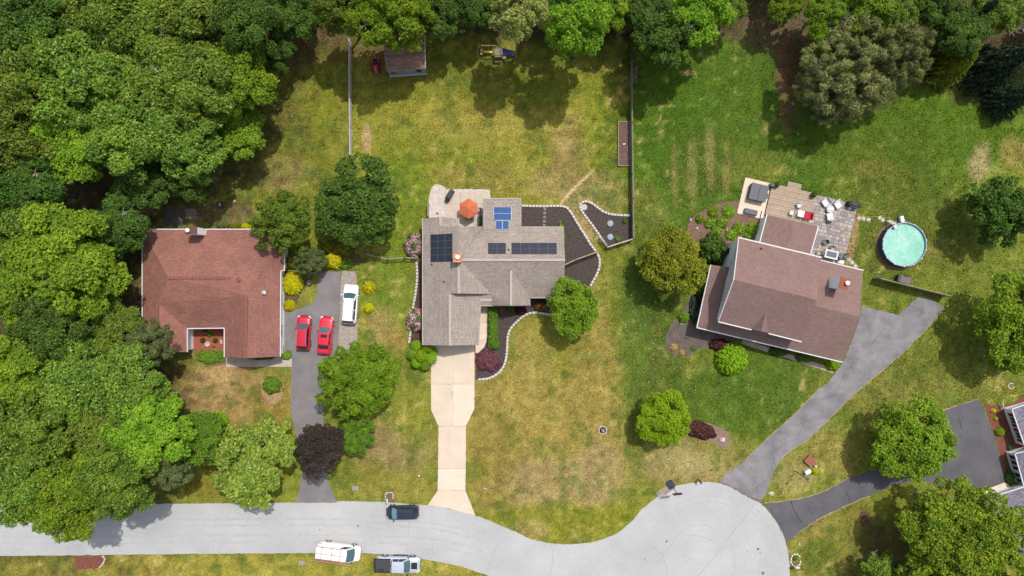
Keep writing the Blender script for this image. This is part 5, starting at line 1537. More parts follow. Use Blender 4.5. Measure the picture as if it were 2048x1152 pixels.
fence('thin pale wire fence across the side lawn left of the grey house', [(735, 509), (777, 519), (812, 516), (833, 517)], 1.1, 1.6, M_wood_grey, 3, 0.04, picket=False)
fence('tall solid board fence above the end of the right-hand drive', [(1746, 557), (1885, 592)], 1.8, 2.4, M_fence_r, solid=True)
fence('short grey fence panel on the left side of the back patio', [(858, 410), (857, 434)], 1.1, 1.6, mat('painted_grey', col(150, 160, 170), 0.7), solid=True)

# ------------------------------------------------------------------ vehicles
def loft(mb, secs, mi=0, close=True):
    """secs: list of closed rings (same point count) joined along the length"""
    n = len(secs[0]); b = len(mb.v)
    for s in secs: mb.v += [tuple(p) for p in s]
    for i in range(len(secs) - 1):
        for k in range(n):
            k2 = (k + 1) % n
            mb.face((b + i * n + k, b + (i + 1) * n + k, b + (i + 1) * n + k2, b + i * n + k2), mi)
    if close:
        mb.face([b + k for k in range(n)], mi); mb.face([b + (len(secs) - 1) * n + k for k in range(n)][::-1], mi)
def paint(name, c, c2=None, metal=0.0, rough=0.3):
    return mat(name, c, rough, c2 or tuple(v * 0.96 for v in c[:3]) + (1,), scale=1, metal=metal, coat=0.6, spec=0.5)
M_tyre = mat('tyre', (0.02, 0.02, 0.022, 1), 0.85); M_rim = mat('rim', (0.55, 0.56, 0.58, 1), 0.3, metal=0.6)
M_lamp = mat('head_lamp', (0.75, 0.75, 0.72, 1), 0.15); M_tail = mat('tail_lamp', (0.5, 0.015, 0.02, 1), 0.2)
M_wind = mat('windscreen', (0.05, 0.10, 0.11, 1), 0.05, (0.04, 0.085, 0.10, 1), scale=2, spec=0.7)
M_trim = mat('black_trim', (0.015, 0.015, 0.018, 1), 0.5)
M_chrome = mat('chrome', (0.6, 0.6, 0.62, 1), 0.15, metal=0.8)

def vehicle(name, label, px, py, head, Lg, Wd, hz, deck, pm, cabin, kind='car', rails=False, sunroof=False, group=None, roofz=None, tailh=None, cat='car', roofm=None, wm=None):
    """head: heading in degrees (0 = to the right of the picture). deck: [(x fraction 0 front..1 rear, z)] body line.
    cabin: (x windscreen base, x windscreen top, x rear glass top, x rear glass base) as fractions, hz: roof height"""
    t = thing(name, label, cat, W(px, py), group, rz=R(head))
    hw = Wd / 2; hl = Lg / 2
    X = lambda f: hl - f * Lg
    def dz(f):
        for (a, za), (b, zb) in zip(deck[:-1], deck[1:]):
            if a <= f <= b: return za + (zb - za) * (f - a) / (b - a + 1e-9)
        return deck[-1][1]
    secs = []
    for f in [0, 0.012, 0.035, 0.07, 0.12, 0.2, 0.3, 0.4, 0.5, 0.6, 0.7, 0.8, 0.88, 0.94, 0.975, 0.992, 1.0]:
        e = min(f / 0.13, 1.0) if f < 0.5 else min((1 - f) / (0.09 if kind != 'car' else 0.11), 1.0)
        w = hw * (1 - (0.26 if f < 0.5 else 0.17) * (1 - e) ** 2.2)
        z = dz(f) - 0.22 * (1 - min(1, e * 2.2)) ** 2
        zb = 0.26 + 0.06 * (1 - e)
        prof = [(0, zb), (0.8 * w, zb), (0.95 * w, zb + 0.08), (w, zb + 0.3), (0.995 * w, z - 0.26), (0.96 * w, z - 0.12), (0.88 * w, z - 0.035), (0.6 * w, z), (0, z + 0.012)]
        ring = [(X(f), y, zz_) for y, zz_ in prof] + [(X(f), -y, zz_) for y, zz_ in prof[-2:0:-1]]
        secs.append([Vector(p) for p in ring])
    mb = MB(); loft(mb, secs); mb.build('body', pm, t, smooth=True)
    # cabin
    wb, wt, rt, rb = cabin; bz = dz(wb)
    yb, yt = hw * 0.9, hw * 0.71
    if kind == 'van': yb, yt = hw * 0.95, hw * 0.84
    zr = dz(rb)
    def ring(f, y, z, c=0.0):
        return [(X(f), -y, z), (X(f), -y * 0.5, z + c), (X(f), 0, z + c * 1.2), (X(f), y * 0.5, z + c), (X(f), y, z)]
    bulge = 0.035
    A = [(X(wb) + 0.14 * (1 - (abs(s)) ** 2), s * yb, dz(wb) - 0.02) for s in (-1, -0.6, 0, 0.6, 1)]
    B = [(X(wt) + 0.08 * (1 - abs(s) ** 2), s * yt, hz - 0.05 + 0.03 * (1 - s * s)) for s in (-1, -0.6, 0, 0.6, 1)]
    Cc = [(X(rt) - 0.05 * (1 - abs(s) ** 2), s * yt * 0.97, hz - 0.06 + 0.03 * (1 - s * s)) for s in (-1, -0.6, 0, 0.6, 1)]
    D = [(X(rb) - 0.08 * (1 - abs(s) ** 2), s * yb * 0.95, zr - 0.02) for s in (-1, -0.6, 0, 0.6, 1)]
    mb = MB(); mb.v = [*A, *B, *Cc, *D]
    for r0 in (0, 5, 10):
        for k in range(4): mb.face((r0 + k, r0 + k + 1, r0 + 6 + k, r0 + 5 + k))
    mb.face((0, 5, 10, 15)); mb.face((4, 19, 14, 9)); mb.face((0, 15, 16, 17, 18, 19, 4, 3, 2, 1))
    mb.build('cabin', pm, t)
    def lerp(a, b, u): return Vector(a).lerp(Vector(b), u)
    def pane_(nm, r1, r2, u0, u1, s0, s1, m, off):
        g = MB(); vs = []
        for u in (u0, u1):
            for k in range(5):
                p = lerp(r1[k], r2[k], u); q = lerp(r1[k], r2[k], u); p.y *= (s0 if u == u0 else s1)
                vs.append(p + off)
        g.v = [tuple(v) for v in vs]
        for k in range(4): g.face((k, k + 1, 6 + k, 5 + k))
        return g.build(nm, m, t)
    pane_('windscreen', A, B, 0.06, 0.95, 0.93, 0.93, wm or M_wind, Vector((0.02, 0, 0.022)))
    if kind != 'van':
        pane_('rear_window', Cc, D, 0.12, 0.86, 0.9, 0.9, M_glass, Vector((-0.02, 0, 0.022)))
    # side windows, front and rear on each side
    for s in (0, 4):
        sg = -1 if s == 0 else 1
        lo0, hi0, hi1, lo1 = Vector(A[s]), Vector(B[s]), Vector(Cc[s]), Vector(D[s])
        spans = [(0.12, 0.52), (0.56, 0.93)] if kind != 'van' else [(0.04, 0.26)]
        for u0, u1 in spans:
            def pt(u, v):
                a = lo0.lerp(lo1, u); b = hi0.lerp(hi1, min(max((u - 0.03) / 0.94, 0), 1)); return a.lerp(b, v) + Vector((0, sg * 0.012, 0.004))
            g = MB(); g.v = [tuple(pt(u0, 0.12)), tuple(pt(u1, 0.12)), tuple(pt(u1 if u1 < 0.9 or kind == 'van' else u1 - 0.04, 0.9)), tuple(pt(u0 + (0.05 if u0 < 0.2 else 0), 0.9))]
            g.face((0, 1, 2, 3) if sg < 0 else (3, 2, 1, 0)); g.build('side_window', M_glass, t)
    # roof skin with soft crown
    mb = MB(); 
    vs = []
    for i, (f0) in enumerate([0.0, 0.15, 0.5, 0.85, 1.0]):
        for s in (-0.96, -0.6, 0, 0.6, 0.96):
            a = lerp(B[2], Cc[2], f0)
            vs.append((a.x + (0.02 if f0 == 0 else 0), s * yt * (0.98 if 0.1 < f0 < 0.9 else 0.94), hz - 0.035 + 0.045 * (1 - s * s) * (1 if 0.1 < f0 < 0.9 else 0.6)))
    mb.v = vs
    for i in range(4):
        for k in range(4): mb.face((i * 5 + k, i * 5 + k + 1, i * 5 + 6 + k, i * 5 + 5 + k))
    mb.build('roof', roofm or pm, t, smooth=True)
    if sunroof:
        b = MB(); a = lerp(B[2], Cc[2], 0.28); b.box((a.x, 0, hz + 0.012), (0.42, 0.85, 0.02)); b.build('sunroof', M_glass, t)
    if rails:
        for s in (-1, 1):
            b = MB(); a, c = lerp(B[2], Cc[2], 0.06), lerp(B[2], Cc[2], 0.95)
            b.tube([(a.x, s * yt * 0.93, hz - 0.01), (a.x - 0.12, s * yt * 0.93, hz + 0.05), (c.x + 0.12, s * yt * 0.93, hz + 0.05), (c.x, s * yt * 0.93, hz - 0.01)], 0.028, 6); b.build('roof_rail', M_chrome if rails == 1 else M_trim, t)
    wr = 0.34 if kind == 'car' else 0.39
    for f in (0.185, 0.80 if kind != 'pickup' else 0.79):
        for s in (-1, 1):
            w = MB(); cx = X(f); y0 = s * (hw - 0.20); y1 = s * (hw + 0.015)
            w.tube([(cx, y0, wr), (cx, y0 + s * 0.02, wr), (cx, y1 - s * 0.02, wr), (cx, y1, wr)], [wr * 0.92, wr, wr, wr * 0.9], 20)
            wo = w.build('wheel', M_tyre, t)
            r_ = MB(); r_.tube([(cx, y1 - s * 0.01, wr), (cx, y1 + s * 0.012, wr)], [wr * 0.66, wr * 0.6], 12); r_.build('rim', M_rim, wo).matrix_parent_inverse = Matrix.Identity(4)
    for s in (-1, 1):
        b = MB(); b.tube([(X(wb) - 0.12, s * hw * 0.93, bz + 0.02), (X(wb) - 0.2, s * (hw + 0.05), bz + 0.06), (X(wb) - 0.22, s * (hw + 0.2), bz + 0.08)], [0.03, 0.07, 0.075], 6); b.build('mirror', pm if kind == 'car' else M_trim, t)
        b = MB(); zl = dz(0.03) - 0.17
        b.tube([(X(0.012), s * hw * 0.60, zl - 0.04), (X(0.03), s * hw * 0.80, zl), (X(0.085), s * hw * 0.945, zl + 0.03)], [0.06, 0.085, 0.05], 6); b.build('headlight', M_lamp, t)
        b = MB(); zt = dz(0.97) - 0.1
        b.tube([(X(0.99), s * hw * 0.66, zt - 0.05), (X(0.975), s * hw * 0.82, zt), (X(0.93), s * hw * 0.955, zt)], [0.05, 0.085, 0.05], 6); b.build('tail_light', M_tail, t)
    # bumpers, grille, bonnet shut line
    b = MB(); b.box((X(0.004), 0, 0.5), (0.07, Wd * 0.5, 0.22)); b.build('grille', M_trim, t)
    b = MB(); b.box((X(1.0) - 0.01, 0, 0.42), (0.08, Wd * 0.72, 0.2)); b.build('bumper', M_trim if kind != 'car' else pm, t)
    if kind == 'car' or kind == 'pickup':
        for s in (-1, 1):
            b = MB(); b.tube([(X(0.035), s * hw * 0.62, dz(0.04) - 0.02), (X(wb * 0.6), s * hw * 0.70, dz(wb * 0.6) + 0.002), (X(wb) + 0.06, s * hw * 0.74, dz(wb) - 0.0)], 0.008, 4); b.build('shut_line', M_trim, t)
    return t, X
P_red = paint('paint_red', (0.42, 0.008, 0.03, 1)); P_red2 = paint('paint_bright_red', (0.60, 0.008, 0.035, 1))
P_white = paint('paint_white', (0.72, 0.72, 0.76, 1)); P_navy = paint('paint_navy', (0.012, 0.020, 0.042, 1)); P_silver = paint('paint_silver', (0.46, 0.50, 0.58, 1), metal=0.35, rough=0.4)
P_van = paint('paint_van', (0.78, 0.77, 0.78, 1), rough=0.45)
vehicle('parked_car', 'dark red estate car with roof rails, left one of the two red cars', 610.5, 665, 88, 4.55, 1.84, 1.66, [(0, 0.72), (0.05, 0.88), (0.26, 1.06), (0.5, 1.08), (0.9, 1.06), (1, 0.95)], P_red, (0.245, 0.40, 0.86, 0.965), rails=1)
vehicle('parked_car', 'bright red saloon with a small sunroof, right one of the two red cars', 653.5, 670, 85, 5.0, 1.84, 1.44, [(0, 0.68), (0.05, 0.8), (0.3, 0.98), (0.5, 1.0), (0.85, 1.02), (1, 0.92)], P_red2, (0.29, 0.44, 0.72, 0.86), sunroof=True)
vehicle('parked_car', 'white off-road car with black roof rails parked on the gravel strip', 703, 608, 86, 5.25, 1.98, 1.82, [(0, 0.8), (0.04, 0.96), (0.24, 1.16), (0.5, 1.18), (0.9, 1.16), (1, 1.0)], P_white, (0.23, 0.37, 0.90, 0.975), rails=2)
vehicle('parked_car', 'dark navy hatchback parked on the street near the mailbox', 806.5, 1021, 181, 4.2, 1.80, 1.52, [(0, 0.7), (0.06, 0.86), (0.24, 1.02), (0.5, 1.04), (0.9, 1.04), (1, 0.9)], P_navy, (0.20, 0.38, 0.86, 0.965), wm=mat('pale_windscreen', (0.12, 0.24, 0.26, 1), 0.08, spec=0.7))
# delivery van with ladder rack
van, X = vehicle('work_van', 'white work van with a ladder and rack on its roof beside the verge', 682, 1098, -7.5, 5.6, 2.0, 2.2, [(0, 0.85), (0.03, 1.05), (0.15, 1.3), (0.3, 1.42), (0.9, 1.42), (1, 1.4)], P_van, (0.13, 0.30, 0.985, 0.995), kind='van', cat='van')
M_rack = mat('rack_red', (0.30, 0.09, 0.09, 1), 0.5)
b = MB()
for f in (0.42, 0.62, 0.86):
    b.tube([(X(f), -0.86, 2.14), (X(f), -0.86, 2.32), (X(f), 0.86, 2.32), (X(f), 0.86, 2.14)], 0.035, 5)
for y in (-0.86, 0.0, 0.86): b.tube([(X(0.40), y, 2.33), (X(0.99), y, 2.33)], 0.035, 5)
b.build('roof_rack', M_rack, van)
lad = thing('ladder', 'reddish ladder strapped along the right-hand side of the white van roof', 'ladder', van.location, rz=R(-7.5))
M_lad = mat('ladder_orange', col(226, 176, 150), 0.5)
for y in (-0.98, -0.66):
    b = MB(); b.box((-0.72, y, 2.40), (5.3, 0.05, 0.09)); b.build('rail', M_lad, lad)
for k in range(17):
    b = MB(); b.box((-3.2 + k * 0.31, -0.82, 2.40), (0.05, 0.30, 0.04)); b.build('rung', M_lad, lad)
b = MB(); b.box((X(0.245), 0.90, 1.62), (0.5, 0.28, 0.5)); 
# pickup
pk, X = vehicle('pickup_truck', 'silver pickup truck with a dark open bed and hood vent on the lower verge', 797.5, 1124, -1, 5.95, 2.08, 1.86, [(0, 0.95), (0.03, 1.12), (0.25, 1.24), (0.5, 1.22), (0.62, 1.22), (0.99, 1.2), (1, 1.18)], P_silver, (0.225, 0.355, 0.60, 0.635), kind='pickup', cat='pickup truck')
M_bed = mat('bed_liner', (0.045, 0.048, 0.056, 1), 0.7, (0.03, 0.032, 0.038, 1), scale=6, bump=0.2)
b = MB(); b.box((X(0.815), 0, 1.215), (1.95, 1.62, 0.03)); b.build('truck_bed', M_bed, pk)
for k in range(11):
    b = MB(); b.box((X(0.815), -0.7 + k * 0.14, 1.236), (1.88, 0.05, 0.016)); b.build('bed_rib', M_bed, pk)
b = MB()
for y in (-0.86, 0.86): b.box((X(0.815), y, 1.27), (2.05, 0.10, 0.13))
b.box((X(0.99), 0, 1.27), (0.12, 1.82, 0.13)); b.build('bed_rail', M_trim, pk)
b = MB(); b.box((X(0.86), -0.62, 1.31), (0.75, 0.3, 0.16)); b.build('tool_box', M_dark, pk)
b = MB(); b.box((X(0.125), 0, 1.205), (0.8, 0.85, 0.05)); b.build('hood_vent', M_trim, pk)
for s in (-1, 1):
    b = MB(); b.box((X(0.45), s * 1.08, 0.42), (2.0, 0.16, 0.06)); b.build('side_step', M_trim, pk)
    for f in (0.185, 0.79):
        b = MB(); cx = X(f); pts = [(cx + 0.47 * math.cos(a), s * 1.02, 0.4 + 0.47 * math.sin(a)) for a in [k * math.pi / 8 for k in range(9)]]
        b.tube(pts, 0.055, 6); b.build('wheel_arch', M_trim, pk)
# tractor mower by the shed
tr = thing('lawn_tractor', 'red ride-on mower parked in the shade left of the shed', 'mower', W(753, 134), rz=R(-88))
M_tr = paint('tractor_red', (0.35, 0.012, 0.02, 1))
b = MB(); 
loft(b, [[Vector((x, y * w, z)) for y, z in [(-0.3, 0.4), (-0.3, 0.4 + h), (-0.18, 0.5 + h), (0.18, 0.5 + h), (0.3, 0.4 + h), (0.3, 0.4)]] for x, w, h in [(0.9, 0.8, 0.2), (0.8, 0.95, 0.3), (0.3, 1, 0.35), (0.0, 0.95, 0.3)]]); b.build('hood', M_tr, tr)
b = MB(); b.box((-0.35, 0, 0.42), (0.9, 0.7, 0.12)); b.build('frame', M_dark, tr)
b = MB(); b.box((-0.55, 0, 0.62), (0.42, 0.45, 0.12)); b.box((-0.78, 0, 0.82), (0.1, 0.45, 0.35)); b.build('seat', M_black, tr)
for s in (-1, 1):
    b = MB(); b.box((-0.62, s * 0.44, 0.62), (0.7, 0.2, 0.1)); b.build('mudguard', M_tr, tr)
    for x, r_, w in ((-0.62, 0.32, 0.24), (0.62, 0.2, 0.16)):
        b = MB(); b.tube([(x, s * 0.36, r_), (x, s * (0.36 + w), r_)], r_, 16); b.build('wheel', M_tyre, tr)
    b = MB(); b.box((0.9, s * 0.17, 0.6), (0.06, 0.12, 0.1)); b.build('headlight', M_lamp, tr)
b = MB(); b.box((0.0, 0, 0.22), (0.7, 1.15, 0.12)); b.build('cutting_deck', M_tr, tr)
b = MB(); b.tube([(0.05, 0, 0.8), (-0.1, 0, 1.0)], 0.025, 6)
for k in range(10): b.tube([(-0.1 + 0.05 * math.sin(k * .628), 0.18 * math.cos(k * .628), 1.0 + 0.1 * math.sin(k * .628)), (-0.1 + 0.05 * math.sin(k * .628 + .628), 0.18 * math.cos(k * .628 + .628), 1.0 + 0.1 * math.sin(k * .628 + .628))], 0.018, 5)
b.build('steering_wheel', M_dark, tr)

# ------------------------------------------------------------------ right house: deck, slab, patio
ANG = -R(13.3)
dx_, dy_ = Vector((math.cos(ANG), math.sin(ANG), 0)), Vector((math.sin(ANG), -math.cos(ANG), 0))   # along, and down the picture
def planks(name, label, o_px, w_, d_, z, m, kind=None, gap=0.012, pw=0.14):
    O = W(*o_px); t = thing(name, label, 'deck', O)
    n = int(d_ / pw)
    POLYS.append(np.array([(p.x, p.y) for p in (O, O + dx_ * w_, O + dx_ * w_ + dy_ * d_, O + dy_ * d_)]))
    for k in range(n):
        c = O + dx_ * w_ / 2 + dy_ * (pw * (k + 0.5)) + Vector((0, 0, z - 0.02 + rng.uniform(-.003, .003)))
        mb = MB(); mb.box(c, (w_ + rng.uniform(-.03, .03), pw - gap, 0.04), rz=ANG); mb.build('plank', m[k % len(m)], t)
    mb = MB(); mb.box(O + dx_ * w_ / 2 + dy_ * d_ / 2 + Vector((0, 0, (z - 0.05) / 2)), (w_ - 0.06, d_ - 0.06, z - 0.05), rz=ANG); mb.build('frame', M_wood_dk, t)
    return t
MD = [mat('deck_board_%d' % i, col(*c), 0.85, col(*[v * 0.86 for v in c]), scale=2.5, contrast=0.6, bump=0.2) for i, c in enumerate([(206, 184, 164), (196, 174, 152), (216, 194, 172), (188, 164, 142), (202, 176, 146)])]
planks('deck', 'weathered plank deck between hot tub slab and stone patio', (1543, 367.5), 5.9, 4.3, 0.35, MD)
planks('deck_step', 'two-board-deep wooden step jutting from the top edge of the plank deck', (1575.5, 363), 1.85, 0.85, 0.2, MD)
hs = thing('slab', None, None, W(1500, 400)); hs['kind'] = 'structure'
O = W(1490.5, 355); 
mb = MB(); Q = [O, O + dx_ * 3.55, O + dx_ * 3.55 + dy_ * 4.9, O + dy_ * 4.9]; POLYS.append(np.array([(p.x, p.y) for p in Q]))
mb.prism([Vector((p.x, p.y, 0.1)) for p in Q], 0, 0, 0); mb.build('concrete_slab', M_conc, hs)
# stone patio: every stone its own object
M_ps = [mat('patio_stone_%d' % i, col(*c), 0.9, col(*[v * 0.88 for v in c]), scale=2.0, contrast=0.6, bump=0.3, fine=0.08) for i, c in enumerate([(196, 184, 176), (176, 166, 164), (210, 198, 186), (186, 172, 166), (202, 186, 170), (164, 156, 158)])]
sp = thing('stone_patio', None, None, W(1665, 450)); sp['kind'] = 'structure'
O = W(1630, 389); Wp, Dp = 5.85, 8.6
Q = [O, O + dx_ * Wp, O + dx_ * Wp + dy_ * Dp, O + dy_ * Dp]; POLYS.append(np.array([(p.x, p.y) for p in Q]))
mb = MB(); mb.prism([Vector((p.x, p.y, 0.03)) for p in Q], 0.0, 0, 0); mb.build('bedding', mat('joint_sand', col(150, 138, 128), 0.95), sp)
y = 0.0
while y < Dp - 0.2:
    rh = rng.choice([0.42, 0.5, 0.58]); rh = min(rh, Dp - y); x = 0.0
    while x < Wp - 0.12:
        w_ = min(rng.choice([0.4, 0.55, 0.7, 0.48]), Wp - x)
        if Wp - x - w_ < 0.2: w_ = Wp - x
        c = O + dx_ * (x + w_ / 2) + dy_ * (y + rh / 2)
        me = block_mesh('stone', w_ - 0.035, rh - 0.035, 0.035, M_ps[rng.randrange(6)], rng.randrange(3), 0.012)
        o = bpy.data.objects.new('stone', me); C.objects.link(o); o.parent = sp; o.matrix_parent_inverse = Matrix.Translation(-W(1665, 450))
        o.location = c + Vector((0, 0, 0.03 + rng.uniform(0, .006))); o.rotation_euler = (0, 0, ANG)
        x += w_
    y += rh
def rbox(name, label, cat, px, py, w_, d_, z0, z1, m, rot=ANG, group=None, bev=0.06):
    """a single bevelled box-like thing standing at a measured ground point"""
    c = W(px, py); bm = bmesh.new(); bmesh.ops.create_cube(bm, size=1.0)
    for v in bm.verts: v.co = Vector((v.co.x * w_, v.co.y * d_, (v.co.z + 0.5) * (z1 - z0)))
    bmesh.ops.bevel(bm, geom=list(bm.edges), offset=bev, segments=2, affect='EDGES')
    me = bpy.data.meshes.new(name); bm.to_mesh(me); bm.free(); me.update()
    o = link(name, me, m); o.location = (c.x, c.y, z0); o.rotation_euler = (0, 0, rot)
    return tag(o, label, cat, group)
# hot tub
ht = thing('hot_tub', 'covered square hot tub on the concrete slab beside the deck', 'hot tub', W(1512, 387))
M_cov = mat('tub_cover', (0.085, 0.088, 0.10, 1), 0.6, (0.065, 0.068, 0.08, 1), scale=2)
c = W(1512, 387)
b = MB(); b.box(c + Vector((0, 0, 0.5)), (2.15, 2.05, 0.8), rz=ANG); b.build('cabinet', mat('tub_side', (0.05, 0.05, 0.055, 1), 0.7), ht)
for s in (-1, 1):
    bm = bmesh.new(); bmesh.ops.create_cube(bm, size=1.0)
    for v in bm.verts: v.co = Vector((v.co.x * 1.13, v.co.y * 2.22, v.co.z * 0.12 + (0.03 if v.co.x * s < 0 and v.co.z > 0 else 0)))
    bmesh.ops.bevel(bm, geom=list(bm.edges), offset=0.04, segments=2, affect='EDGES')
    me = bpy.data.meshes.new('cover_half'); bm.to_mesh(me); bm.free()
    o = link('cover_half', me, M_cov, ht); o.location = c + dx_ * s * 0.575 + Vector((0, 0, 0.97)); o.rotation_euler = (0, 0, ANG)
b = MB(); b.box(c + dx_ * 1.3 + dy_ * 0.1 + Vector((0, 0, 0.35)), (0.3, 0.7, 0.5), rz=ANG); b.build('step', M_dark, ht)
rbox('deck_box', 'low charcoal storage bench on the concrete slab below the hot tub', 'storage bench', 1499.5, 424.5, 1.75, 0.7, 0.1, 0.55, M_cov)
b = MB(); b.box(W(1520, 434) + Vector((0, 0, 0.12)), (0.1, 1.6, 0.12), rz=ANG)
tag(b.build('timber_beam', M_wood_dk), 'dark timber beam on the slab corner beside the kitchen wall', 'beam')
def seat(label, px, py, rot, w_=0.72, cush=None, name='patio_chair', z0=0.03, group=None, lounge=True, frame=None):
    t = thing(name, label, 'chair', W(px, py) + Vector((0, 0, z0)), group, rz=R(rot))
    m = cush or M_white; fm = frame or M_white
    def part(nm, c, s, bev, mm, tilt=0):
        bm = bmesh.new(); bmesh.ops.create_cube(bm, size=1.0)
        Rt = Matrix.Rotation(R(tilt), 3, 'Y')
        for v in bm.verts: v.co = Vector((v.co.x * s[0], v.co.y * s[1], v.co.z * s[2]))
        bmesh.ops.bevel(bm, geom=list(bm.edges), offset=bev, segments=2, affect='EDGES')
        for v in bm.verts: v.co = Rt @ v.co + Vector(c)
        me = bpy.data.meshes.new(nm); bm.to_mesh(me); bm.free(); link(nm, me, mm, t)
    part('seat', (0.03, 0, 0.40), (w_ * 0.9, w_ * 0.86, 0.12), 0.05, m)
    part('backrest', (-w_ * 0.48, 0, 0.66), (0.09, w_ * 0.86, 0.52), 0.035, m, -14)
    for s in (-1, 1):
        part('armrest', (0.02, s * w_ * 0.47, 0.58), (w_ * 0.85, 0.06, 0.04), 0.015, fm)
        for x in (-0.4, 0.42): part('leg', (x * w_, s * w_ * 0.46, 0.28), (0.045, 0.045, 0.56), 0.01, fm)
    return t
CG = 'white armchairs on the stone patio'
seat('white armchair at the top left of the stone patio', 1649, 406, 215, 1.0, group=CG)
seat('white armchair at the top middle of the stone patio, next to the covered grill', 1673, 410, -60, 1.0, group=CG)
seat('white armchair below the round grey table on the stone patio', 1657.5, 434, 100, 1.0, group=CG)
t = thing('fire_table', 'round grey glass-topped table among the white patio armchairs', 'table', W(1657.5, 419))
c = W(1657.5, 419)
b = MB(); b.lathe(c, [(0.28, 0.03), (0.2, 0.4), (0.5, 0.46), (0.52, 0.5), (0.0, 0.5)], 20); b.build('base', M_grey, t)
b = MB(); b.box(c + Vector((0, 0, 0.53)), (0.85, 0.34, 0.05), rz=ANG + 0.1); b.build('lid', M_white, t)
def grill(label, px, py, rot, s=1.0):
    t = thing('barbecue_grill', label, 'grill', W(px, py), 'covered grills', rz=R(rot))
    bm = bmesh.new(); bmesh.ops.create_cube(bm, size=1.0); bmesh.ops.subdivide_edges(bm, edges=list(bm.edges), cuts=3, use_grid_fill=True)
    for v in bm.verts:
        x, y_, z_ = v.co; fl = 1.0 + 0.10 * (0.5 - z_)
        top = 1.12 if abs(x) < 0.3 else 0.95
        v.co = Vector((x * 1.55 * fl, y_ * 0.62 * fl * (1 if abs(x) < 0.3 else 0.78), (z_ + 0.5) * top + 0.02)) * s + Vector((rng.uniform(-.02, .02), rng.uniform(-.02, .02), 0))
    bmesh.ops.bevel(bm, geom=[e for e in bm.edges if e.calc_face_angle(0) > 0.8], offset=0.05, segments=2, affect='EDGES')
    me = bpy.data.meshes.new('cover'); bm.to_mesh(me); bm.free(); link('cover', me, M_black, t)
    for x in (-0.6, 0.6):
        for y_ in (-0.22, 0.22):
            b = MB(); b.tube([(x * s, y_ * s - 0.03, 0.05), (x * s, y_ * s + 0.03, 0.05)], 0.06, 10); b.build('wheel', M_tyre, t)
    b = MB(); b.tube([(-0.5 * s, -0.42 * s, 0.9), (0.5 * s, -0.42 * s, 0.9)], 0.02, 5); b.build('handle', M_grey, t)
grill('black-covered grill at the top right corner of the stone patio', 1703, 410, -13)
grill('black-covered grill standing on the back patio beside the white gravel', 900, 392, 58)
b = MB(); b.lathe(W(1697.5, 417) , [(0.2, 0.03), (0.22, 0.3), (0.2, 0.34), (0.1, 0.36), (0, 0.36)], 14); tag(b.build('gas_bottle', M_white), 'small white gas bottle beside the covered grill on the stone patio', 'gas bottle')
# deck furniture
seat('white stool-like chair alone in the middle of the plank deck', 1593.5, 412, -80, 0.62, z0=0.35, group='small white deck chairs')
seat('white chair on the deck nearest the kitchen roof, left of the square white table', 1579, 427, 170, 0.62, z0=0.35, group='small white deck chairs')
t = thing('square_table', 'square pale table on the deck beside the red seat', 'table', W(1596, 429) + Vector((0, 0, .35)), rz=ANG)
b = MB(); b.box((0, 0, 0.6), (0.82, 0.82, 0.05)); b.build('table_top', mat('table_pale', (0.62, 0.68, 0.72, 1), 0.4), t)
for x in (-.36, .36):
    for y_ in (-.36, .36): b = MB(); b.box((x, y_, 0.29), (0.05, 0.05, 0.58)); b.build('leg', M_white, t)
M_redc = mat('red_fabric', col(226, 18, 48), 0.75, col(190, 12, 36), scale=5, bump=0.2)
seat('red cushioned folding chair on the deck edge by the stone patio', 1610, 433, 170, 1.05, cush=M_redc, z0=0.35, frame=M_dark, name='folding_chair')
def planter(label, px, py, z0, r_=0.24, lm='dark'):
    t = thing('planter', label, 'planter', W(px, py) + Vector((0, 0, z0)), 'planters on the deck corners', rz=0.01)
    b = MB(); b.lathe((0, 0, 0), [(r_ * 0.7, 0), (r_, 0.36), (r_, 0.4), (r_ * 0.85, 0.4), (r_ * 0.8, 0.34), (0, 0.34)], 16); b.build('pot', M_dark, t)
    P_, d, g = shrub_pts(int(px), 260, 0.2); P_ = P_ * np.array([r_ * 1.5, r_ * 1.5, 0.45]) + np.array([0, 0, 0.36])
    link('foliage', leaves_mesh('foliage', P_, d, g, 0.12, 2.2, 0.2, 0.5), LM[lm], t)
planter('dark potted plant on the deck corner next to the hot tub', 1549, 371, 0.35); planter('dark potted plant at the upper right corner of the deck', 1622.5, 391, 0.35)
b = MB(); c = W(1540, 372); b.box(c + Vector((0, 0, 0.55)), (0.45, 0.4, 0.9), rz=ANG); tag(b.build('speaker_cabinet', M_dark), 'narrow dark cabinet at the top corner between slab and deck', 'cabinet')
# dining group at the foot of the patio
t = thing('dining_table', 'rectangular white-rimmed table with grey glass near the upper roof edge', 'table', W(1657.5, 509.5) + Vector((0, 0, .06)), rz=ANG)
b = MB()
for s in (-1, 1): b.box((0, s * 0.46, 0.74), (1.75, 0.2, 0.05)); b.box((s * 0.78, 0, 0.741), (0.2, 0.72, 0.048))
b.build('table_rim', M_white, t)
b = MB(); b.box((0, 0, 0.735), (1.36, 0.72, 0.03)); b.build('glass_top', mat('grey_glass', (0.11, 0.12, 0.15, 1), 0.2), t)
for x in (-.75, .75):
    for y_ in (-.42, .42): b = MB(); b.box((x, y_, 0.36), (0.06, 0.06, 0.71)); b.build('leg', M_white, t)
DG = 'grey sling chairs round the patio dining table'
M_sling = mat('sling', (0.10, 0.10, 0.11, 1), 0.6); M_cush = mat('cushion_beige', col(196, 186, 178), 0.8)
seat('grey sling chair pulled well above the dining table', 1647, 485, 200, 0.62, cush=M_sling, frame=M_dark, z0=0.06, group=DG)
seat('sling chair with pale seat just above the dining table', 1662, 497.5, 255, 0.6, cush=M_cush, frame=M_dark, z0=0.06, group=DG)
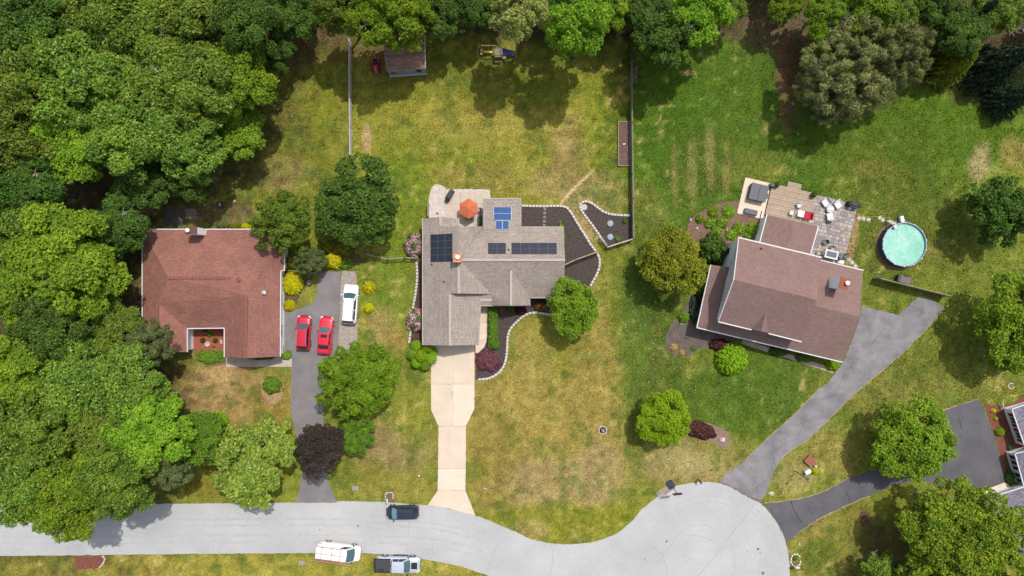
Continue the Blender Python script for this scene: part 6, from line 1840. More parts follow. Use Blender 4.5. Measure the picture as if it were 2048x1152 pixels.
seat('dark sling chair with pale seat left of the dining table', 1635, 507, 180, 0.6, cush=M_cush, frame=M_dark, z0=0.06, group=DG)
seat('curved black sling chair right of the dining table', 1677.5, 514, 35, 0.66, cush=M_sling, frame=M_dark, z0=0.06, group=DG)
seat('dark sling chair at the right edge of the stone patio', 1688, 513, -80, 0.62, cush=M_sling, frame=M_dark, z0=0.06, group=DG)
b = MB(); b.box(W(1636.5, 515) + Vector((0, 0, .3)), (0.3, 0.5, 0.45), rz=ANG); tag(b.build('side_box', mat('maroon', (0.09, 0.03, 0.03, 1), 0.7)), 'small maroon box beside the dark chair left of the dining table', 'box')
rbox('cooler', 'white cooler with a black latch tucked against the garage eave on the patio', 'cooler', 1679, 524, 0.85, 0.5, 0.06, 0.45, M_white, bev=0.05)
b = MB(); b.lathe(W(1522, 445), [(0.25, 0), (0.2, 0.3), (0.0, 0.32)], 10); tag(b.build('clay_pot', mat('terracotta', col(214, 120, 70), 0.8)), 'orange clay pot at the kitchen wall corner of the mulch bed', 'pot')
b = MB(); b.tube([W(1728, 546) + Vector((0, 0, 2.6)), W(1732, 545) + Vector((0, 0, 3.0))], 0.03, 5)
for d_ in ((4, -2.5), (4, 2)): b.tube([W(1731.5, 545.5) + Vector((0, 0, 2.9)), W(1731.5 + d_[0], 545.5 + d_[1]) + Vector((0, 0, 3.1))], 0.035, 5)
tag(b.build('antenna', M_white), 'small white forked antenna at the upper right corner of the garage roof', 'antenna')

# pool
pl = thing('swimming_pool', 'round above-ground pool with milky turquoise water', 'swimming pool', W(1799, 490)); c = W(1799, 490); Rp = 2.86
M_poolw = mat('pool_wall', (0.05, 0.07, 0.11, 1), 0.5, (0.035, 0.05, 0.085, 1), scale=3)
M_liner = mat('pool_liner', (0.10, 0.40, 0.42, 1), 0.5)
mb = MB(); mb.lathe(c, [(Rp, 0.0), (Rp, 1.18), (Rp - 0.03, 1.18), (Rp - 0.03, 0.9)], 48, cap=False); mb.build('pool_wall', M_poolw, pl)
mb = MB(); mb.lathe(c, [(Rp - 0.035, 1.17), (Rp - 0.04, 0.6), (Rp - 0.05, 0.55)], 48, cap=False); mb.build('liner', M_liner, pl)
mb = MB(); mb.lathe(c, [(Rp + 0.05, 1.16), (Rp + 0.05, 1.21), (Rp - 0.05, 1.21), (Rp - 0.05, 1.16)], 48, cap=False); mb.build('rim', mat('pool_rim', (0.20, 0.28, 0.40, 1), 0.4, metal=0.2), pl)
for k in range(14):
    a = 2 * math.pi * k / 14 + 0.2; p = c + Vector((math.cos(a), math.sin(a), 0)) * (Rp + 0.04)
    mb = MB(); mb.box(p + Vector((0, 0, 0.61)), (0.09, 0.13, 1.22), rz=a); mb.build('upright', M_poolw, pl)
    mb = MB(); mb.box(p + Vector((0, 0, 1.235)), (0.14, 0.16, 0.03), rz=a); mb.build('cap', M_white, pl)
mw = mat('pool_water', (0.14, 0.38, 0.29, 1), 0.25, (0.34, 0.55, 0.47, 1), scale=0.7, contrast=0.4, fine=0.12, finescale=5, spec=0.15, bump=0.04, bscale=4)
mb = MB(); mb.lathe(c + Vector((0, 0, 0.92)), [(Rp - 0.045, -0.02), (Rp - 0.045, 0.0), (Rp * 0.6, 0.0), (Rp * 0.3, 0.0), (0, 0)], 48); mb.build('water', mw, pl)
lad2 = thing('pool_ladder', 'white plastic ladder over the upper left rim of the pool', 'ladder', W(1784, 453))
c2 = c + (W(1783, 451) - c).normalized() * (Rp + 0.0); d = (c2 - c).normalized(); s = Vector((-d.y, d.x, 0))
for k in range(4):
    mb = MB(); mb.box(c2 + d * (0.22 + 0.16 * k) + s * 0.25 + Vector((0, 0, 1.2 - 0.28 * k)), (0.12, 0.5, 0.03), rz=math.atan2(d.y, d.x)); mb.build('step', M_white, lad2)
mb = MB(); mb.box(c2 + d * -0.22 + s * 0.25 + Vector((0, 0, 1.26)), (0.5, 0.5, 0.04), rz=math.atan2(d.y, d.x)); mb.build('platform', M_white, lad2)
mb = MB()
for q in (0, 0.5): mb.tube([c2 + d * 0.85 + s * q, c2 + s * q + Vector((0, 0, 1.5)), c2 - d * 0.5 + s * q + Vector((0, 0, 1.25))], 0.025, 6)
mb.build('side_rail', M_white, lad2)
rbox('pool_filter', 'pale pool filter box outside the top rim of the pool', 'pool filter', 1800, 439, 0.5, 0.85, 0, 0.6, mat('filter_pale', (0.6, 0.7, 0.78, 1), 0.4), rot=R(12))
M_hose = mat('hose_yellow', col(196, 180, 40), 0.6)
mb = MB(); mb.tube([W(1712, 432.5) + Vector((0, 0, .03)), W(1740, 433.5) + Vector((0, 0, .03)), W(1770, 435) + Vector((0, 0, .03)), W(1786, 438) + Vector((0, 0, .03))], 0.03, 5)
tag(mb.build('garden_hose', M_hose), 'thin yellow hose running from the patio to the pool', 'hose')
SG = 'stepping stones by the pool and patio'
for px, py, r_, lab in [(1718, 436, -0.1, 'stepping stone touching the right edge of the patio'), (1727, 437.5, -0.15, 'second stepping stone from the patio toward the pool'), (1737, 439.5, -0.1, 'third stepping stone from the patio toward the pool'),
                        (1760, 435.5, 0.5, 'left one of the two skewed stepping stones near the pool'), (1765.5, 439.5, 0.6, 'right one of the two skewed stepping stones near the pool'),
                        (1698, 519, 0.5, 'uppermost stepping stone at the lower patio corner'), (1704.5, 525, 0.9, 'middle stepping stone at the lower patio corner'), (1711, 532, -0.6, 'stepping stone nearest the garage eave')]:
    me = block_mesh('stepping_stone', 0.5, 0.5, 0.05, M_stone, int(px) % 4)
    o = bpy.data.objects.new('stepping_stone', me); C.objects.link(o); o.location = W(px, py); o.rotation_euler = (0, 0, r_ + ANG); tag(o, lab, 'stepping stone', SG)
GG = 'stepping stones across the dark mulch bed'
for i, (py, lab) in enumerate([(418, 'topmost square stepping stone in the dark mulch bed'), (426, 'second square stepping stone in the dark mulch bed'), (434.5, 'third square stepping stone in the dark mulch bed'), (443, 'fourth and darkest stepping stone in the dark mulch bed'), (451, 'stepping stone in the dark mulch nearest the grey roof')]):
    me = block_mesh('stepping_stone', 0.36, 0.36, 0.05, mat('grey_slab', col(150, 142, 138), 0.9), i % 4)
    o = bpy.data.objects.new('stepping_stone', me); C.objects.link(o); o.location = W(1089.5 - i * 0.3, py); tag(o, lab, 'stepping stone', GG)
# trailer by the board fence
t = thing('garden_cart', 'grey garden cart behind the tall board fence below the pool', 'cart', W(1806, 560), rz=R(-14))
b = MB(); b.box((0, 0, 0.45), (1.5, 0.9, 0.12)); b.build('tray', mat('cart_grey', col(132, 120, 124), 0.8), t)
b = MB(); b.box((-0.95, 0, 0.5), (0.35, 0.9, 0.6)); b.build('bin', M_dark, t)
for s in (-1, 1): b = MB(); b.tube([(0.2, s * 0.5, 0.22), (0.2, s * 0.6, 0.22)], 0.22, 12); b.build('wheel', M_tyre, t)
b = MB(); b.tube([(-1.1, 0, 0.3), (-1.6, 0.05, 0.25)], 0.04, 5); b.build('drawbar', M_dark, t)

# ------------------------------------------------------------------ middle patio: umbrella table
um = thing('patio_umbrella', 'orange-red six-sided patio umbrella on the back patio', 'umbrella', W(939, 421)); c = W(939, 421)
M_umb = mat('umbrella_cloth', col(222, 122, 84), 0.9, col(212, 110, 72), scale=1.5)
b = MB(); b.tube([c, c + Vector((0, 0, 2.55))], 0.025, 8); b.build('pole', M_wood_dk, um)
b = MB(); b.lathe(c, [(0.28, 0.05), (0.26, 0.13), (0.06, 0.18), (0.0, 0.18)], 16); b.build('base', M_dark, um)
Ru = 1.32
for k in range(6):
    a0_, a1_ = math.pi / 2 + k * math.pi / 3, math.pi / 2 + (k + 1) * math.pi / 3
    b = MB(); top_ = c + Vector((0, 0, 2.55)); rows = [[top_], ]
    for u in (0.33, 0.66, 1.0):
        e0 = c + Vector((math.cos(a0_), math.sin(a0_), 0)) * Ru * u; e1 = c + Vector((math.cos(a1_), math.sin(a1_), 0)) * Ru * u
        z_ = 2.55 - 0.55 * u ** 1.1
        rows.append([e0 + Vector((0, 0, z_)), (e0 + e1) / 2 * 1 + Vector((0, 0, z_ - 0.05 * u)), e1 + Vector((0, 0, z_))])
    b.v = [tuple(top_)] + [tuple(p) for r_ in rows[1:] for p in r_]
    b.face((0, 1, 2)); b.face((0, 2, 3))
    for r_ in (0, 1):
        o_ = 1 + r_ * 3
        b.face((o_, o_ + 3, o_ + 4, o_ + 1)); b.face((o_ + 1, o_ + 4, o_ + 5, o_ + 2))
    vl = [tuple(Vector(p) - Vector((0, 0, 0.06))) for p in (rows[3][0], rows[3][1], rows[3][2])]
    n_ = len(b.v); b.v += vl; b.face((7, n_, n_ + 1, 8)); b.face((8, n_ + 1, n_ + 2, 9))
    b.build('canopy_panel', M_umb, um)
    b = MB(); b.tube([top_ - Vector((0, 0, 0.03)), rows[3][0] - Vector((0, 0, 0.02))], 0.012, 4); b.build('rib', M_dark, um)
t = thing('patio_table', 'round table under the orange-red umbrella', 'table', c)
b = MB(); b.lathe(c + Vector((0, 0, 0.7)), [(0.62, 0), (0.62, 0.03), (0.06, 0.03), (0.06, 0)], 24); b.build('table_top', mat('table_glass', (0.2, 0.22, 0.22, 1), 0.2), t)
for k in range(4):
    a = k * math.pi / 2 + 0.78; b = MB(); b.tube([c + Vector((math.cos(a) * .5, math.sin(a) * .5, 0.05)), c + Vector((math.cos(a) * .45, math.sin(a) * .45, .7))], 0.02, 5); b.build('leg', M_dark, t)
UG = 'chairs round the umbrella table'
for px, py, rt, lab in [(938, 405, 270, 'brown chair peeking out above the umbrella'), (920.5, 421, 0, 'pale chair peeking out left of the umbrella'), (958, 421, 180, 'pale chair peeking out right of the umbrella'), (938, 437, 90, 'pale chair peeking out below the umbrella')]:
    seat(lab, px, py, rt, 0.6, cush=M_cush, frame=M_dark, z0=0.045, group=UG)
b = MB(); c = W(881, 433) + Vector((0, 0, 3.6)); b.lathe(c, [(0.12, 0), (0.14, 0.22), (0, 0.25)], 10); 
tag(b.build('roof_cap_vent', M_dark), 'tiny dark vent at the top end of the left roof ridge', 'vent')

# play set
ps = thing('swing_set', 'wooden swing set with yellow seats and a blue slide below the pale tree', 'swing set', W(980, 105))
M_pw = mat('play_wood', col(186, 166, 134), 0.9, col(150, 130, 100), scale=4)
M_ys = mat('swing_yellow', col(238, 204, 96), 0.5); M_bl = mat('slide_blue', col(24, 38, 110), 0.5, col(18, 30, 90), scale=2)
g0 = lambda px, py, z=0: Vector((W(px, py).x, W(px, py).y, z))
yb = 103.5
bar_ = lambda nm, pts, r_, m: (lambda mb: (mb.tube(pts, r_, 6), mb.build(nm, m, ps)))(MB())
bar_('beam', [g0(956, yb, 2.3), g0(992, yb, 2.3)], 0.07, M_pw)
for s in (-1, 1): bar_('leg', [g0(955.5, yb + s * 17, 0), g0(956.5, yb, 2.35)], 0.06, M_pw)
bar_('brace', [g0(960, yb - 5, 2.0), g0(960, yb + 4, 2.0)], 0.05, M_ys); bar_('brace', [g0(964.5, yb - 5, 2.0), g0(964.5, yb + 2, 2.0)], 0.05, M_ys)
def hung(label, px, kindw):
    t = thing('swing', label, 'swing', g0(px, yb), 'swings hanging from the play set beam')
    b = MB(); b.box(g0(px, yb + 3, 0.55), (0.55 if kindw else 0.28, 0.24 if kindw else 0.75, 0.07)); b.build('seat', M_ys, t)
    for s in (-1, 1):
        b = MB(); b.tube([g0(px, yb, 2.28) + Vector((s * (0.24 if kindw else 0.05), 0, 0)), g0(px, yb + 3, 0.56) + Vector((s * (0.24 if kindw else 0.1), 0, 0))], 0.012, 4); b.build('chain', M_grey, t)
hung('narrow yellow glider seat at the left end of the swing beam', 963.5, 0); hung('left one of the two wide yellow swing seats', 972.5, 1); hung('right one of the two wide yellow swing seats, next to the tower', 981.5, 1)
for px in (990, 1004):
    for py in (104, 121): bar_('post', [g0(px, py, 0), g0(px, py, 2.2)], 0.055, M_pw)
for k in range(8):
    b = MB(); b.box(g0(997, 105 + k * 2.1, 1.25), (1.0, 0.12, 0.04)); b.build('floor_board', M_wood_grey, ps)
b = MB(); b.box(g0(997, 121.5, 2.0), (1.0, 0.05, 0.1)); b.build('rail', M_wood_grey, ps); b = MB(); b.box(g0(1004.5, 113, 2.0), (0.05, 1.1, 0.1)); b.build('rail', M_wood_grey, ps)
b = MB(); b.box(g0(997, 125.5, 0.5), (0.95, 0.16, 0.06)); b.build('step', M_wood_grey, ps)
b = MB(); b.box(g0(1009, 116.5, 0.7), (0.5, 0.7, 0.05), rot=Matrix.Rotation(R(28), 3, 'Y')); b.build('climbing_ramp', M_pw, ps)
b = MB()
for i in range(7):
    u = i / 6; z_ = 1.3 * (1 - u) ** 1.3 + 0.12; x = 1005 + 24 * u
    p = g0(x, 108.5, z_)
    b.v += [(p.x, p.y + 0.34, p.z + 0.16), (p.x, p.y + 0.28, p.z), (p.x, p.y - 0.28, p.z), (p.x, p.y - 0.34, p.z + 0.16)]
for i in range(6):
    for k in range(3): b.face((i * 4 + k, i * 4 + k + 1, i * 4 + 5 + k, i * 4 + 4 + k))
b.build('slide', M_bl, ps)
# raised bed against the right fence
rb = thing('raised_bed', 'long wooden-framed raised bed of soil against the back fence', 'raised bed', W(1248, 288))
for a, b2 in [((1236.5, 244), (1236.5, 332)), ((1259.5, 244), (1259.5, 332))]:
    A_, B_ = W(*a), W(*b2); b = MB(); b.box((A_ + B_) / 2 + Vector((0, 0, .13)), (0.1, (A_ - B_).length, 0.26)); b.build('side_board', M_wood, rb)
for py in (244, 332):
    b = MB(); b.box(W(1248, py) + Vector((0, 0, .13)), (1.43, 0.1, 0.255)); b.build('end_board', M_wood, rb)
b = MB(); b.box(W(1248, 288) + Vector((0, 0, .1)), (1.43, 5.77, 0.16)); b.build('soil', mat('bed_soil', col(134, 106, 98), 0.98, col(104, 82, 76), scale=3, fine=0.4, finescale=9, bump=0.8), rb)
b = MB(); b.box(W(1248, 288.5) + Vector((0, 0, .2)), (0.34, 0.14, 0.03), rz=0.1); tag(b.build('plant_tag', M_white), 'small white tag lying in the middle of the raised bed', 'tag')
# stack of bricks / logs along the fence
wp = thing('brick_stack', 'rough stack of reddish blocks along the outer side of the back fence', 'brick stack', W(1270, 148))
for k in range(9):
    for j in range(2):
        me = block_mesh('brick', 0.3, 0.2, 0.14, mat('old_brick', col(176, 140, 118), 0.9, col(140, 104, 86), scale=3), k % 4)
        o = bpy.data.objects.new('brick', me); C.objects.link(o); o.parent = wp; o.matrix_parent_inverse = Matrix.Translation(-W(1270, 148))
        o.location = W(1268.5 + j * 4.6 - k * 0.25, 132 + k * 4.2) + Vector((rng.uniform(-.05, .05), rng.uniform(-.05, .05), 0)); o.rotation_euler = (0, 0, rng.uniform(-.4, .4)); o.scale = (1, 1, rng.uniform(1, 2.2))
# round lids, rocks
for px, py, m, lab, r_, nm in [(1168, 414.5, M_stone, 'pale round stone disc at the rounded tip of the kidney bed', 0.42, 'stone_disc'), (1220.5, 447, mat('lid_blue', col(158, 180, 192), 0.5), 'upper blue-grey round lid in the kidney bed', 0.41, 'round_lid'), (1220.5, 474, mat('lid_blue', col(158, 180, 192), 0.5), 'lower blue-grey round lid in the kidney bed', 0.41, 'round_lid')]:
    b = MB(); b.lathe(W(px, py), [(r_, 0), (r_, 0.09), (r_ - 0.03, 0.11), (r_ * 0.75, 0.115), (r_ * 0.7, 0.1), (0.06, 0.11), (0, 0.13)], 24); tag(b.build(nm, m), lab, 'lid' if 'lid' in nm else 'stone', 'round lids in the kidney bed' if 'lid' in nm else None)
def rock(label, px, py, s, m=None, name='boulder', seed=1):
    bm = bmesh.new(); bmesh.ops.create_icosphere(bm, subdivisions=3, radius=1.0); g = random.Random(seed)
    ph = [g.uniform(0, 6) for _ in range(3)]
    for v in bm.verts:
        k = 1 + 0.16 * math.sin(v.co.x * 3 + ph[0]) + 0.13 * math.sin(v.co.y * 4 + ph[1]) + 0.08 * math.sin((v.co.z + v.co.x) * 7 + ph[2])
        v.co = Vector((v.co.x * k * s[0], v.co.y * k * s[1], max(v.co.z * k * s[2], -0.04)))
    me = bpy.data.meshes.new(name); bm.to_mesh(me); bm.free(); me.update()
    o = link(name, me, m or M_stone); o.location = W(px, py); return tag(o, label, 'rock')
rock('pale boulder at the right tip of the bed beside the burgundy shrub', 1444.5, 879.5, (0.42, 0.28, 0.3), mat('boulder', col(238, 228, 208), 0.9, col(206, 192, 168), scale=4, bump=0.4))
rock('pale slanted rock among the hostas', 1453, 459, (0.2, 0.35, 0.25), mat('rock_grey', col(200, 180, 170), 0.9, col(150, 130, 124), scale=5), seed=3)
rock('small pinkish rock at the far left rim of the hosta bed', 1381.5, 440, (0.16, 0.2, 0.15), mat('rock_pink', col(226, 170, 206), 0.8), seed=5)
rock('small white stone in the left of the hosta bed', 1394.5, 456, (0.13, 0.18, 0.12), seed=6)
rock('flat white rock in the grass at the corner between the two right drives', 1543, 987, (0.4, 0.25, 0.1), seed=8)
rock('dark stone at the centre of the grey mulch bed', 1374, 675, (0.3, 0.2, 0.2), mat('rock_dark', col(110, 104, 102), 0.9), seed=9)
rock('tan rock beneath the small bright bush of the grey bed', 1366, 647, (0.35, 0.12, 0.12), seed=11)
# planter ring with birdbath in the front lawn
t = thing('well_planter', 'round stone ring with a small box inside, alone on the front lawn', 'planter', W(1205, 860)); c = W(1205, 860)
for k in range(12):
    a = 2 * math.pi * k / 12; b = MB(); b.box(c + Vector((math.cos(a) * .52, math.sin(a) * .52, 0.1)), (0.14, 0.25, 0.2), rz=a); b.build('ring_stone', M_stone, t)
b = MB(); b.lathe(c, [(0.48, 0.03), (0, 0.04)], 20); b.build('soil', M_mulch, t)
b = MB(); b.box(c + Vector((0.02, -0.02, 0.25)), (0.36, 0.4, 0.5), rz=0.2); b.build('box', M_wood_grey, t)
# street furniture
def mailbox(label, px, py, rot, m, post=M_wood, h=1.1):
    t = thing('mailbox', label, 'mailbox', W(px, py), rz=R(rot))
    b = MB(); b.box((0, 0, h / 2), (0.1, 0.1, h)); b.build('post', post, t)
    b = MB(); pr_ = [(-0.11, h), (-0.11, h + 0.14), (-0.07, h + 0.22), (0, h + 0.25), (0.07, h + 0.22), (0.11, h + 0.14), (0.11, h)]
    loft(b, [[Vector((x, y_, z_)) for y_, z_ in pr_] for x in (-0.22, 0.32)]); b.build('box', m, t)
    b = MB(); b.box((0.1, 0.125, h + 0.16), (0.16, 0.012, 0.05)); b.build('flag', M_tail, t)
mailbox('white mailbox on a small stone-edged bed by the street', 777.5, 995.5, -90, M_white)
edging('pale stone edging round the white mailbox bed', [(771.5, 1002), (771, 990), (774, 984), (779, 985), (784, 984), (786.5, 989), (786, 1001)], bl=0.32, w=0.14, h=0.1)
mailbox('dark mailbox on the cul-de-sac edge left of the right-hand drive', 1395.5, 958, -60, M_dark, M_dark)
mailbox('pale mailbox in the stone ring at the cul-de-sac', 1588, 1128, 180, M_white)
bh = thing('basketball_hoop', 'portable basketball hoop with dark base on the cul-de-sac edge', 'basketball hoop', W(1341, 968))
c = W(1341, 970)
bm = bmesh.new(); bmesh.ops.create_cube(bm, size=1.0)
for v in bm.verts: v.co = Vector((v.co.x * (0.85 if v.co.z > 0 else 1.0), v.co.y * 1.25 * (0.85 if v.co.z > 0 else 1), (v.co.z + .5) * 0.32))
bmesh.ops.bevel(bm, geom=list(bm.edges), offset=0.12, segments=3, affect='EDGES')
me = bpy.data.meshes.new('base'); bm.to_mesh(me); bm.free(); o = link('base', me, mat('hoop_base', (0.03, 0.045, 0.06, 1), 0.35), bh); o.location = c + Vector((0, 0.1, 0)); o.rotation_euler = (0, 0, R(30))
top_ = g0(1343.5, 973, 3.0)
b = MB(); b.tube([c + Vector((0.05, 0, 0.2)), g0(1342, 971, 2.4), top_], 0.05, 8); b.build('pole', M_dark, bh)
b = MB(); b.box(g0(1343.5, 974, 3.1), (1.2, 0.06, 0.75), rz=R(6)); b.build('backboard', mat('board_dark', (0.03, 0.028, 0.05, 1), 0.3), bh)
b = MB()
for k in range(16):
    a, a2 = 2 * math.pi * k / 16, 2 * math.pi * (k + 1) / 16; q_ = g0(1343.7, 979, 2.9)
    b.tube([q_ + Vector((math.cos(a), math.sin(a), 0)) * .23, q_ + Vector((math.cos(a2), math.sin(a2), 0)) * .23], 0.02, 5, cap=False)
b.build('hoop_ring', M_rust, bh)
b = MB(); b.box(W(1331, 981) + Vector((0, 0, 0.02)), (2.6, 0.9, 0.03), rz=R(32))
st = tag(b.build('dirt_patch', mat('gutter_dirt', col(160, 132, 122), 0.95, col(186, 176, 172), scale=1.5)), None); st['kind'] = 'structure'
lp = thing('lamp_post', 'dark lamp post on the grass between the two right-hand drives', 'lamp post', W(1590, 942)); c = W(1590, 942)
b = MB(); b.tube([c, c + Vector((0, 0, 3.4))], 0.05, 8); b.build('post', M_dark, lp)
b = MB(); b.lathe(c + Vector((0, 0, 3.4)), [(0.08, 0), (0.16, 0.3), (0.24, 0.34), (0.05, 0.5), (0, 0.52)], 6); b.build('lantern', mat('lantern_blue', (0.06, 0.09, 0.2, 1), 0.3), lp)
rbox('utility_box', 'white and mint electrical box near the lamp post', 'utility box', 1612.5, 941.5, 0.8, 0.5, 0, 0.7, mat('mint_box', (0.68, 0.76, 0.72, 1), 0.5), rot=R(32))
rbox('utility_box', 'small white box between the brick pedestal and the round yellow bush', 'utility box', 1629.5, 931.5, 0.3, 0.3, 0, 0.4, M_white, rot=R(30))
bp_ = thing('brick_pedestal', 'low square pedestal of red bricks near the lamp post', 'pedestal', W(1618, 921)); c = W(1618, 921)
a_ = R(-42); ux, uy = Vector((math.cos(a_), math.sin(a_), 0)), Vector((-math.sin(a_), math.cos(a_), 0))
for lay in range(3):
    for i in range(4):
        for j in range(5):
            if lay < 2 and 0 < i < 3 and 0 < j < 4: continue
            me = block_mesh('brick', 0.29, 0.2, 0.14, mat('pedestal_brick', col(196, 128, 108), 0.9, col(160, 96, 80), scale=3), (i + j) % 4)
            o = bpy.data.objects.new('brick', me); C.objects.link(o); o.parent = bp_; o.matrix_parent_inverse = Matrix.Translation(-c)
            o.location = c + ux * ((i - 1.5) * 0.31) + uy * ((j - 2) * 0.22) + Vector((0, 0, lay * 0.15)); o.rotation_euler = (0, 0, a_)
for px, py, lab in [(711, 976.5, 'square grey utility cover in the grass left of the white mailbox'), (603.5, 1125.5, 'square grey utility cover in the verge left of the white van')]:
    b = MB(); b.box(W(px, py) + Vector((0, 0, 0.03)), (0.85, 0.6, 0.06)); b.box(W(px, py) + Vector((0, 0, 0.065)), (0.75, 0.5, 0.02)); tag(b.build('utility_cover', mat('cover_grey', col(176, 168, 160), 0.9)), lab, 'utility cover', 'utility covers')
t = thing('yard_sign', 'small white yard sign right of the foot of the concrete drive', 'sign', W(971, 976))
b = MB(); b.box(W(971, 976) + Vector((0, 0, .55)), (0.55, 0.03, 0.4), rot=Matrix.Rotation(R(-40), 3, 'X')); b.build('board', M_white, t)
for s in (-.2, .2): b = MB(); b.tube([W(971, 976) + Vector((s, 0, 0)), W(971, 976) + Vector((s, 0, .5))], 0.01, 4); b.build('stake', M_grey, t)
b = MB(); b.tube([W(1419, 941), W(1427, 939)], [0.09, 0.07], 7); tag(b.build('log', M_wood_dk), 'short reddish log in the dry grass above the cul-de-sac', 'log')
b = MB(); b.lathe(W(1599, 1088), [(0.1, 0), (0.1, 0.06), (0, 0.09)], 10); tag(b.build('sprinkler_cap', M_white), 'small white cap in the grass right of the cul-de-sac', 'cap')
b = MB(); b.lathe(W(838, 952), [(0.12, 0), (0.12, 0.04), (0, 0.07)], 10); tag(b.build('white_cap', M_white), 'small white cap in the lawn left of the concrete drive', 'cap')
# bird bath near the left drive and court details
t = thing('bird_bath', 'small grey-green bird bath under the small tree at the head of the left drive', 'bird bath', W(622, 565)); c = W(622, 565)
b = MB(); b.lathe(c, [(0.2, 0), (0.1, 0.1), (0.07, 0.6), (0.15, 0.7), (0.3, 0.78), (0.3, 0.82), (0.24, 0.8), (0, 0.74)], 16); b.build('pedestal', mat('bath_grey', col(130, 150, 150), 0.8), t)
b = MB(); b.lathe(W(416.5, 688), [(0.3, 0.02), (0.3, 0.25), (0.34, 0.3), (0.2, 0.3), (0.18, 0.16), (0, 0.14)], 18); tag(b.build('urn', M_stone), 'round pale urn in the middle of the brick court', 'urn')
b = MB(); b.lathe(W(428, 693), [(0.1, 0.02), (0.14, 0.2), (0, 0.24)], 10); tag(b.build('dark_pot', M_dark), 'tiny dark pot near the urn in the brick court', 'pot')
rbox('garden_bench', 'pale slab bench on the right side of the brick court', 'bench', 444, 683, 0.25, 0.6, 0.02, 0.3, M_stone, rot=0.2, bev=0.03)
# garden behind the red roof
tp = thing('paver_pad', None, None, W(382, 429)); tp['kind'] = 'structure'
for i in range(3):
    for j in range(3):
        me = block_mesh('paver', 0.44, 0.44, 0.05, mat('paver_grey', col(150, 150, 142), 0.9), (i * j) % 4)
        o = bpy.data.objects.new('paver', me); C.objects.link(o); o.location = W(374.5 + i * 7.2, 421 + j * 7.2); o.parent = tp; o.matrix_parent_inverse = Matrix.Translation(-W(382, 429))
sheet('patio', [(330, 414), (369, 416), (369, 452), (328, 452)], 0.018, mat('dark_pavers', col(104, 98, 92), 0.9, col(80, 74, 70), scale=1))
t = thing('garden_table', 'small dark table with a pink tray behind the red roof', 'table', W(443, 410)); c = W(443, 410)
b = MB(); b.box(c + Vector((0, 0, 0.5)), (0.72, 0.72, 0.05)); b.build('table_top', M_dark, t)
for x in (-.3, .3):
    for y_ in (-.3, .3): b = MB(); b.box(c + Vector((x, y_, 0.24)), (0.05, 0.05, 0.47)); b.build('leg', M_dark, t)
b = MB(); b.box(c + Vector((0, 0, 0.56)), (0.3, 0.36, 0.06)); tag(b.build('tray', mat('tray_pink', col(236, 170, 150), 0.7)), 'pink tray on the small dark garden table', 'tray')
b = MB(); b.lathe(W(471, 403), [(0.14, 0), (0.2, 0.3), (0, 0.3)], 10); tag(b.build('flower_pot', mat('pot_pink', col(216, 150, 130), 0.8)), 'pinkish flower pot right of the dark garden table', 'pot')
b = MB(); b.lathe(W(382, 436), [(0.12, 0.05), (0.18, 0.28), (0, 0.28)], 10); tag(b.build('flower_pot', mat('pot_cream', col(226, 206, 160), 0.8)), 'cream pot standing on the paver pad behind the red roof', 'pot')
b = MB(); b.lathe(W(411, 410), [(0.1, 0), (0.14, 0.2), (0, 0.2)], 10); tag(b.build('flower_pot', mat('pot_cream', col(226, 206, 160), 0.8)), 'cream pot in the shade between paver pad and dark garden table', 'pot')
# right edge: green downpipe figure, round lid
b = MB(); b.tube([W(2001, 818) + Vector((0, 0, .1)), W(2001, 812) + Vector((0, 0, .5)), W(1998, 803) + Vector((0, 0, .7))], [0.12, 0.09, 0.06], 7); tag(b.build('hose_reel', mat('mint_plastic', (0.4, 0.62, 0.5, 1), 0.5)), 'mint hose reel at the top corner of the white shuttered house', 'hose reel')
edging('small stone ring in the lawn above the white shuttered house', [(2022 + 6 * math.cos(t * 0.785), 772 + 6 * math.sin(t * 0.785)) for t in range(8)], closed=True, bl=0.3, w=0.14, h=0.1)

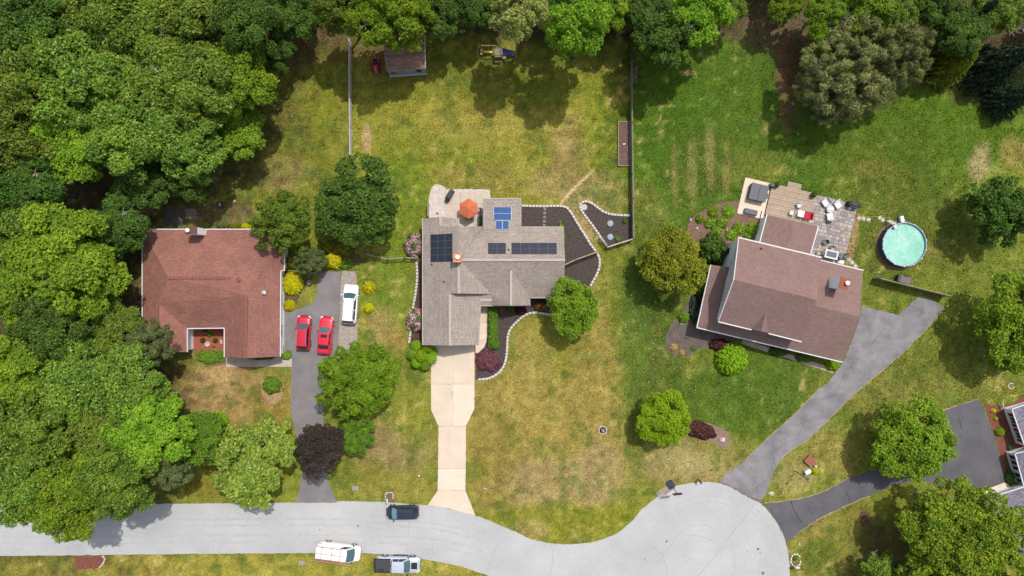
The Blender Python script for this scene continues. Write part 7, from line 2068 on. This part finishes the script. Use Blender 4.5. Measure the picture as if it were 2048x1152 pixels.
# ------------------------------------------------------------------ grass
def scatter_grass(n, seed, name, hgt, wid):
    g = np.random.default_rng(seed)
    x = g.uniform(-70, 70, n); y_ = g.uniform(-40, 40, n)
    # thin out at random so the sward is uneven
    keep = fbm(x, y_, 1.3, 300, 3) + g.normal(0, 0.12, n) > 0.40
    for p in POLYS:
        keep &= ~inpoly(x, y_, p)
    x, y_ = x[keep], y_[keep]; n = len(x)
    c = lawn_colour(x, y_)
    c = c * g.uniform(0.8, 1.6, (n, 1))
    a = g.uniform(0, 2 * np.pi, n); l = hgt * g.uniform(0.5, 1.4, n); w = wid * g.uniform(0.6, 1.4, n)
    lean = g.uniform(0.25, 1.1, n) * l
    dx, dy = np.cos(a), np.sin(a)
    v = np.stack([np.stack([x - dy * w, y_ + dx * w, np.full(n, -0.005)], 1), np.stack([x + dy * w, y_ - dx * w, np.full(n, -0.005)], 1),
                  np.stack([x + dx * lean, y_ + dy * lean, l], 1)], 1).reshape(-1, 3)
    me = fast_mesh(name, v, np.arange(n * 3).reshape(n, 3), 3)
    at = me.attributes.new('lawn', 'FLOAT_COLOR', 'POINT')
    cc = np.concatenate([np.repeat(c, 3, axis=0), np.ones((n * 3, 1))], 1)
    at.data.foreach_set('color', cc.astype(np.float32).ravel())
    return link(name, me, lawn_mat('grass_blade', 'lawn', False))
gr = scatter_grass(330000, 5, 'grass', 0.14, 0.075)
tag(gr, 'mown grass, straw and clover covering the lawns', 'grass', kind='stuff')
# fallen leaves and petals lying in the grass
g = np.random.default_rng(77); n = 3000
cx_, cy_ = g.choice(np.array([(1300, 640), (1400, 930), (1640, 1000), (1760, 800), (1700, 480), (1290, 430), (1880, 520), (1980, 800), (1600, 800), (600, 250), (1150, 420), (780, 900), (1350, 760)]), n).T
x = (cx_ + g.normal(0, 75, n) - 1024) / PXM; y_ = (576 - cy_ - g.normal(0, 60, n)) / PXM
keep = np.ones(n, bool)
for p in POLYS: keep &= ~inpoly(x, y_, p)
x, y_ = x[keep], y_[keep]; n = len(x)
P_ = np.stack([x, y_, g.uniform(0.05, 0.12, n)], 1); D = np.tile(np.array([[0.0, 0.0, 1.0]]), (n, 1))
fl = link('fallen_leaves', leaves_mesh('fallen_leaves', P_, D, g, 0.10, 1.4, 0.9, 0.25), leaf_mat('leaf_dry', (0.38, 0.30, 0.18), (0.28, 0.20, 0.11), (0.55, 0.48, 0.36), trans=0.1))
tag(fl, 'pale dry leaves and petals strewn over the lawns', 'leaves', kind='stuff')
print('objects', len(bpy.data.objects))
